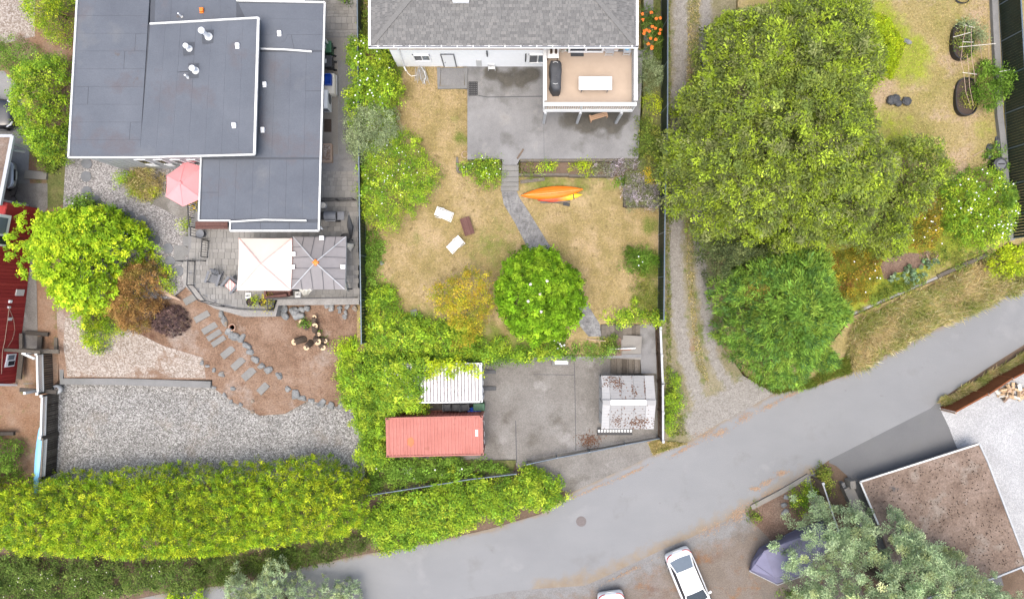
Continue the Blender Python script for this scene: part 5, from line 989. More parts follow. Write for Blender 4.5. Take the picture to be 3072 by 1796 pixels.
def board_fence(label, a, b, h, bw, m='wood_old', posts=3, cap='trim', lattice=0.0, capw=0.16):
    root = thing('board_fence', label, 'fence', (a+b)/2); org = ORG[root.name]; L = (b-a).length; n = int(L/bw); d = (b-a).normalized(); rz = math.atan2(d.y, d.x)
    hb = h-lattice; bm_ = MB().box((0, 0, hb/2+0.03), (bw*0.93, 0.025, hb-0.06)).mesh('board', M[m])
    for k in range(n): link('board', bm_, root, a.lerp(b, (k+0.5)/n)-org, rz)
    for k in range(posts):
        p = a.lerp(b, k/(posts-1)); ps = MB().box(p+Vector((0, 0, h/2)), (0.11, 0.11, h+0.1), rz).build('post', M[m], root)
        MB().box(p+Vector((0, 0, h+0.08)), (0.16, 0.16, 0.06), rz).build('post_cap', M[cap], ps)
    MB().beam(a+Vector((0, 0, h)), b+Vector((0, 0, h)), capw, 0.05).build('cap_rail', M[cap], root)
    for zz in (0.25, hb-0.05): MB().beam(a+Vector((0, 0, zz))+Vector((d.y, -d.x, 0))*0.04, b+Vector((0, 0, zz))+Vector((d.y, -d.x, 0))*0.04, 0.045, 0.09).build('rail', M[m], root)
    if lattice:
        mb = MB(); nl = int(L/0.12)
        for k in range(nl):
            p = a.lerp(b, k/nl)+Vector((0, 0, hb)); q = a.lerp(b, min(1, (k+3)/nl))+Vector((0, 0, h-0.03)); r = a.lerp(b, max(0, (k-3)/nl))+Vector((0, 0, h-0.03))
            mb.beam(p, q, 0.012, 0.035); mb.beam(p, r, 0.012, 0.035)
        tag(mb.build('lattice', M['trim'], root), kind='stuff')
        MB().beam(a+Vector((0, 0, hb)), b+Vector((0, 0, hb)), 0.07, 0.05).build('rail', M['trim'], root)
    return root
board_fence('brown board fence with pale caps beside the stair landing and shed', W('C3', 1080, 90, -1.5), W('C3', 1100, 560, -1.9), 1.5, 0.14, 'wood_brown', 3, 'trimgrey', 0.0, 0.13)
board_fence('brown board fence with pale caps behind the plastic shed gable', W('C3', 1100, 570, -1.9), W('C3', 1103, 1060, -1.95), 1.5, 0.14, 'wood_brown', 3, 'trimgrey', 0.0, 0.13)
board_fence('lattice topped grey board fence beside the red house walkway', W('C0', 330, 10, -1.35), W('C0', 335, 236, -1.5), 1.75, 0.14, 'wood_dark', 2, 'trim', 0.5, 0.12)
board_fence('lattice topped grey board fence beside the round white planter', W('C0', 352, 250, -1.63), W('C0', 345, 486, -1.65), 1.65, 0.14, 'wood_dark', 2, 'trim', 0.4, 0.12)
board_fence('lattice topped grey board fence with the blue kayak leaning behind', W('C0', 348, 498, -1.65), W('C0', 335, 722, -1.65), 1.5, 0.14, 'wood_dark', 2, 'wood_old', 0.35, 0.1)
board_fence('slanting brown board fence above the weedy bed by the drive', W('C7', 1050, 125, -2.0), W('C7', 1215, 625, -2.0), 1.6, 0.14, 'wood_brown', 3, 'trimgrey', 0.0, 0.08)
wall_run('retaining_wall', 'grey concrete wall below the slanting brown fence', 'wall', PL('C7', [(1000, 140), (1150, 600)], -1.8), 0.35, M['conc_kerb'], under=0.4)
def railing(label, pts, h=0.95, pitch=0.12, m='black'):
    root = thing('railing', label, 'railing', pts[len(pts)//2]); org = ORG[root.name]
    bl = MB().box((0, 0, h/2), (0.018, 0.018, h-0.1)).mesh('baluster', M[m]); pm = MB().box((0, 0, h/2), (0.05, 0.05, h)).mesh('post', M[m])
    for i, p in enumerate(pts):
        link('post', pm, root, p-org)
        if i+1 < len(pts):
            q = pts[i+1]
            MB().beam(p+Vector((0, 0, h)), q+Vector((0, 0, h)), 0.06, 0.04).build('top_rail', M[m], root)
            MB().beam(p+Vector((0, 0, 0.08)), q+Vector((0, 0, 0.08)), 0.03, 0.03).build('bottom_rail', M[m], root)
            n = int((q-p).length/pitch)
            for k in range(1, n): link('baluster', bl, root, p.lerp(q, k/n)-org)
    return root
zR = ZHOUSE+0.03
railing('black metal railing curving round the paved terrace', PL('E1', [(205, 470), (190, 790), (345, 1000), (600, 1068), (890, 1110), (1255, 1118)], zR), pitch=0.6)
railing('black metal railing across the terrace in front of the grey canopy', PL('E1', [(1258, 1110), (1245, 968), (1660, 966), (2395, 955)], zR))
railing('black metal railing at the head of the short garden stair', PL('E1', [(390, 195), (375, 415)], zR), 0.95, 0.14)
railing('black metal railing along the lower side of the garden stair', PL('E1', [(370, 465), (205, 465), (40, 470)], 0.6), 0.9, 0.14)
railing('black metal railing beside the umbrella planter', PL('B1', [(225, 330), (225, 395), (305, 415)], 0.7), 0.9, 0.14)
railing('black metal railing beside the yellow flowers and brown deck', PL('B1', [(205, 160), (210, 260), (215, 330)], 0.6), 0.9, 0.14)
railing('black metal gate across the side yard near the barbecue', PL('B1', [(1150, 130), (1270, 130), (1395, 128)], zR), 1.1, 0.11)
# ================================================================ PAVED TERRACE
def pavers(poly, z, name='paver'):
    P2 = [Vector(ray(x, y, z)[:2]) for x, y in poly]; pa_ = np.array([tuple(p) for p in P2]); lo = pa_.min(0); hi = pa_.max(0); outl = []
    y = lo[1]
    while y < hi[1]:
        hh = random.choice((0.2, 0.3, 0.3, 0.4)); x = lo[0]-random.random()*0.3
        while x < hi[0]:
            ww = random.choice((0.2, 0.3, 0.4, 0.4)); outl.append((x+ww/2, y+hh/2, ww-0.016, hh-0.016)); x += ww
        y += hh
    C = np.array([(a, b) for a, b, _, _ in outl]); ok = poly_in(C, pa_)
    return [o for o, k in zip(outl, ok) if k]
unitm = MB().box((0, 0, 0), (1, 1, 1)).mesh('paver', M['paver'])
terr = [o for o in bpy.data.objects if o.name == 'house_terrace'][0]
allp = pavers(D_([(497, 548), (788, 572), (792, 425), (878, 425), (878, 733), (674, 733), (670, 760), (600, 764), (547, 752), (509, 734), (468, 694), (468, 560)]), ZHOUSE)
allp.sort(key=lambda o: (o[0]+17.0)**2+(o[1]-1.6)**2)
for k, (x, y, a, b) in enumerate(allp[:300]): link('paver', unitm, terr, (x, y, ZHOUSE+0.004), 0, (a, b, 0.05+0.006*random.random()))
mb = MB()
for x, y, a, b in allp[300:]: mb.box((x, y, ZHOUSE+0.004), (a, b, 0.05))
for x, y, a, b in pavers(D_([(803, -60), (880, -60), (880, 90), (798, 90)]), ZHOUSE): mb.box((x, y, ZHOUSE+0.004), (a, b, 0.05))
tag(mb.build('paver_field', M['paver_i'], terr), kind='stuff')
zone('side_slab', pxl('A1', [(684, 278), (890, 276), (870, 445), (690, 445)]), ZHOUSE+0.02, M['conc_light'], None)
zone('side_slab', pxl('A1', [(664, 452), (772, 452), (770, 700), (772, 1135), (655, 1140)]), ZHOUSE+0.02, M['conc_light'], None)
zone('side_slab', pxl('A1', [(780, 452), (885, 452), (875, 1140), (778, 1140)]), ZHOUSE+0.016, M['conc_kerb'], None)
zone('garden_slab', pxl('B0', [(1050, 110), (1110, 95), (1180, 85), (1385, 170), (1390, 250), (1330, 255), (1160, 170)]), ZGARD+0.02, M['pad'], None)
# ================================================================ STONES, SLABS, ROCKS
rocks = []
for k in range(6):
    bm = bmesh.new(); bmesh.ops.create_icosphere(bm, subdivisions=2, radius=1.0); sd_ = Vector((k*7.3, k*3.1, 1.7))
    for v in bm.verts:
        n_ = mnoise.noise(v.co*0.9+sd_)*0.5+mnoise.noise(v.co*2.2+sd_)*0.2; v.co *= 1+n_; v.co.z *= 0.62
        for ax in ((1, 0.3, 0.2), (-0.4, 1, 0.1), (0.1, -0.9, 0.5)):
            a = Vector(ax).normalized(); d_ = v.co.dot(a)
            if d_ > 0.72: v.co -= a*(d_-0.72)*0.85
    me = bpy.data.meshes.new('rock'); bm.to_mesh(me); bm.free(); me.materials.append(M['rock']); rocks.append(me)
def rock(t, x, y, r, z, label, group, name='rock', cat='rock', m=None):
    sx, sy = px(t, x, y); zz = z(sx, sy) if callable(z) else z; p = ray(sx, sy, zz); s = r/TILE[t][2]/47.6
    o = link(name, random.choice(rocks), None, p+Vector((0, 0, s*0.2)), random.random()*6.28, (s*random.uniform(0.95, 1.3), s*random.uniform(0.7, 1.0), s*random.uniform(0.7, 1.0)))
    return tag(o, label, cat, group)
for t, x, y, r in [('B1', 405, 962, 30), ('B1', 428, 1012, 36), ('B1', 462, 1085, 30), ('B1', 505, 1125, 40), ('B1', 555, 1142, 34), ('B1', 590, 1190, 34), ('B1', 618, 1240, 30), ('B1', 655, 1295, 28), ('B1', 700, 1345, 32), ('B1', 752, 1372, 36), ('B1', 830, 1415, 30),
                   ('C1', 770, 140, 24), ('C1', 822, 175, 34), ('C1', 862, 197, 24), ('C1', 920, 215, 22), ('C1', 985, 232, 30), ('C1', 1045, 246, 28), ('C1', 1110, 240, 30), ('C1', 1158, 240, 22), ('C1', 1195, 268, 28), ('C1', 720, 60, 22)]:
    rock(t, x, y, r, z_dirt, 'grey boulder in the wandering stone line right of the slab path', 'boulders lining the slab path')
for t, x, y, r in [('B1', 262, 1320, 22), ('B1', 300, 1345, 18), ('B1', 350, 1375, 20), ('B1', 405, 1408, 22), ('C1', 345, 45, 18), ('C1', 300, 130, 16), ('C1', 370, 180, 20), ('C1', 410, 222, 18), ('C1', 470, 240, 18), ('C1', 420, 138, 18), ('C1', 545, 215, 14), ('C1', 545, 285, 15)]:
    rock(t, x, y, r, z_dirt, 'small pale rock on the dirt between slab path and river gravel', 'small rocks left of the slab path')
for x, y, r in [(865, 925, 34), (940, 938, 40), (1000, 928, 26), (875, 975, 30), (965, 975, 36), (1035, 920, 26), (1215, 915, 30), (1180, 900, 24), (1275, 913, 20), (1330, 910, 20), (1275, 942, 18), (1318, 950, 18), (1310, 980, 22), (1385, 920, 20)]:
    rock('B1', x, y, r, 0.0, 'angular grey rock along the foot of the terrace wall', 'rocks below the terrace railing')
for x, y, r, l in ((770, 345, 40, 'flat brown rock in the weedy bed nearer the road kerb'), (735, 430, 38, 'pale flat rock in the middle of the weedy bed'), (755, 505, 42, 'rounded brown rock in the weedy bed nearer the covered boat')):
    rock('C7', x, y, r, -2.0, l, None)
rock('C4', 285, 188, 24, -2.0, 'single dark and white rock beside the conifer on the lane apron', None)
rock('B4', 790, 815, 22, 2.6, 'white stone like patch caught on the yellow brown shrub', None, 'pale_clump', 'debris')
rock('A4', 610, 310, 28, z_yard, 'small pale mound of earth in the right hand yard', None, 'earth_mound', 'mound')
rock('B2', 235, 832, 16, 0.0, 'round white stone on the lawn by the weeds', None, 'stone', 'stone')
for t, x, y in (('A0', 635, 1300), ('A0', 640, 1205), ('B0', 640, 62), ('B0', 705, 125), ('B0', 775, 185), ('B0', 958, 240), ('B0', 1048, 275), ('B0', 1062, 365), ('B0', 1140, 418), ('B0', 1237, 480), ('B0', 1252, 575), ('B0', 1315, 645)):
    p = W(t, x, y, ZGARD); mb = MB()
    pts = [(p.x+0.34*math.cos(a)*random.uniform(0.92, 1.06), p.y+0.34*math.sin(a)*random.uniform(0.92, 1.06)) for a in (6.283*k/14 for k in range(14))]
    mb.prism(pts, ZGARD-0.02, ZGARD+0.035); solo(mb, 'stepping_stone', 'round grey stepping stone set in the garden gravel', 'stepping stone', M['midgrey'], 'round stepping stones in the gravel')
for k, (x, y, ln, wd, ang) in enumerate(((105, 715, 88, 50, 32), (177, 852, 100, 50, 29), (262, 980, 118, 46, 29), (318, 1065, 118, 46, 31), (352, 1116, 116, 40, 32), (384, 1160, 112, 40, 33), (452, 1242, 110, 50, 39), (528, 1325, 110, 52, 42), (606, 1400, 110, 56, 42), (712, 1508, 92, 52, 45))):
    sx, sy = px('B1', x, y); p = ray(sx, sy, z_dirt(sx, sy) if k > 0 else 0.1)
    solo(MB().box(p+Vector((0, 0, 0.03)), (ln/2.455/47, wd/2.455/47, 0.09), R(ang)), 'path_slab', 'rectangular grey slab laid as a step down the dirt slope', 'slab', M['slab'], 'slabs stepping down the dirt slope', bevel=0.01)
solo(MB().box(W('B2', 475, 1203, -0.08), (0.4, 0.5, 0.06), 0.3), 'stone_slab', 'pale square stone lying in the ivy edge of the lawn', 'slab', M['slab'])
# cut multi stemmed stump
sp_ = W('B1', 1085, 1120, -0.7); stp = thing('tree_stump', 'cut down multi stemmed tree stump with pale sawn ends', 'stump', sp_)
for x, y, r, h in ((942, 1167, 24, 0.55), (1030, 1207, 22, 0.6), (1150, 1208, 22, 0.6), (1092, 1050, 22, 0.55), (1168, 1160, 17, 0.4), (1112, 1165, 26, 0.5), (990, 1020, 17, 0.4), (1088, 985, 17, 0.4), (1120, 1110, 15, 0.5)):
    zb_ = z_dirt(*px('B1', x, y)); tp = W('B1', x, y, zb_+h); rr = r/2.455/46; b_ = sp_.lerp(tp, 0.55); b_.z = zb_-0.05
    s_ = MB().tube([b_, b_.lerp(tp, 0.6)+Vector((0, 0, 0.05)), tp], [rr*1.15, rr*1.05, rr], 10).build('stem', M['bark'], stp)
    d_ = (tp-b_).normalized(); MB().cyl(tp+Vector((0, 0, 0.001)), tp+Vector((0, 0, 0.03)), rr*0.95, n=12).build('sawn_face', M['wood_cut'], s_)
    MB().cyl(tp+Vector((0.02, 0, 0.03)), tp+Vector((0.02, 0, 0.036)), rr*0.32, n=8).build('heartwood', M['bark'], s_)
plant('stump_sucker', 'green leafy sucker sprouting from the cut stump', 'plant', ell('B1', 1032, 1000, 36, 36), -0.5, 0.1, 'green', dens=500, rim=0.3)
plant('stump_sucker', 'small green shoot on the fence side of the stump', 'plant', ell('B1', 1168, 1105, 18, 24), -0.8, -0.4, 'green', dens=500, rim=0.2)
plant('leafy_sapling', 'yellow green sapling leaning over the dirt by the ivy', 'plant', [px('B1', *q) for q in ((1215, 1160), (1330, 1140), (1400, 1100), (1410, 1300), (1330, 1330), (1290, 1230))], -1.0, 0.2, 'yg', dens=420, rim=0.6, leaf=(0.12, 0.07))
solo(MB().tube([W('B0', 1170, 765, 0.35), W('B0', 1215, 800, 0.3), W('B0', 1265, 830, 0.22), W('B0', 1330, 860, 0.15)], [0.22, 0.17, 0.12, 0.05], 8), 'driftwood', 'bleached driftwood log beside the brown maple', 'log', M['tan'])
pt = thing('plant_pot', 'terracotta pot lying among the boulders of the slab path', 'pot', W('B1', 497, 1058, -0.6)); c = ORG[pt.name]
MB().lathe(c, [(0.14, 0), (0.2, 0.3), (0.2, 0.34), (0.16, 0.34), (0.12, 0.1)], 14).build('pot', M['terracotta'], pt); MB().lathe(c, [(0.23, 0.28), (0.23, 0.36), (0.19, 0.36), (0.19, 0.28)], 14).build('rim', M['tan'], pt)
# ================================================================ SIDE YARD THINGS
def wheelie(label, t, x, y, rz, m):
    p = W(t, x, y, ZHOUSE+0.02); r = thing('wheeled_bin', label, 'bin', p, rz)
    P = [[Vector((sx*a, sy*b, z)) for sx, sy in ((-1, -1), (1, -1), (1, 1), (-1, 1))] for a, b, z in ((0.21, 0.23, 0.06), (0.28, 0.32, 0.95))]
    mb = MB().grid(P, True); mb.f.append((3, 2, 1, 0)); mb.build('body', M[m], r, local=True)
    MB().box((0, 0.0, 0.99), (0.6, 0.68, 0.07)).build('lid', M[m], r, local=True, bevel=0.03)
    lab = MB().box((-0.08, 0.0, 1.03), (0.12, 0.24, 0.008)).build('label_plate', M['trim'], r, local=True)
    MB().cyl((0.36, -0.24, 0.95), (0.36, 0.24, 0.95), 0.02).build('handle', M['black'], r, local=True)
    for s in (-1, 1):
        MB().cyl((0.27, s*0.22, 0.1), (0.27, s*0.28, 0.1), 0.1, n=12).build('wheel', M['tyre'], r, local=True)
        MB().box((0.32, s*0.2, 0.95), (0.1, 0.04, 0.04)).build('handle_bracket', M['black'], r, local=True)
wheelie('green lidded wheeled bin beside the flat roofed house', 'A1', 718, 388, 0, 'green_plastic')
wheelie('dark grey wheeled bin next to the green one', 'A1', 722, 492, 0, 'darkgrey')
p = W('A1', 718, 640, ZHOUSE+0.02); sb = thing('storage_box', 'cream rounded storage box under a blue crate', 'storage box', p)
MB().box(p+Vector((0, 0, 0.3)), (0.85, 1.3, 0.6)).build('body', M['beige'], sb, bevel=0.12); MB().box(p+Vector((-0.02, 0, 0.64)), (0.8, 1.25, 0.1)).build('lid', M['beige'], sb, bevel=0.045); MB().box(p+Vector((0.46, 0, 0.2)), (0.05, 1.2, 0.4)).build('skirt', M['trimgrey'], sb)
p = W('A1', 700, 594, ZHOUSE+0.72); mb = MB()
for dx, dy, a, b in ((-0.23, 0, 0.03, 0.62), (0.23, 0, 0.03, 0.62), (0, -0.3, 0.43, 0.03), (0, 0.3, 0.43, 0.03)): mb.box(p+Vector((dx, dy, 0.17)), (a, b, 0.34))
mb.box(p+Vector((0, 0, 0.02)), (0.43, 0.57, 0.03)); solo(mb, 'recycling_crate', 'bright blue open crate on the cream storage box', 'crate', M['blue'])
p = W('A1', 700, 765, ZHOUSE+0.05); hp = thing('heat_pump', 'white heat pump unit against the flat roofed house', 'heat pump', p)
MB().box(p+Vector((0, 0, 0.55)), (0.45, 1.1, 1.0), 0.0).build('casing', M['white'], hp, bevel=0.03)
MB().box(p+Vector((0, 0, 1.06)), (0.42, 1.06, 0.03)).build('top_panel', M['white'], hp)
for k in range(8): MB().box(p+Vector((0.0, -0.56, 0.25+0.09*k)), (0.36, 0.02, 0.035)).build('grille_bar', M['midgrey'], hp)
MB().cyl(p+Vector((0.225, 0.15, 0.55)), p+Vector((0.245, 0.15, 0.55)), 0.33, n=20).build('fan_guard', M['midgrey'], hp)
for s in (-0.4, 0.4): MB().box(p+Vector((0, s, 0.03)), (0.5, 0.08, 0.06)).build('foot', M['midgrey'], hp)
solo(MB().box(W('A1', 695, 925, ZHOUSE+0.05), (0.44, 0.78, 0.04)), 'soil_patch', 'rectangular patch of bare soil in the side yard paving', 'soil patch', M['compost'])
p = W('A1', 698, 1135, ZHOUSE); pb_ = thing('planter_box', 'weathered tan planter box by the side yard paving', 'planter', p)
for dx, dy, a, b in ((-0.29, 0, 0.06, 1.1), (0.29, 0, 0.06, 1.1), (0, -0.52, 0.52, 0.06), (0, 0.52, 0.52, 0.06)): MB().box(p+Vector((dx, dy, 0.22)), (a, b, 0.44)).build('side_board', M['tan'], pb_)
MB().box(p+Vector((0, 0, 0.16)), (0.52, 0.98, 0.3)).build('soil', M['terrace'], pb_)
MB().tube([W('A1', 672, 285, 4.0), W('A1', 690, 312, 3.2), W('A1', 697, 322, 1.0)], 0.06, 6).build('downpipe', M['trim'], lh)
MB().tube([W('B1', 1128, 320, 3.9), W('B1', 1142, 332, 3.2), W('B1', 1146, 335, 1.0)], 0.06, 6).build('downpipe', M['white'], lh)
# ================================================================ TERRACE THINGS
def canopy(label, t, corners, zc_, zp_, cm, edge_m, centre_m=None, ribs=False, seams=0):
    cs = [W(t, x, y, zc_) for x, y in corners]; c = sum(cs, Vector())/4; r = thing('gazebo_canopy', label, 'canopy', (c.x, c.y, ZHOUSE)); ap = Vector((c.x, c.y, zp_))
    N_ = 10
    for k in range(4):
        a, b = cs[k], cs[(k+1) % 4]; rows = []
        for i in range(N_+1):
            u = i/N_; row = []
            for j in range(N_+1):
                e = a.lerp(b, j/N_); q = e.lerp(ap, u); sag = 0.10*math.sin(math.pi*j/N_)*(1-u)*1.2+0.05*math.sin(math.pi*u)
                row.append(q-Vector((0, 0, sag)))
            rows.append(row)
        MB().grid(rows).build('roof_panel', M[cm], r, smooth=True)
        mid = [a.lerp(b, j/8)-Vector((0, 0, 0.12*math.sin(math.pi*j/8))) for j in range(9)]
        MB().grid([mid, [q-Vector((0, 0, 0.22)) for q in mid]]).build('valance', M[edge_m], r)
        MB().beam(a+Vector((0, 0, 0.01)), ap+Vector((0, 0, 0.02)), 0.05, 0.02).build('hip_seam', M[edge_m if not ribs else 'trimgrey'], r)
        for s_ in range(1, seams+1):
            f_ = s_/(seams+1); e = a.lerp(b, f_)-Vector((0, 0, 0.1*math.sin(math.pi*f_)-0.015)); tt = 1-abs(f_-0.5)*2
            MB().beam(e, e.lerp((a.lerp(ap, min(f_, 1-f_)*2*0.98) if f_ <= 0.5 else b.lerp(ap, min(f_, 1-f_)*2*0.98)), 1.0)+Vector((0, 0, 0.0)), 0.02, 0.015).build('seam', M['darkgrey'], r)
        MB().cyl((a.x*0.97+c.x*0.03, a.y*0.97+c.y*0.03, ZHOUSE), (a.x*0.97+c.x*0.03, a.y*0.97+c.y*0.03, zc_-0.05), 0.035).build('leg', M['darkgrey'], r)
    if centre_m: MB().lathe(ap, [(0.22, -0.05), (0.18, 0.02), (0.05, 0.05)], 4).build('vent_cap', M[centre_m], r)
    return r
canopy('cream square canopy with pink edge on the paved terrace', 'E1', [(793, 155), (1510, 155), (1495, 862), (765, 860)], ZHOUSE+2.1, ZHOUSE+2.75, 'cream', 'cream_edge')
canopy('grey square canopy with orange centre cap beside the fence', 'E1', [(1525, 135), (2240, 135), (2225, 845), (1500, 845)], ZHOUSE+2.0, ZHOUSE+2.7, 'greycanvas', 'trimgrey', 'orange', True, 4)
for x, y, l in ((1912, 152, 'white square weight plate on the house side of the grey canopy'), (1527, 368, 'upper white square weight plate between the two canopies'), (1516, 542, 'lower white square weight plate between the two canopies'), (2200, 540, 'white square weight plate at the fence side of the grey canopy')):
    p = W('E1', x, y, ZHOUSE+2.12); b = thing('canopy_weight', l, 'plate', (p.x, p.y, p.z-0.04)); MB().box(p, (0.27, 0.24, 0.06)).build('plate', M['white'], b); MB().cyl(p+Vector((0, 0, 0.03)), p+Vector((0, 0, 0.045)), 0.03).build('knob', M['trim'], b)
def draped(label, t, pts, z0, z1, m):
    p0_, p1_, p2_, p3_ = [W(t, x, y, z) for (x, y), z in zip(pts, (z1, z1, z0, z0))]; rows = []
    for i in range(7):
        u = i/6; rows.append([(p0_.lerp(p1_, j/8)).lerp(p3_.lerp(p2_, j/8), u)+Vector((0, 0.06*math.sin(j*2.4), 0.03*math.cos(j*2.1))) for j in range(9)])
    mb = MB().grid(rows); o = solo(mb, 'curtain', label, 'curtain', M[m], smooth=True); s_ = o.modifiers.new('t', 'SOLIDIFY'); s_.thickness = 0.02
draped('cream tied curtain hanging below the grey canopy front', 'E1', [(1610, 845), (1800, 845), (1720, 920), (1680, 945)], 1.2, 2.7, 'beige')
draped('cream curtain gathered at the canopy corner beside the fence', 'E1', [(2225, 700), (2245, 860), (2290, 880), (2255, 720)], 1.2, 2.7, 'beige')
draped('beige curtain bundle beside the half hidden pot', 'E1', [(2240, 225), (2245, 270), (2310, 345), (2365, 240)], 1.3, 2.6, 'beige')
p = W('E1', 2250, 165, ZHOUSE); tr_ = thing('round_planter', 'dark round pot of bare soil beside the grey canopy', 'pot', p); MB().lathe(p, [(0.24, 0), (0.32, 0.4), (0.28, 0.4), (0.26, 0.3)], 18).build('pot', M['black'], tr_); MB().lathe(p, [(0.27, 0.28), (0.1, 0.31)], 14).build('soil', M['compost'], tr_)
# pink parasol
p = W('D', 452, 452, ZHOUSE); um = thing('parasol', 'faded pink six sided parasol beside the flat roofed house', 'parasol', (p.x, p.y, ZGARD))
hx = [W('D', x, y, 2.3) for x, y in ((410, 432), (456, 397), (497, 410), (495, 488), (450, 508), (408, 484))]; ap = sum(hx, Vector())/6+Vector((0, 0, 0.5))
for k in range(6):
    a, b = hx[k], hx[(k+1) % 6]; mb = MB(); rows = [[a.lerp(b, j/6).lerp(ap, i/6)-Vector((0, 0, 0.06*math.sin(math.pi*j/6)*(1-i/6))) for j in range(7)] for i in range(7)]
    MB().grid(rows).build('canopy_panel', M['pink'], um, smooth=True); MB().beam(a+Vector((0, 0, 0.012)), ap+Vector((0, 0, 0.012)), 0.03, 0.015).build('rib_seam', M['pink'], um)
MB().cyl((ap.x, ap.y, ZGARD), ap, 0.025).build('pole', M['trim'], um); MB().lathe(ap, [(0.12, -0.01), (0.1, 0.03), (0.02, 0.08)], 10).build('finial', M['pink'], um); MB().lathe((ap.x, ap.y, ZGARD), [(0.3, 0), (0.28, 0.06), (0.06, 0.1)], 14).build('base', M['midgrey'], um)
# barbecue
p = W('E1', 0, 0, 0); p = W('B1', 1237, 258, ZHOUSE+0.02); bq = thing('barbecue', 'black lidded gas barbecue with side shelves on the terrace', 'barbecue', p)
MB().box(p+Vector((0, 0.02, 0.45)), (0.75, 0.5, 0.8)).build('cabinet', M['black'], bq)
MB().box(p+Vector((-0.6, 0.05, 0.9)), (0.42, 0.5, 0.05)).build('side_shelf', M['black'], bq, bevel=0.01); MB().box(p+Vector((0.6, 0.05, 0.9)), (0.42, 0.5, 0.05)).build('side_shelf', M['midgrey'], bq, bevel=0.01)
rows = [[Vector((p.x-0.36+0.72*i/8, p.y+0.05+0.28*math.cos(a), p.z+0.9+0.3*math.sin(a))) for a in [math.pi*j/10 for j in range(11)]] for i in range(9)]
MB().grid(rows).build('hood', M['midgrey'], bq, smooth=True); MB().beam(p+Vector((-0.3, -0.28, 1.0)), p+Vector((0.3, -0.28, 1.0)), 0.04, 0.04).build('handle', M['steel'], bq)
for k in range(3): MB().cyl(p+Vector((-0.2+0.2*k, -0.24, 0.82)), p+Vector((-0.2+0.2*k, -0.28, 0.82)), 0.03).build('knob', M['steel'], bq)
p = W('B1', 1162, 168, ZHOUSE+0.02); bk = thing('bucket', 'white lidded bucket beside the barbecue gate', 'bucket', p); MB().lathe(p, [(0.15, 0), (0.18, 0.36), (0.17, 0.37)], 16).build('body', M['white'], bk); MB().lathe(p, [(0.19, 0.37), (0.19, 0.41), (0.14, 0.42)], 16).build('lid', M['beige'], bk)
p = W('B1', 1378, 330, ZHOUSE); cu = thing('closed_parasol', 'folded dark parasol leaning by the side yard fence', 'parasol', p); MB().tube([p+Vector((-0.15, -0.6, 0.1)), p+Vector((0, 0, 0.9)), p+Vector((0.1, 0.6, 1.7))], [0.05, 0.2, 0.04], 8).build('fabric', M['darkgrey'], cu); MB().cyl(p+Vector((-0.2, -0.75, 0)), p+Vector((0.13, 0.7, 1.85)), 0.02).build('pole', M['steel'], cu)
# garden armchairs on the terrace
def adirondack(label, t, x, y, rz, m, cushion=None, z=ZHOUSE+0.03, s=1.0, grp=None):
    p = W(t, x, y, z); r = thing('garden_chair', label, 'chair', p, rz, grp)
    for k in range(5): MB().box((0, (-0.24+0.1*k)*s, 0.36*s-0.02*k*s), (0.55*s, 0.08*s, 0.025)).build('seat_slat', M[m], r, local=True)
    for k in range(5):
        a = Vector(((-0.22+0.11*k)*s, 0.26*s, 0.3*s)); MB().beam(a, a+Vector((0, 0.3*s, (0.62-0.05*abs(k-2))*s)), 0.095*s, 0.022).build('back_slat', M[m], r, local=True)
    for sd2 in (-1, 1):
        MB().box((sd2*0.36*s, -0.02, 0.58*s), (0.14*s, 0.75*s, 0.03)).build('armrest', M[m], r, local=True)
        MB().box((sd2*0.31*s, -0.3*s, 0.29*s), (0.04, 0.1*s, 0.56*s)).build('leg', M[m], r, local=True); MB().beam((sd2*0.29*s, -0.28*s, 0.34*s), (sd2*0.29*s, 0.55*s, 0.06*s), 0.03, 0.1*s).build('leg', M[m], r, local=True)
    if cushion: MB().box((0, 0, 0.42*s), (0.5*s, 0.5*s, 0.09)).build('cushion', M[cushion], r, local=True, bevel=0.03)
M['stripe'] = (lambda t: t.done(t.ramp((lambda w_: (t.l(t.pos, w_.inputs['Vector']), setattr(w_, 'bands_direction', 'X'), w_.inputs['Scale'].__setattr__('default_value', 3.5), w_.outputs['Fac'])[-1])(t.n('ShaderNodeTexWave')), [(0.4, (0.5, 0.08, 0.08)), (0.5, (0.7, 0.6, 0.55))]), 0.9))(NT('stripe'))
adirondack('slate grey slatted armchair standing alone on the paving', 'E1', 495, 700, R(-18), 'midgrey')
adirondack('grey armchair with red striped cushion half under the cream canopy', 'E1', 720, 790, R(-40), 'midgrey', 'stripe')
p = W('E1', 1350, 895, ZHOUSE); sf = thing('sofa', 'dark maroon sofa tucked under the canopy edge', 'sofa', p)
MB().box(p+Vector((0, 0.1, 0.22)), (1.4, 0.7, 0.4), 0.12).build('seat', M['wood_redbrown'], sf, bevel=0.05); MB().box(p+Vector((0, -0.2, 0.45)), (1.4, 0.18, 0.8), 0.12).build('backrest', M['wood_redbrown'], sf, bevel=0.05)
for s in (-1, 1): MB().box(p+Vector((s*0.72, 0.1+s*0.08, 0.32)), (0.16, 0.7, 0.55), 0.12).build('armrest', M['wood_redbrown'], sf, bevel=0.04)
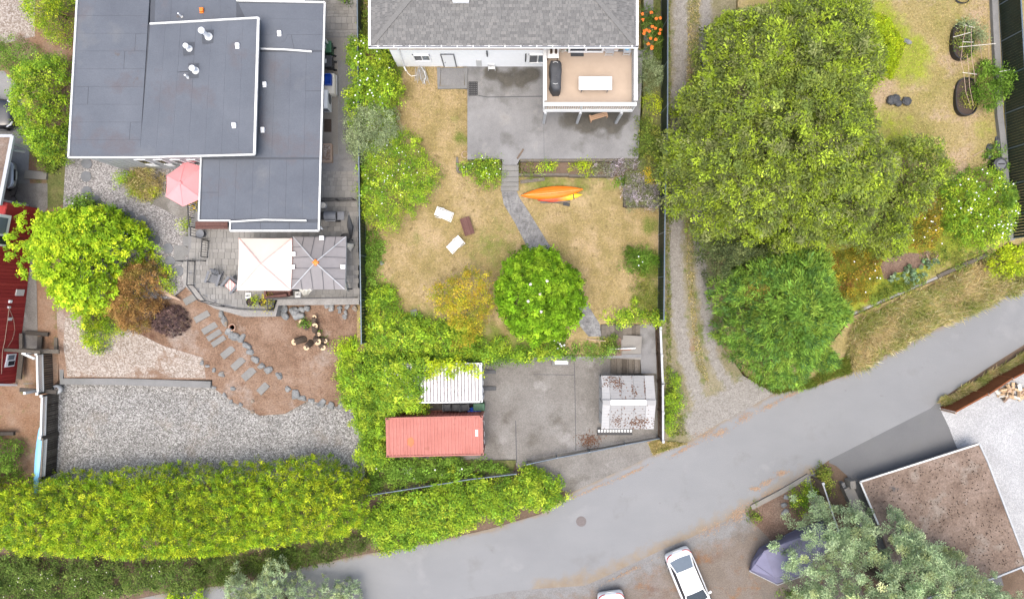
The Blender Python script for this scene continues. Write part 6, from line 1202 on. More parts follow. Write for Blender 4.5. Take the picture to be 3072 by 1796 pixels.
for x, y, l in ((930, 930, 'square white parasol foot near the potted plants'), (1597, 915, 'square pale parasol foot behind the terrace railing')):
    p = W('E1', x, y, ZHOUSE+0.03); r = thing('parasol_stand', l, 'parasol stand', p); MB().box(p+Vector((0, 0, 0.06)), (0.36, 0.38, 0.1)).build('block', M['trim'], r, bevel=0.02); MB().cyl(p+Vector((0, 0, 0.1)), p+Vector((0, 0, 0.45)), 0.03).build('socket', M['darkgrey'], r); MB().beam(p+Vector((-0.13, 0, 0.13)), p+Vector((0.13, 0, 0.13)), 0.03, 0.03).build('bracket', M['darkgrey'], r)
for x, y, r_, l, pal in ((970, 1015, 62, 'potted yellow green plant by the terrace railing', 'lime'), (1135, 1020, 50, 'potted yellow flowering plant in the terrace corner', 'autumn')):
    p = W('E1', x, y, ZHOUSE+0.03); po = thing('plant_pot', l.replace('potted', 'dark pot under the'), 'pot', p); MB().lathe(p, [(0.16, 0), (0.25, 0.3), (0.22, 0.3), (0.2, 0.22)], 14).build('pot', M['black'], po); MB().lathe(p, [(0.21, 0.22), (0.05, 0.25)], 12).build('soil', M['compost'], po)
    plant('potted_plant', l, 'plant', ell('E1', x, y, r_, r_*0.9), ZHOUSE+0.25, ZHOUSE+0.7, pal, dens=800, rim=0.3, leaf=(0.1, 0.05))
plant('yellow_flowers', 'bright yellow flowers in front of the pink parasol', 'flowers', ell('B1', 222, 147, 24, 26), 0.6, 1.1, 'autumn', None, None, (10, 'yellow', 0.04), dens=700, rim=0.2, leaf=(0.08, 0.05))
plant('railing_grass', 'light green grass tuft beside the garden stair landing', 'grass', ell('B1', 145, 310, 42, 50), ZGARD, 0.9, 'lime', dens=700, rim=0.4, style='up', leaf=(0.3, 0.03))
p = W('E1', 315, 105, ZHOUSE+0.03); ts = thing('side_table', 'small round grey table at the brown deck corner', 'table', p); MB().lathe(p, [(0.25, 0.44), (0.25, 0.48), (0.03, 0.48)], 18).build('top', M['midgrey'], ts); MB().cyl(p, p+Vector((0, 0, 0.45)), 0.03).build('leg', M['darkgrey'], ts); MB().lathe(p, [(0.18, 0), (0.17, 0.03), (0.03, 0.04)], 14).build('foot', M['darkgrey'], ts)
bd = thing('wooden_bench', 'reddish brown slatted bench against the flat roofed house', 'bench', W('B1', 330, 310, ZHOUSE))
for k in range(4):
    a = W('B1', 212, 288+k*14, ZHOUSE+0.45); b = W('B1', 450, 288+k*14, ZHOUSE+0.45); MB().beam(a, b, 0.1, 0.04).build('slat', M['wood_redbrown'], bd)
for x in (230, 435): MB().box(W('B1', x, 309, ZHOUSE+0.22), (0.1, 0.4, 0.42)).build('leg', M['wood_redbrown'], bd)
gs_ = thing('garden_steps', 'four shallow concrete steps between gravel garden and terrace', 'steps', W('E1', 150, 320, ZGARD))
for k, x in enumerate((70, 120, 170, 222)):
    z = ZGARD+0.14*(k+1); a = W('E1', x, 275, z); b = W('E1', x+54, 390, z); MB().box(((a.x+b.x)/2, (a.y+b.y)/2, z-0.2), (b.x-a.x, a.y-b.y, 0.4)).build('tread', M['conc_kerb'], gs_)
zone('stair_pad', pxl('E1', [(-80, 250), (70, 250), (72, 500), (-80, 520)]), ZGARD+0.015, M['conc_kerb'], None)
zone('stair_side', pxl('E1', [(40, 130), (280, 130), (280, 262), (40, 262)]), ZHOUSE-0.1, M['conc_kerb'], 0.1)
# ================================================================ LAWN AND DECK THINGS
def deckchair(label, x, y, rz):
    p = W('B2', x, y, 0.0); r = thing('deckchair', label, 'deckchair', p, rz)
    for s in (-1, 1):
        MB().beam((-0.5, s*0.29, 0.06), (0.5, s*0.25, 0.72), 0.035, 0.05).build('frame_rail', M['white'], r, local=True)
        MB().beam((0.42, s*0.22, 0.03), (-0.46, s*0.22, 0.42), 0.035, 0.05).build('frame_rail', M['white'], r, local=True)
        MB().beam((0.1, s*0.32, 0.45), (0.52, s*0.32, 0.03), 0.03, 0.045).build('prop', M['white'], r, local=True)
    for q in (((-0.5, -0.3, 0.06), (-0.5, 0.3, 0.06)), ((0.5, -0.27, 0.72), (0.5, 0.27, 0.72)), ((0.5, -0.33, 0.03), (0.5, 0.33, 0.03)), ((-0.46, -0.24, 0.42), (-0.46, 0.24, 0.42))): MB().beam(*q, 0.04, 0.04).build('crossbar', M['white'], r, local=True)
    rows = []
    for i in range(11):
        u = i/10; x_ = -0.46+0.94*u; z_ = 0.41+(0.71-0.41)*u-0.22*math.sin(math.pi*u)*(1-0.3*u); rows.append([Vector((x_, -0.2+0.4*j/4, z_+0.01)) for j in range(5)])
    o = MB().grid(rows).build('sling', M['white'], r, local=True, smooth=True); o.modifiers.new('t', 'SOLIDIFY').thickness = 0.01
deckchair('white folding deckchair nearer the big round bush', 698, 478, R(160))
deckchair('white folding deckchair on the autumn tree side of the brown table', 778, 700, R(42))
p = W('B2', 865, 565, 0.0); tb = thing('low_table', 'reddish brown slatted low table on the dry lawn', 'table', p, R(18))
for k in range(5): MB().box((-0.24+0.12*k, 0, 0.36), (0.11, 1.12, 0.03)).build('slat', M['wood_redbrown'], tb, local=True)
for s in (-1, 1):
    MB().box((0, s*0.4, 0.33), (0.56, 0.06, 0.03)).build('crossbar', M['wood_redbrown'], tb, local=True)
    for q in (-1, 1): MB().box((q*0.24, s*0.48, 0.16), (0.06, 0.06, 0.32)).build('leg', M['wood_redbrown'], tb, local=True)
    MB().box((s*0.3, 0, 0.3), (0.03, 1.1, 0.08)).build('apron', M['wood_redbrown'], tb, local=True)
def kayak_mesh(L, B, Hh, keel=0.05, n=24):
    rows = []
    for i in range(n+1):
        t = i/n; x = (t-0.5)*L; w_ = B/2*max(0.02, math.sin(math.pi*t))**0.75; h = Hh*(0.45+0.55*math.sin(math.pi*t)**0.6); z0 = 0.16*(2*t-1)**2*0.4
        row = []
        for j in range(13):
            a = math.pi*j/12; row.append(Vector((x, -w_*math.cos(a), z0+h*math.sin(a)**0.7*(0.9+0.1*math.sin(a)**8))))
        rows.append(row)
    return MB().grid(rows)
a = W('B3', 278, 338, 0.1); b = W('B3', 732, 292, 0.1); d_ = b-a
ka = thing('kayak', 'orange upturned kayak lying on the lawn', 'kayak', (a+b)/2, math.atan2(d_.y, d_.x))
h_ = kayak_mesh(d_.length, 0.8, 0.34).build('hull', M['orange'], ka, local=True, smooth=True)
for s in (-0.12, 0, 0.12): MB().tube([(-d_.length*0.42, s*0.4, 0.24), (-d_.length*0.2, s, 0.345), (0, s*1.1, 0.35+0.0), (d_.length*0.2, s, 0.345), (d_.length*0.42, s*0.4, 0.24)], 0.018, 5).build('keel_strip', M['orange'], h_, local=True)
a = W('B3', 400, 372, 0.05); b = W('B3', 728, 330, 0.05); d_ = b-a
kb = thing('kayak', 'yellow and red kayak half under the orange one', 'kayak', (a+b)/2+Vector((0, 0, -0.04)), math.atan2(d_.y, d_.x))
hb_ = kayak_mesh(d_.length, 0.55, 0.2); 
t_ = NT('kayak_fade'); tc = t_.n('ShaderNodeTexCoord'); sp2 = t_.n('ShaderNodeSeparateXYZ'); t_.l(tc.outputs['Object'], sp2.inputs[0]); mr = t_.n('ShaderNodeMapRange'); mr.inputs[1].default_value = -1.0; mr.inputs[2].default_value = 1.2; t_.l(sp2.outputs[0], mr.inputs[0])
M['kayak_fade'] = t_.done(t_.ramp(mr.outputs[0], [(0.35, (0.55, 0.05, 0.01)), (0.6, (0.75, 0.25, 0.015)), (0.8, (0.78, 0.5, 0.02))]), 0.35)
hb2 = hb_.build('hull', M['kayak_fade'], kb, local=True, smooth=True); MB().box((d_.length*0.3, 0, 0.2), (0.06, 0.5, 0.03)).build('strap', M['black'], kb, local=True)
pd = thing('paddle', 'dark kayak paddle lying beside the orange kayak', 'paddle', W('B3', 540, 388, 0.1)); MB().cyl(W('B3', 400, 372, 0.14), W('B3', 600, 398, 0.14), 0.016).build('shaft', M['darkgrey'], pd)
q = W('B3', 612, 400, 0.12); MB().box(q, (0.42, 0.2, 0.025), R(-10)).build('blade', M['black'], pd, bevel=0.01)
for x0, y0, x1, y1, l in ((640, 1340, 820, 1318, 'weathered plank lying on the lawn beside the concrete steps'),): solo(MB().beam(W('A2', x0, y0, 0.13), W('A2', x1, y1, 0.13), 0.22, 0.05), 'plank', l, 'plank', M['wood_old'])
solo(MB().beam(W('B3', 420, 385, 0.1), W('B3', 640, 380, 0.1), 0.12, 0.05), 'plank', 'pale plank half under the kayaks', 'plank', M['wood_old'])
solo(MB().beam(W('A2', 618, 1168, 0.95), W('A2', 664, 1098, 0.95), 0.09, 0.07), 'plank', 'rusty brown bar lying on the patio at the step head', 'bar', M['wood_brown'])
mb = MB(); c = W('A2', 232, 1140, 0.75)
for k in range(3): mb.tube([c+Vector((0.2*math.cos(a)*(1-0.06*k), 0.2*math.sin(a), 0.02+0.025*k)) for a in [6.283*j/20 for j in range(21)]], 0.016, 5)
solo(mb, 'garden_hose', 'coiled pale hose on the grass at the patio corner', 'hose', M['tan'])
# beside the white wall
p = WY('A1', 1375, 500, YW-0.3); p = W('A1', 1375, 560, 0.92); rk = thing('drying_rack', 'collapsed white drying rack on the grass by the white wall', 'drying rack', p)
for k in range(12):
    u = k/11-0.5; a = p+Vector((u*0.5+random.uniform(-.1, .1), 0.55*random.uniform(0.6, 1), 0.15+random.random()*0.1)); b = p+Vector((u*0.9+0.15, -0.6*random.uniform(0.3, 1), 0.05+random.random()*0.12)); MB().cyl(a, b, 0.014, n=5).build('rod', M['trimgrey'], rk)
MB().tube([p+Vector((0.05, 0.55, 0.1)), p+Vector((0.3, 0.2, 0.16)), p+Vector((0.35, -0.1, 0.12)), p+Vector((0.25, -0.5, 0.1))], 0.035, 6).build('folded_leg', M['trim'], rk)
solo(MB().tube([W('A1', 1262, 495, 0.95), W('A1', 1285, 540, 0.93), W('A1', 1310, 562, 0.93), W('A1', 1350, 555, 0.93)], 0.018, 6), 'drain_hose', 'white drain hose curling from the downpipe foot', 'hose', M['white'])
zone('door_well', pxl('A1', [(1525, 500), (1700, 500), (1700, 632), (1525, 632)]), 0.93, M['concrete'], None)
p = W('A2', 430, 485, 0.9); ss = thing('step_stool', 'pale green folding step stool by the white wall', 'step stool', p)
for k in range(3): MB().box(p+Vector((0, 0.2-0.2*k, 0.62-0.2*k)), (0.4, 0.17, 0.03)).build('tread', M['trim'], ss)
for s in (-1, 1): MB().beam(p+Vector((s*0.21, -0.3, 0)), p+Vector((s*0.21, 0.3, 0.85)), 0.03, 0.04).build('side_rail', M['trimgrey'], ss); MB().beam(p+Vector((s*0.19, 0.32, 0)), p+Vector((s*0.19, 0.26, 0.7)), 0.03, 0.03).build('leg', M['trimgrey'], ss)
MB().box(p+Vector((0, 0.27, 0.78)), (0.4, 0.03, 0.2)).build('back_panel', M['shed'], ss)
p = W('A2', 293, 654, 0.91); mt_ = thing('rubber_mat', 'black perforated rubber mat on the patio corner', 'mat', p); MB().box(p, (0.56, 0.86, 0.02)).build('mat', M['black'], mt_)
dots = MB()
for i in range(4):
    for j in range(7): dots.lathe(p+Vector((-0.2+0.13*i, -0.36+0.12*j, 0.008)), [(0.025, 0), (0.025, 0.005)], 6)
tag(dots.build('hole_pattern', M['concrete'], mt_), kind='stuff')
# joints and stains lines on the concrete
for t, pts, l in (('A2', [(330, 705), (400, 716), (800, 710)], 0), ('A2', [(810, 700), (815, 1170)], 0)):
    zone('joint', [px(t, x, y-3) for x, y in pts]+[px(t, x+2, y+3) for x, y in pts[::-1]], ZPATIO+0.004, M['darkgrey'], None)
for pts in ([(360, 395), (365, 520), (372, 900), (375, 1180)], [(0, 508), (360, 512)]):
    zone('joint', [px('C3', x-2, y-2) for x, y in pts]+[px('C3', x+3, y+3) for x, y in pts[::-1]], ZPAD+0.004, M['darkgrey'], None)
zone('joint', [px('C2', x, y) for x, y in ((1340, 640), (1345, 640), (1352, 950), (1346, 950))], ZPAD+0.004, M['darkgrey'], None)
# under the deck
p = W('A2', 1215, 870, 0.95); wb = thing('wooden_bench', 'varnished orange wooden bench end poking from under the deck', 'bench', p, R(16))
for k in range(3): MB().box((0, -0.05+0.1*k, 0.32), (1.1, 0.08, 0.03)).build('slat', M['tanwall'], wb, local=True)
MB().box((-0.52, 0.05, 0.18), (0.07, 0.4, 0.36)).build('end_panel', M['tanwall'], wb, local=True); MB().box((0.5, 0.05, 0.18), (0.07, 0.4, 0.36)).build('end_panel', M['tanwall'], wb, local=True)
# on the deck
TILE['F1'] = (1600, 110, 5.08); zd = ZDECK
p = W('F1', 946, 712, zd+0.74); ta = thing('folding_table', 'long white folding table in the middle of the tan deck', 'table', (p.x, p.y, zd))
MB().box(p, (1.88, 0.76, 0.045)).build('top', M['white'], ta, bevel=0.02)
for s in (-1, 1):
    for q in (-1, 1): MB().beam((p.x+s*0.75, p.y+q*0.3, zd), (p.x+s*0.72, p.y+q*0.3, zd+0.72), 0.035, 0.035).build('leg', M['midgrey'], ta)
    MB().beam((p.x+s*0.75, p.y-0.3, zd+0.25), (p.x+s*0.75, p.y+0.3, zd+0.25), 0.025, 0.025).build('leg_brace', M['midgrey'], ta)
ol = [(265, 352), (405, 350), (430, 400), (438, 500), (425, 640), (425, 790), (400, 822), (315, 822), (280, 780), (255, 710), (268, 600), (255, 480)]
c = W('F1', 345, 590, zd); cb_ = thing('covered_barbecue', 'barbecue under a charcoal fitted cover on the deck', 'barbecue', (c.x, c.y, zd)); rows = []
top0 = [W('F1', x, y, zd+1.05) for x, y in ol]; cc_ = sum(top0, Vector())/len(top0)
for z, s in ((0.05, 1.04), (0.5, 1.0), (0.9, 0.99), (1.02, 0.95), (1.08, 0.86), (1.1, 0.5), (1.12, 0.02)):
    rows.append([Vector((cc_.x+(q.x-cc_.x)*s*(1+0.02*math.sin(3*i+z*9)), cc_.y+(q.y-cc_.y)*s, zd+z+0.012*math.sin(i*2.2))) for i, q in enumerate(top0)])
MB().grid(rows, True).build('cover', M['darkgrey'], cb_, smooth=True)
for y in (395, 712): 
    sgn = -1 if y < 500 else 1
    MB().tube([W('F1', 298, y, zd+1.12), W('F1', 335, y+sgn*12, zd+1.14), W('F1', 375, y, zd+1.12)], 0.014, 5).build('strap', M['trim'], cb_)
p = W('F1', 300, 248, zd+0.5); pt_ = thing('side_table', 'white side table holding two brown planters on the deck', 'table', (p.x, p.y, zd)); MB().box(p, (0.66, 0.62, 0.04)).build('top', M['white'], pt_, bevel=0.02)
for s in (-1, 1):
    for q in (-1, 1): MB().cyl((p.x+s*0.28, p.y+q*0.26, zd), (p.x+s*0.26, p.y+q*0.24, zd+0.5), 0.02).build('leg', M['wood_brown'], pt_)
for x, y, l in ((272, 215, 'brown planter box on the white side table nearer the rail'), (345, 215, 'orange brown planter box on the white side table nearer the buckets')):
    q = W('F1', x, y, zd+0.52); r = thing('planter_box', l, 'planter', q); MB().box(q+Vector((0, 0, 0.09)), (0.13, 0.38, 0.16)).build('box', M['wood_brown'], r); MB().box(q+Vector((0, 0, 0.18)), (0.1, 0.34, 0.02)).build('soil', M['compost'], r)
for x, y, r_, m, l in ((440, 210, 0.18, 'beige', 'white bucket beside the deck side table'), (515, 195, 0.14, 'green_plastic', 'dark green pot beside the white deck bucket')):
    q = W('F1', x, y, zd); r = thing('bucket', l, 'bucket', q); MB().lathe(q, [(r_*0.8, 0), (r_, 0.36), (r_*0.9, 0.36), (r_*0.8, 0.2)], 16).build('body', M[m], r); MB().lathe(q, [(r_*0.78, 0.2), (r_*0.3, 0.24)], 12).build('contents', M['trim' if m == 'beige' else 'midgrey'], r)
solo(MB().box(W('F1', 668, 248, zd+0.012), (0.76, 0.42, 0.02)), 'door_mat', 'dark grey door mat at the sliding deck door', 'mat', M['darkgrey'])
for x, y, w_, l in ((1165, 200, 0.5, 'folded aluminium stool by the sliding deck door'), (1430, 195, 0.42, 'aluminium stool holding a blue bag in the deck corner')):
    p = W('F1', x, y, zd+0.45); r = thing('stool', l, 'stool', (p.x, p.y, zd)); MB().box(p, (w_, 0.42, 0.03)).build('seat', M['trimgrey'], r, bevel=0.01)
    for s in (-1, 1):
        for q in (-1, 1): MB().beam((p.x+s*w_*0.42, p.y+q*0.2, zd), (p.x+s*w_*0.42, p.y+q*0.17, zd+0.45), 0.03, 0.03).build('leg', M['trim'], r)
        MB().beam((p.x-w_*0.42, p.y+s*0.2, zd+0.15), (p.x+w_*0.42, p.y+s*0.2, zd+0.15), 0.03, 0.03).build('rung', M['trim'], r)
bgm = MB().lathe(W('F1', 1428, 180, zd+0.47), [(0.12, 0), (0.16, 0.08), (0.1, 0.18), (0.03, 0.22)], 9); solo(bgm, 'bag', 'crumpled blue bag on the corner stool of the deck', 'bag', M['skyblue'], smooth=True)
# ================================================================ PAD THINGS
def container(label, p, rz, m, em, Lc=6.06, Wc=2.44, Hc=2.59, name='shipping_container'):
    r = thing(name, label, 'container', p, rz); n = 27; pitch = (Lc-0.3)/n; rows_t = []; xs = []
    for k in range(n):
        x0 = -Lc/2+0.15+k*pitch; xs += [(x0, 0.0), (x0+pitch*0.42, 0.0), (x0+pitch*0.5, -0.035), (x0+pitch*0.92, -0.035)]
    roof_ = MB().grid([[Vector((x, y, Hc-0.02+z)) for x, z in xs] for y in (Wc/2-0.08, -Wc/2+0.08)]); roof_.build('roof', M[m], r, local=True)
    for s in (-1, 1):
        MB().grid([[Vector((x, s*(Wc/2-0.03+z), zz)) for x, z in (xs if s < 0 else xs[::-1])] for zz in (0.15, Hc-0.05)]).build('side_wall', M[m], r, local=True)
        MB().box((0, s*(Wc/2-0.03), Hc-0.03), (Lc-0.2, 0.08, 0.08)).build('top_rail', M[em], r, local=True); MB().box((0, s*(Wc/2-0.05), 0.1), (Lc-0.2, 0.1, 0.16)).build('bottom_rail', M[em], r, local=True)
        for e in (-1, 1):
            MB().box((e*(Lc/2-0.08), s*(Wc/2-0.08), Hc/2), (0.15, 0.15, Hc-0.1)).build('corner_post', M[em], r, local=True)
            cf = MB().box((e*(Lc/2-0.09), s*(Wc/2-0.08), Hc-0.05), (0.18, 0.16, 0.12)).build('corner_casting', M[em], r, local=True)
            MB().box((e*(Lc/2-0.09), s*(Wc/2-0.08), Hc+0.011), (0.11, 0.06, 0.004)).build('casting_hole', M['compost'], cf, local=True)
    for e in (-1, 1):
        MB().box((e*(Lc/2-0.1), 0, Hc-0.035), (0.16, Wc-0.3, 0.09)).build('end_header', M[em], r, local=True)
        MB().box((e*(Lc/2-0.09), 0, Hc/2), (0.06, Wc-0.3, Hc-0.2)).build('end_wall' if e < 0 else 'door', M[m], r, local=True)
    for y in (-0.85, -0.35, 0.35, 0.85):
        MB().cyl((Lc/2-0.02, y, 0.1), (Lc/2-0.02, y, Hc-0.08), 0.022, n=6).build('lock_rod', M['steel'], r, local=True)
        MB().beam((Lc/2-0.01, y, 1.1), (Lc/2+0.0, y+0.3, 1.1), 0.03, 0.03).build('lock_handle', M['trim'], r, local=True)
    return r
c = W('C2', 745, 757, 0.64); rc = container('faded red shipping container beside the concrete pad', (c.x, c.y, ZPAD), R(1.3), 'container', 'container_edge')
for k, (x, wd) in enumerate(((0.22, 0.05), (0.15, 0.06), (0.08, 0.05), (0.02, 0.05), (-0.05, 0.05), (-0.13, 0.08))): MB().box((2.62, 0.12+x, 2.592), (0.16, wd*0.75, 0.004)).build('white_mark', M['white'], rc, local=True)
pt5 = [(random.uniform(0.8, 1.1)*0.22*math.cos(6.283*k/12)-1.5, random.uniform(0.8, 1.1)*0.32*math.sin(6.283*k/12)-0.3) for k in range(12)]
M['orange_patch'] = plain('orange_patch', (0.5, 0.13, 0.05), 0.7, 0.1); MB().prism(pt5, 2.572, 2.578).build('paint_patch', M['orange_patch'], rc, local=True)
M['whitecorr'] = plain('whitecorr', (0.66, 0.66, 0.66), 0.6, 0.08, 2.0, dirt=((0.25, 0.2, 0.19), 2.6, 0.6))
c = W('C2', 735, 365, 0.64); wc = container('white shipping container half buried under ivy', (c.x, c.y, ZPAD), R(0.6), 'whitecorr', 'white', 6.1, 2.44)
M['corrvalley'] = plain('corrvalley', (0.3, 0.28, 0.275), 0.7, 0.2, 3, dirt=((0.14, 0.1, 0.095), 2.2, 0.55))
[o for o in wc.children if o.name.startswith('roof')][0].data.materials[0] = M['corrvalley']
for k in range(27): MB().box((-2.9+0.214*k+0.045, 0, 2.578), (0.1, 2.2, 0.03)).build('roof_rib', M['white'], wc, local=True)
dl_ = MB()
for k in range(150):
    q = Vector((random.uniform(-1.0, 2.6), random.uniform(-0.9, 1.1), 2.56)); s = random.uniform(0.02, 0.05); a = random.random()*6.28
    dl_.add([q+Vector((math.cos(a)*s, math.sin(a)*s, 0)), q+Vector((-math.sin(a)*s*.6, math.cos(a)*s*.6, 0.015)), q-Vector((math.cos(a)*s, math.sin(a)*s, 0)), q+Vector((math.sin(a)*s*.6, -math.cos(a)*s*.6, 0.01))], [(0, 1, 2, 3)])
tag(dl_.build('dead_leaves', M['deadleaf'], wc, local=True), kind='stuff')
for y, l in ((280, 'dark steel ramp at the container doors nearer the ivy wall'), (403, 'dark steel ramp at the container doors nearer the stacked chairs')):
    p = W('C2', 1150, y, ZPAD); r = thing('steel_ramp', l, 'ramp', p)
    MB().box(p+Vector((0, 0, 0.05)), (0.85, 0.26, 0.08)).build('plate', M['darkgrey'], r)
    for s in (-0.07, 0, 0.07): MB().box(p+Vector((0, s, 0.1)), (0.8, 0.025, 0.03)).build('rib', M['midgrey'], r)
def pchair(label, x, y, z, rz, grp):
    p = W('C2', x, 540, -1.2); r = thing('plastic_chair', label, 'chair', (p.x, y, z), rz, grp)
    MB().box((0, -0.03, 0.42), (0.5, 0.42, 0.03)).build('seat', M['darkgrey'], r, local=True, bevel=0.01)
    rows = [[Vector((-0.26+0.52*j/8, 0.2+0.06*u+0.05*math.sin(math.pi*j/8), 0.42+0.45*u*(1-0.08*((j-4)/4)**2))) for j in range(9)] for u in (0, 0.35, 0.7, 1.0)]
    o = MB().grid(rows).build('backrest', M['darkgrey'], r, local=True, smooth=True); o.modifiers.new('t', 'SOLIDIFY').thickness = 0.03
    for s in (-1, 1):
        MB().box((s*0.27, 0.0, 0.62), (0.06, 0.46, 0.035)).build('armrest', M['darkgrey'], r, local=True)
        for q in (-1, 1): MB().beam((s*0.27, q*0.22, 0), (s*0.25, q*0.2, 0.6), 0.045, 0.045).build('leg', M['darkgrey'], r, local=True)
for x, rz in ((838, 2), (898, -3), (962, 2), (1020, -4)): pchair('dark plastic armchair in the row against the white container', x, -6.62, ZPAD, R(rz), 'armchairs against the white container')
for x, rz in ((842, 3), (902, -2), (968, 6)):
    for k in range(4): pchair('dark plastic armchair stacked beside the red container', x, -6.93, ZPAD+0.2*k, R(rz), 'armchairs stacked against the red container')
p = W('C2', 1075, 535, ZPAD); solo(MB().box(p+Vector((0, 0.05, 0.4)), (0.75, 0.5, 0.8)), 'garden_box', 'dark green plastic box between the two containers', 'box', M['green_plastic'], bevel=0.04)
p = W('C2', 1038, 560, ZPAD+0.7); p.z = ZPAD; bc = thing('camp_chair', 'folded blue camp chair between the containers', 'chair', p)
for k, dy in enumerate((-0.09, 0.0, 0.09)): MB().cyl(p+Vector((-0.42+0.06*k, dy, 0.75)), p+Vector((0.42+0.04*k, dy+0.03, 0.75)), 0.05, n=8).build('fabric_roll', M['blue'], bc)
for dy in (-0.12, 0.12): MB().cyl(p+Vector((-0.4, dy, 0.02)), p+Vector((-0.3, dy, 0.8)), 0.015).build('leg', M['trim'], bc); MB().cyl(p+Vector((0.42, dy, 0.02)), p+Vector((0.35, dy, 0.8)), 0.015).build('leg', M['trim'], bc)
# plastic shed
e = [W('C3', 600, 525, -0.15), W('C3', 1050, 512, -0.15), W('C3', 1080, 990, -0.15), W('C3', 600, 992, -0.15)]; cx_ = sum(e, Vector())/4
sh = thing('garden_shed', 'pale grey plastic shed with gabled panel roof and dead leaves', 'shed', (cx_.x, cx_.y, ZPAD)); x0, x1 = e[0].x, (e[1].x+e[2].x)/2; y1_, y0_ = (e[0].y+e[1].y)/2, (e[2].y+e[3].y)/2; ym = W('C3', 0, 755, 0.5).y; ze, zr_ = -0.15, 0.5
wl = MB(); X0, X1, Y0, Y1 = x0-0.12+0.25, x1-0.2, y0_+0.15, y1_-0.15
wl.add([(X0, Y0, ZPAD), (X1, Y0, ZPAD), (X1, Y1, ZPAD), (X0, Y1, ZPAD), (X0, Y0, ze), (X1, Y0, ze), (X1, Y1, ze), (X0, Y1, ze), (X0, ym, zr_-0.08), (X1, ym, zr_-0.08)], [(0, 1, 5, 4), (2, 3, 7, 6), (0, 4, 8, 7, 3), (1, 2, 6, 9, 5)]); wl.build('wall', M['shed_light'], sh)
for k in range(4):
    yy = Y0+(Y1-Y0)*(k+0.5)/4; MB().box((X0-0.03, yy, -1.05), (0.04, (Y1-Y0)/4-0.06, 1.6)).build('door_panel' if k in (1, 2) else 'wall_panel', M['shed_light'], sh)
MB().box((X0-0.07, ym, -1.0), (0.05, 0.06, 0.3)).build('door_handle', M['midgrey'], sh)
cuts = [x0, x0+0.5, x0+1.22, x0+2.0, x0+2.72, x1]
for k in range(5):
    a, b = cuts[k]+0.008, cuts[k+1]-0.008; mm = 'shed_light' if k in (0, 4) else 'shed'
    for ya in (y1_, y0_):
        MB().slab([Vector((a, ya, ze)), Vector((b, ya, ze)), Vector((b, ym, zr_)), Vector((a, ym, zr_))], 0.05).build('roof_panel', M[mm], sh)
        for rr_ in range(1, 9): 
            u = rr_/9; MB().box(((a+b)/2, ya+(ym-ya)*u, ze+(zr_-ze)*u+0.006), (b-a-0.06, 0.02, 0.012)).build('roof_rib', M[mm], sh)
    MB().box(((a+b)/2, ym, zr_+0.03), (b-a, 0.3, 0.06)).build('ridge_cap', M['white' if 0 < k < 4 else 'shed'], sh)
lf = MB()
def leaflitter(n, tx, ty, sx_, sy_):
    for k in range(n):
        q = W('C3', random.gauss(tx, sx_), random.gauss(ty, sy_), 0.2); 
        if not (x0 < q.x < x1 and y0_ < q.y < y1_): continue
        u = (q.y-y0_)/(ym-y0_) if q.y < ym else (y1_-q.y)/(y1_-ym); z = ze+(zr_-ze)*u+0.022; s = random.uniform(0.025, 0.06); a = random.random()*6.28; q.z = z
        lf.add([q+Vector((math.cos(a)*s, math.sin(a)*s, 0)), q+Vector((-math.sin(a)*s*.6, math.cos(a)*s*.6, 0.015)), q-Vector((math.cos(a)*s, math.sin(a)*s, 0)), q+Vector((math.sin(a)*s*.6, -math.cos(a)*s*.6, 0.012))], [(0, 1, 2, 3)])
leaflitter(120, 700, 565, 45, 35); leaflitter(40, 770, 600, 30, 25); leaflitter(220, 940, 935, 60, 40); leaflitter(70, 755, 930, 30, 35); leaflitter(60, 820, 800, 140, 110); leaflitter(20, 900, 660, 15, 20)
for xs_ in (765, 875, 985): leaflitter(26, xs_, 620, 2, 60)
tag(lf.build('dead_leaves', M['deadleaf'], sh), kind='stuff')
p = W('C3', 715, 1012, ZPAD); rk2 = thing('slatted_rack', 'dark slatted rack lying along the foot of the shed', 'rack', p)
for k in range(12): MB().box(p+Vector((-1.05+0.19*k, 0.1, 0.34)), (0.13, 0.16, 0.03)).build('slat', M['trim'], rk2)
for dy in (-0.14, 0.2): MB().box(p+Vector((0, dy, 0.3)), (2.3, 0.05, 0.1)).build('rail', M['black'], rk2)
MB().box(p+Vector((0, -0.04, 0.2)), (2.25, 0.16, 0.25)).build('tray', M['black'], rk2)
for s in (-1, 1): MB().box(p+Vector((s*1.1, 0, 0.13)), (0.06, 0.35, 0.26)).build('leg', M['black'], rk2)
p = W('C3', 238, 398, ZPAD); bn = thing('stone_bench', 'grey trough with white top against the ivy wall', 'bench', p); MB().box(p+Vector((0, 0, 0.18)), (1.15, 0.42, 0.36)).build('trough', M['conc_kerb'], bn, bevel=0.02); MB().box(p+Vector((0.05, 0, 0.38)), (0.85, 0.2, 0.04)).build('top', M['white'], bn)
gp_ = thing('garden_poles', 'bundle of white and red poles on the wall above the pad', 'poles', W('C3', 600, 290, -0.35))
for k, (x0_, y0p, x1_, y1p, m) in enumerate(((290, 300, 900, 280, 'trim'), (350, 305, 860, 292, 'terracotta'), (420, 298, 905, 276, 'white'))): MB().cyl(W('C3', x0_, y0p, -0.4+0.04*k), W('C3', x1_, y1p, -0.4+0.04*k), 0.025, n=6).build('pole', M[m], gp_)
solo(MB().cyl(W('C3', 470, 195, -0.1), W('C3', 640, 215, -0.1), 0.03, n=6), 'stick', 'brown stick lying in the bed at the path foot', 'stick', M['tan'])
hyd = plant('hydrangea', 'white flowering hydrangea at the foot of the glossy round tree', 'shrub', ell('C3', 228, 235, 35, 55), -0.3, 0.5, 'green', None, None, (9, 'white', 0.05), dens=600, rim=0.4)
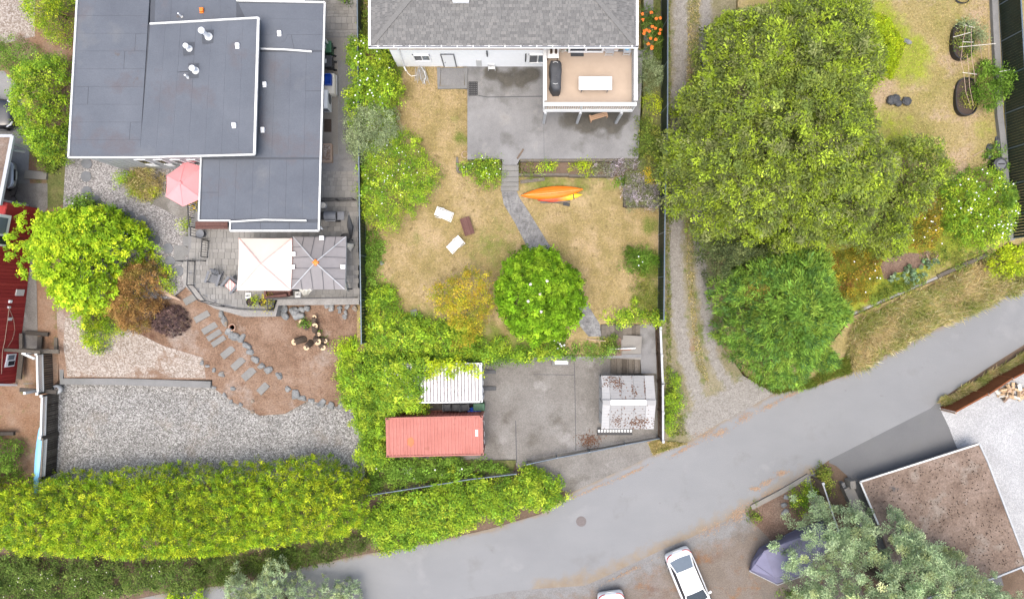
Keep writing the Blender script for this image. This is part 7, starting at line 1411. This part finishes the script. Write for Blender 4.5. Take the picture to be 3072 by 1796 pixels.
p = W('C2', 548, 1000, -1.7); mb = MB().lathe(p, [(0.2, 0), (0.3, 0.25), (0.27, 0.26), (0.18, 0.05)], 14); solo(mb, 'basin', 'white basin lying in the weeds below the red container', 'basin', M['white'], smooth=True)
p = W('C3', 500, 1090, ZPAD); lt = MB()
for k in range(240):
    q = p+Vector((random.gauss(0, 0.35), random.gauss(0, 0.25), 0.02+0.05*random.random())); s = random.uniform(0.03, 0.07); a = random.random()*6.28
    lt.add([q+Vector((math.cos(a)*s, math.sin(a)*s, 0)), q+Vector((-math.sin(a)*s*.6, math.cos(a)*s*.6, 0.02)), q-Vector((math.cos(a)*s, math.sin(a)*s, 0)), q+Vector((math.sin(a)*s*.6, -math.cos(a)*s*.6, 0.01))], [(0, 1, 2, 3)])
stuff('leaf_litter', lt.mesh('leaf_litter', M['deadleaf']), 'brown leaf litter swept below the shed on the pad', 'leaf litter')
# ================================================================ CARS
def car(label, p, rz, m, L=4.5, B=1.82, Hc=1.46, rear_glass='glass_pale', group=None):
    r = thing('parked_car', label, 'car', p, rz, group)          # local +x is the front
    prof = [(-0.5, .74, .36, .62), (-0.488, .86, .30, .80), (-0.46, .93, .27, .93), (-0.40, .97, .26, 1.0), (-0.3, .99, .25, 1.0), (-0.15, 1.0, .25, .98), (0.0, 1.0, .25, .97), (0.12, 1.0, .25, .96), (0.22, .99, .25, .94), (0.32, .98, .25, .88), (0.41, .95, .26, .80), (0.465, .87, .29, .70), (0.49, .74, .32, .60), (0.5, .6, .38, .52)]
    rows = []
    for t, wf, z0, z1 in prof:
        h = B/2*wf; x = t*L
        rows.append([Vector((x, y*h, z)) for y, z in ((-.90, z0), (-.99, z0+.12), (-1.0, (z0+z1)/2), (-.975, z1-.1), (-.90, z1-.015), (-.6, z1+.02), (0, z1+.03), (.6, z1+.02), (.90, z1-.015), (.975, z1-.1), (1.0, (z0+z1)/2), (.99, z0+.12), (.90, z0))])
    mb = MB().grid(rows, True); n = 13; mb.f.append(tuple(range(n-1, -1, -1))); k = (len(rows)-1)*n; mb.f.append(tuple(range(k, k+n)))
    body = mb.build('body', M[m], r, local=True, smooth=True); sb_ = body.modifiers.new('s', 'SUBSURF'); sb_.levels = 1; sb_.render_levels = 1
    def ring(t, w_, z): return [Vector((t*L, -w_*B/2, z)), Vector((t*L, -w_*B/2*0.6, z+0.02)), Vector((t*L, w_*B/2*0.6, z+0.02)), Vector((t*L, w_*B/2, z))]
    base = [(-.40, .80, .98), (-.265, .64, Hc-.04), (-.1, .66, Hc), (0.06, .66, Hc-.03), (0.24, .80, .97)]
    rr_ = [ring(*q) for q in base]
    rf = MB().grid([[Vector((x*L, y*w_*B/2, z+dz)) for y, dz in ((-1, -.03), (-.92, 0.0), (-.5, .035), (0, .045), (.5, .035), (.92, 0.0), (1, -.03))] for x, w_, z in ((-.275, .62, Hc-.06), (-.24, .65, Hc-.035), (-.15, .67, Hc-.0), (-.05, .67, Hc-.0), (.03, .66, Hc-.02), (.065, .65, Hc-.05))]); rf.build('roof', M[m], r, local=True, smooth=True)
    def pane(name, pts, mm): return MB().add(pts, [tuple(range(len(pts)))]).build(name, M[mm], r, local=True)
    x_ = lambda t: t*L; b2 = B/2
    rows = [[Vector((x_(-.405+.13*u-0.018*(1-abs(v)**2)*(1-u)), v*b2*(.80-.18*u), .985+(Hc-.06-.985)*u+.02*(1-v*v))) for v in (-1, -.75, -.4, 0, .4, .75, 1)] for u in (0, .33, .66, 1)]
    MB().grid(rows).build('rear_window', M[rear_glass], r, local=True, smooth=True)
    rows = [[Vector((x_(.065+.18*u+0.02*(1-abs(v)**2)*u), v*b2*(.65+.18*u), Hc-.05+(.955-Hc+.05)*u+.02*(1-v*v))) for v in (-1, -.75, -.4, 0, .4, .75, 1)] for u in (0, .33, .66, 1)]
    MB().grid(rows).build('windscreen', M['glass'], r, local=True, smooth=True)
    for s in (-1, 1):
        pane('side_window', [Vector((x_(-.37), s*b2*.87, .97)), Vector((x_(-.265), s*b2*.66, Hc-.09)), Vector((x_(-.1), s*b2*.7, Hc-.05)), Vector((x_(.05), s*b2*.69, Hc-.08)), Vector((x_(.225), s*b2*.87, .96))][::-s], 'glass')
        for q in ((-.405, .80, .985, -.275, .62, Hc-.05), (.245, .83, .955, .065, .65, Hc-.04)):
            MB().beam((x_(q[0]), s*b2*q[1], q[2]), (x_(q[3]), s*b2*(q[4]+.03), q[5]), 0.07, 0.05).build('pillar', M[m], r, local=True)
        MB().beam((x_(-.275), s*b2*.665, Hc-.065), (x_(.065), s*b2*.68, Hc-.055), 0.05, 0.05).build('roof_rail', M[m], r, local=True)
        MB().box((x_(.19), s*b2*1.07, .96), (.14, .2, .12), 0.2*s).build('mirror', M[m], r, local=True, bevel=0.03)
        for t in (-.31, .32):
            w_ = MB().cyl((x_(t), s*(b2-.22), .32), (x_(t), s*(b2+.005), .32), .32, n=18).build('wheel', M['tyre'], r, local=True); MB().cyl((x_(t), s*(b2-.02), .32), (x_(t), s*(b2+.012), .32), .2, n=12).build('rim', M['steel'], w_, local=True)
        MB().tube([(x_(-.488), s*b2*.4, .82), (x_(-.482), s*b2*.62, .84), (x_(-.462), s*b2*.80, .86), (x_(-.415), s*b2*.93, .89)], [.025, .035, .045, .03], 6).build('tail_light', M['taillight'], r, local=True)
        MB().tube([(x_(.487), s*b2*.5, .6), (x_(.472), s*b2*.72, .65), (x_(.43), s*b2*.9, .72)], [.045, .06, .04], 6).build('headlight', M['headlight'], r, local=True)
    MB().box((x_(-.502), 0, .66), (.03, .5, .12)).build('number_plate', M['trim'], r, local=True); MB().box((x_(.502), 0, .46), (.03, .5, .11)).build('number_plate', M['trim'], r, local=True)
    MB().box((x_(.497), 0, .58), (.04, .7, .1)).build('grille', M['black'], r, local=True)
    return r
def place_car(label, t, x, y, dirx, diry, m, which='rear', L=4.5, z=-2.0, **kw):
    d = Vector((dirx, diry, 0)).normalized(); p = W(t, x, y, z+0.6); p.z = z; c = p+d*L/2 if which == 'rear' else p-d*L/2
    return car(label, c, math.atan2(d.y, d.x), m, L, **kw)
place_car('white saloon car parked nose away from the road', 'C6', 1390, 935, 0.385, -0.92, 'carwhite', 'rear', 4.6)
place_car('white car with its tail at the road beside the dirt pile', 'C6', 660, 1390, 0.14, -0.99, 'carwhite', 'rear', 4.4)
place_car('black car parked nose in on the concrete drive', 'A0', 100, 842, 1, -0.03, 'carblack', 'front', 4.5, 0.32)
place_car('silver car nosing out from under the mossy carport', 'A0', 108, 1290, 1, -0.03, 'carsilver', 'front', 4.4, 0.2)
p = W('C6', 345, 615, -1.998); mh = thing('manhole_cover', 'round rusty manhole cover in the road', 'manhole cover', p); MB().lathe(p, [(0.34, 0), (0.34, 0.008), (0.3, 0.012)], 28).build('frame', M['manhole'], mh); MB().lathe(p, [(0.29, 0.006), (0.285, 0.016)], 28).build('lid', M['manhole'], mh)
for k in range(7): MB().box(p+Vector((-0.21+0.07*k, 0, 0.018)), (0.025, 2*math.sqrt(max(0.01, 0.26**2-(-0.21+0.07*k)**2)), 0.006)).build('tread_bar', M['manhole'], mh)
# covered boat
bo = [W('C7', x, y, -1.95) for x, y in ((358, 1158), (385, 1050), (470, 905), (880, 700), (1180, 600), (1300, 850), (920, 1215), (665, 1308))]
to = [W('C7', x, y, z) for (x, y), z in zip(((380, 1150), (405, 1055), (520, 935), (900, 770), (1160, 660), (1240, 850), (890, 1130), (640, 1240)), (-1.2, -1.2, -0.75, -0.6, -0.6, -0.9, -0.85, -0.75))]
bt = thing('covered_boat', 'boat under a purple grey tarpaulin beneath the pine', 'boat', (sum((v.x for v in bo))/8, sum((v.y for v in bo))/8, -2.0)); cb2 = sum(to, Vector())/8; rdg = [W('C7', 525, 940, -0.55), W('C7', 900, 800, -0.35), W('C7', 1170, 720, -0.4)]
hullm = MB().grid([bo, to], True); b0 = len(hullm.v); hullm.add([*to, rdg[0], rdg[1], rdg[2]], [(0, 7, 8), (0, 8, 1), (1, 8, 2), (2, 8, 9, 3), (3, 9, 10, 4), (4, 10, 5), (5, 10, 9, 6), (6, 9, 8, 7)])
hullm.build('tarpaulin', M['tarp'], bt)
MB().tube([v+Vector((0, 0, 0.12)) for v in bo]+[bo[0]+Vector((0, 0, 0.12))], 0.03, 5).build('tie_rope', M['trimgrey'], bt); MB().tube([to[7]+Vector((0, 0, .02)), to[0].lerp(rdg[0], 0.3)+Vector((0, 0, .03)), rdg[0]+Vector((0, 0, .02)), rdg[1]+Vector((0, 0, .02)), rdg[2]+Vector((0, 0, .02))], 0.03, 5).build('ridge_seam', M['tarp'], bt)
# rusty steel wall and firewood
cw = thing('steel_wall', 'zigzag rusty steel panel wall along the white gravel', 'wall', W('C5', 900, 240, -2.0))
for (x0_, y0p, x1_, y1p) in ((690, 340, 872, 240), (882, 238, 1012, 150), (1022, 148, 1200, 52), (1210, 50, 1330, -20)):
    a = W('C5', x0_, y0p, -2.0); b = W('C5', x1_, y1p, -2.0); MB().beam(a+Vector((0, 0, 0.78)), b+Vector((0, 0, 0.78)), 0.06, 1.56).build('panel', M['rust'], cw); MB().beam(a+Vector((0, 0, 1.58)), b+Vector((0, 0, 1.58)), 0.1, 0.04).build('cap', M['rust'], cw)
    MB().box(a+Vector((0.05, -0.12, 0.75)), (0.1, 0.1, 1.5)).build('post', M['tan'], cw)
for k in range(30):
    p = W('C5', random.gauss(1105, 42), random.gauss(235, 22), -2.0); h = 0.09+0.12*random.random(); a = random.random()*6.28; L_ = random.uniform(0.4, 0.6); rr_ = random.uniform(0.07, 0.12)
    mb = MB(); pts = [(-L_/2, -rr_, 0), (-L_/2, rr_, 0), (-L_/2, 0, rr_*1.5), (L_/2, -rr_, 0), (L_/2, rr_, 0), (L_/2, 0, rr_*1.5)]; mb.add(pts, [(0, 2, 1), (3, 4, 5), (0, 1, 4, 3), (1, 2, 5, 4), (2, 0, 3, 5)])
    o = link('firewood_log', mb.mesh('firewood_log', M[random.choice(('wood_cut', 'wood_cut', 'tan', 'bark', 'beige'))]), None, p+Vector((0, 0, h)), a); o.rotation_euler = (random.uniform(-.6, .6), random.uniform(-.3, .3), a)
    tag(o, 'split firewood log in the heap on the white gravel', 'log', 'split logs in the firewood heap')
# ================================================================ RIGHT HAND YARD THINGS
def oval_bed(label, ol, z, h=0.4, m='black'):
    P = [W('A4', x, y, z+h) for x, y in ol]; c = sum(P, Vector())/len(P); r = thing('raised_bed', label, 'raised bed', (c.x, c.y, z)); n = len(P)
    inn = [c+(q-c)*0.94 for q in P]; lowp = [Vector((q.x, q.y, z)) for q in P]; inl = [Vector((q.x, q.y, z+h*0.5)) for q in inn]
    MB().grid([lowp, P, inn, inl], True).build('rim', M[m], r); MB().prism([(q.x, q.y) for q in [c+(q-c)*0.935 for q in P]], z, z+h*0.72).build('soil', M['compost'], r)
    return r
def oval(cx, cy, rx, ry, n=22, pw=2.6):
    o = []
    for k in range(n):
        a = 6.283*k/n; ca, sa = math.cos(a), math.sin(a); o.append((cx+rx*math.copysign(abs(ca)**(2/pw), ca), cy+ry*math.copysign(abs(sa)**(2/pw), sa)))
    return o
oval_bed('long oval black raised bed with straggly plants', oval(1028, 300, 80, 135), 0.25)
oval_bed('oval black raised bed ringed with bricks under the leafy trellis', oval(1055, 710, 85, 140), -0.1)
plant('bed_plant', 'grey green straggly plants over the long oval bed', 'plant', [px('A4', *q) for q in ((985, 200), (1060, 150), (1150, 190), (1220, 230), (1200, 300), (1140, 350), (1080, 400), (1020, 390), (1060, 320), (1010, 260))], 0.4, 1.2, 'grey', dens=420, rim=0.5, leaf=(0.12, 0.04), style='spray')
plant('bed_plant', 'full bright green plant climbing the trellis by the fence', 'plant', [px('A4', *q) for q in ((1110, 520), (1170, 460), (1250, 470), (1290, 540), (1360, 540), (1335, 680), (1290, 740), (1240, 800), (1170, 830), (1110, 760), (1120, 640))], -0.1, 1.3, 'green', dens=720, rim=0.7, leaf=(0.13, 0.06), style='spray')
plant('fence_weeds', 'green weeds by the round compost bin', 'weeds', [px('A4', *q) for q in ((1150, 1140), (1230, 1090), (1320, 1080), (1345, 1260), (1300, 1340), (1200, 1280))], -0.5, 0.0, 'green', dens=450, rim=0.4)
plant('bed_plant', 'low green seedlings filling the long oval bed', 'plant', [px('A4', *q) for q in oval(1028, 300, 66, 115)], 0.5, 0.72, 'weed', dens=330, rim=0.2, leaf=(0.1, 0.05), lump=0.04)
plant('bed_plant', 'low green seedlings filling the brick ringed oval bed', 'plant', [px('A4', *q) for q in oval(1055, 710, 70, 118)], 0.15, 0.4, 'weed', dens=300, rim=0.2, leaf=(0.1, 0.05), lump=0.04)
tl = thing('cane_trellis', 'tall trellis of bent canes over both raised beds', 'trellis', W('A4', 1080, 480, 0))
for pts in (((1010, 430, 1.2), (1025, 300, 1.3), (1045, 190, 1.2), (1080, 140, 0.9)), ((1005, 430, 1.3), (1030, 540, 1.4), (1045, 680, 1.3), (1075, 770, 0.5)), ((1055, 400, 1.5), (1065, 500, 1.6), (1072, 640, 1.6), (1100, 780, 0.5)), ((1085, 200, 1.4), (1085, 400, 1.6), (1110, 560, 1.6), (1112, 620, 0.5)), ((1218, 150, 0.6), (1215, 330, 1.6), (1213, 450, 0.6)), ((1120, 230, 0.5), (1150, 350, 1.5), (1165, 450, 0.5))):
    MB().tube([W('A4', x, y, z) for x, y, z in pts], 0.016, 5).build('cane', M['tan'], tl)
for a, b in (((995, 348, 1.4), (1265, 322, 1.4)), ((950, 275, 1.2), (1080, 240, 1.3)), ((1020, 535, 1.5), (1125, 548, 1.5)), ((1290, 530, 1.3), (1368, 515, 1.5)), ((1020, 310, 1.35), (1100, 312, 1.4)), ((1030, 185, 1.2), (1110, 205, 1.2))): MB().cyl(W('A4', *a), W('A4', *b), 0.018, n=5).build('crossbar', M['beige'], tl)
for k, (x, y, r_) in enumerate(((955, 660, 20), (962, 705, 22), (968, 750, 22), (985, 795, 22), (1010, 828, 22), (985, 605, 20))):
    p = W('A4', x, y, -0.1); solo(MB().box(p+Vector((0, 0, 0.1)), (0.2, 0.36, 0.2), R(15+k*12) if k < 5 else R(-50)), 'edging_brick', 'orange brown brick ringing the oval bed', 'brick', M['wood_cut' if k % 3 == 0 else 'terracotta'], 'bricks around the oval bed')
def blackbag(label, t, x, y, r_, z, grp):
    p = W(t, x, y, z); s = r_/TILE[t][2]/48; o = link('black_bag', rocks_b[random.randrange(3)], None, p+Vector((0, 0, s*0.3)), random.random()*6, (s*1.1, s, s*0.9)); tag(o, label, 'bag', grp)
rocks_b = []
for k in range(3):
    bm = bmesh.new(); bmesh.ops.create_icosphere(bm, subdivisions=3, radius=1.0)
    for v in bm.verts: v.co *= 1+0.35*abs(mnoise.noise(v.co*2.6+Vector((k*5, 2, 1))))+0.1*mnoise.noise(v.co*7); v.co.z *= 0.6
    me = bpy.data.meshes.new('black_bag'); bm.to_mesh(me); bm.free(); me.materials.append(M['darkgrey']); rocks_b.append(me)
for x, y, r_ in ((490, 740, 30), (520, 735, 32), (545, 765, 22), (605, 748, 30)): blackbag('crumpled black bag on the grass beside the olive tree', 'A4', x, y, r_, 0.1, 'black bags on the grass')
for x, y, r_ in ((1285, 1040, 36), (1215, 1090, 26), (1290, 1090, 30), (1215, 1150, 22)): blackbag('crumpled black bag heaped by the round compost bin', 'A4', x, y, r_, -0.25, 'black bags by the compost bin')
def cbin(label, t, x, y, r_, z):
    p = W(t, x, y, z); r = thing('compost_bin', label, 'bin', p); MB().lathe(p, [(r_*1.1, 0), (r_, 0.6), (r_*0.95, 0.62)], 18).build('body', M['black'], r); MB().lathe(p, [(r_*1.02, 0.62), (r_*1.0, 0.68), (r_*0.85, 0.7)], 18).build('lid', M['darkgrey'], r); MB().lathe(p, [(r_*0.7, 0.7), (r_*0.66, 0.74), (r_*0.1, 0.75)], 18).build('lid_dome', M['midgrey'], r); MB().box(p+Vector((0, 0, 0.76)), (r_*0.9, 0.06, 0.04)).build('handle', M['black'], r)
cbin('round black compost bin with ridged lid by the far fence', 'A4', 1245, 1225, 0.42, -0.4); cbin('round dark compost bin half hidden by the rose thicket', 'B5', 1265, 375, 0.34, -0.6)
mb = MB(); c = W('A4', 1015, 2, 0.55)
for k in range(4): mb.tube([c+Vector((0.42*math.cos(a), 0.3*math.sin(a)*0.9+0.05, 0.02+0.035*k)) for a in [6.283*j/22 for j in range(23)]], 0.02, 5)
solo(mb, 'hose_coil', 'coiled black hose at the upper edge of the yard', 'hose', M['black'])
mb = MB()
for a, b in (((755, 518), (795, 612)), ((838, 528), (795, 612))): mb.cyl(W('B5', *a, -0.3), W('B5', *b, -0.7), 0.018, n=5)
solo(mb, 'garden_canes', 'bent pair of canes over the cabbage plants', 'canes', M['tan'])
solo(MB().cyl(W('A4', 1100, 1148, -0.2), W('A4', 1180, 1105, -0.2), 0.025, n=6), 'stick', 'pale stick lying on the yard near the black bags', 'stick', M['tan'])
# ================================================================ LEFT EDGE THINGS
a = W('C0', 250, 535, -0.6); b = W('C0', 232, 765, -0.6); d_ = a-b; kc = thing('kayak', 'light blue kayak standing on edge behind the lattice fence', 'kayak', ((a+b)/2+Vector((0, 0, -0.5))), math.atan2(d_.y, d_.x))
hk = kayak_mesh(max(4.2, d_.length), 0.75, 0.35).build('hull', M['skyblue'], kc, local=True, smooth=True); hk.rotation_euler = (R(-62), 0, 0); hk.location = (0, 0, 0.45); MB().tube([(-2.0, -0.02, 0.4), (0, -0.3, 0.62), (2.0, -0.02, 0.4)], 0.03, 5).build('gunwale', M['trim'], kc, local=True)
p = W('C0', 357, 228, -1.65); gl = thing('round_planter', 'white round planter at the corner of the kerb wall', 'planter', p); MB().lathe(p, [(0.2, 0), (0.32, 0.25), (0.28, 0.5), (0.22, 0.5), (0.2, 0.4)], 16).build('pot', M['trim'], gl, smooth=True); MB().lathe(p, [(0.21, 0.38), (0.05, 0.42)], 12).build('soil', M['terrace'], gl)
solo(MB().beam(W('C0', -60, 494, -1.0), W('C0', 85, 492, -1.0), 0.22, 0.2), 'timber_beam', 'dark timber beam with pale end beside the left shrub', 'beam', M['wood_dark'])
TILE['G1'] = (0, 980, 3.07)
pw = thing('timber_porch', 'weathered timber frame beside the red house walkway', 'porch', W('G1', 270, 300, -1.2))
for (x0_, y0p, x1_, y1p, z, wd, m) in ((45, 212, 375, 232, 0.6, 0.2, 'wood_old'), (190, 215, 545, 228, 0.0, 0.25, 'wood_old'), (205, 240, 320, 292, 0.5, 0.14, 'trim'), (200, 235, 175, 480, -0.6, 0.3, 'wood_old'), (185, 578, 525, 600, -0.4, 0.25, 'wood_dark'), (235, 55, 445, 70, -0.7, 0.25, 'wood_dark'), (370, 90, 365, 215, -0.7, 0.28, 'wood_dark'), (520, 100, 515, 225, -0.5, 0.2, 'wood_old'), (195, 60, 195, 215, -0.6, 0.2, 'wood_old')):
    MB().beam(W('G1', x0_, y0p, z), W('G1', x1_, y1p, z), wd, 0.12).build('beam', M[m], pw)
for x, y in ((375, 220), (328, 235), (328, 590)): MB().box(W('G1', x, y, -0.35), (0.16, 0.16, 2.0)).build('post', M['trim'], pw)
for x, y, a_, b_, l in ((265, 310, 0.62, 0.6, 'square grey paving slab nearer the timber beam by the red house'), (262, 478, 0.62, 0.68, 'square grey paving slab nearer the brick earth by the red house'), (285, 135, 0.85, 0.9, 'pale square slab between the timber frames')): solo(MB().box(W('G1', x, y, -1.2), (a_, b_, 0.08), 0.05), 'paving_slab', l, 'slab', M['pad'])
mb = MB().tube([W('B0', x, y, 0.06) for x, y in ((125, 0), (128, 40), (105, 95), (80, 100), (95, 85), (118, 110), (122, 160))], 0.02, 5); solo(mb, 'cable', 'black cable snaking on the concrete by the red house', 'cable', M['black'])
mb = MB()
for k in range(5):
    a = W('B0', 232+k*24, 640, 0); 
p = W('A0', 265, 1285, 0.0); solo(MB().prism([(p.x-0.6, p.y-0.3), (p.x+0.8, p.y-0.35), (p.x+0.85, p.y+0.1), (p.x-0.5, p.y+0.25)], -0.05, 0.25), 'stone_step', 'pale block step at the end of the concrete drive', 'step', M['conc_light'])

# ================================================================ DEBRIS ON THE ROAD EDGES
def litter(label, spots, z, n, m='needle_litter'):
    mb = MB()
    for t, x, y, rx, ry, a0 in spots:
        for k in range(n):
            u, v = random.gauss(0, 0.45), random.gauss(0, 0.45); q = W(t, x+(u*rx*math.cos(a0)-v*ry*math.sin(a0)), y+(u*rx*math.sin(a0)+v*ry*math.cos(a0)), z+0.008+random.random()*0.01)
            s = random.uniform(0.02, 0.06); a = random.random()*6.28; c_, s_ = math.cos(a)*s, math.sin(a)*s
            mb.add([q+Vector((c_, s_, 0)), q+Vector((-s_*.5, c_*.5, 0.008)), q-Vector((c_, s_, 0)), q+Vector((s_*.5, -c_*.5, 0.006))], [(0, 1, 2, 3)])
    stuff('needle_litter', mb.mesh('needle_litter', M[m]), label, 'litter')
M['needle_litter'] = isl_mat('needle_litter', [(0.36, 0.22, 0.13), (0.44, 0.29, 0.18), (0.4, 0.32, 0.24), (0.3, 0.19, 0.13)], 0.95, 0.2)
litter('orange needle litter drifted along the lane mouth and upper road edge', [('C4', 240, 600, 90, 45, -0.5), ('C4', 40, 725, 70, 30, -0.4), ('C4', 470, 490, 150, 26, -0.42), ('C4', 640, 400, 160, 22, -0.4), ('C4', 1000, 230, 200, 18, -0.42), ('C3', 1540, 1040, 150, 60, -0.3), ('C3', 1330, 1170, 150, 20, -0.5)], -2.0, 170)
litter('orange needle litter streaks along the lower road edge', [('C4', 575, 1085, 60, 30, -0.3), ('C4', 440, 1170, 70, 26, -0.5), ('C4', 340, 1222, 50, 16, 0), ('C4', 480, 1270, 150, 40, -0.45), ('C4', 200, 1420, 120, 50, -0.5), ('C6', 850, 1180, 300, 22, -0.45), ('C6', 1800, 700, 260, 60, -0.4), ('C6', 2080, 560, 120, 60, -0.5)], -2.0, 170)
litter('pale dry litter along the roadside bramble and kerb slab', [('C6', 100, 390, 160, 25, -0.35), ('C6', 450, 270, 300, 22, -0.42), ('C6', 900, 80, 250, 18, -0.45), ('C5', 300, 10, 300, 12, -0.42)], -2.0, 170)
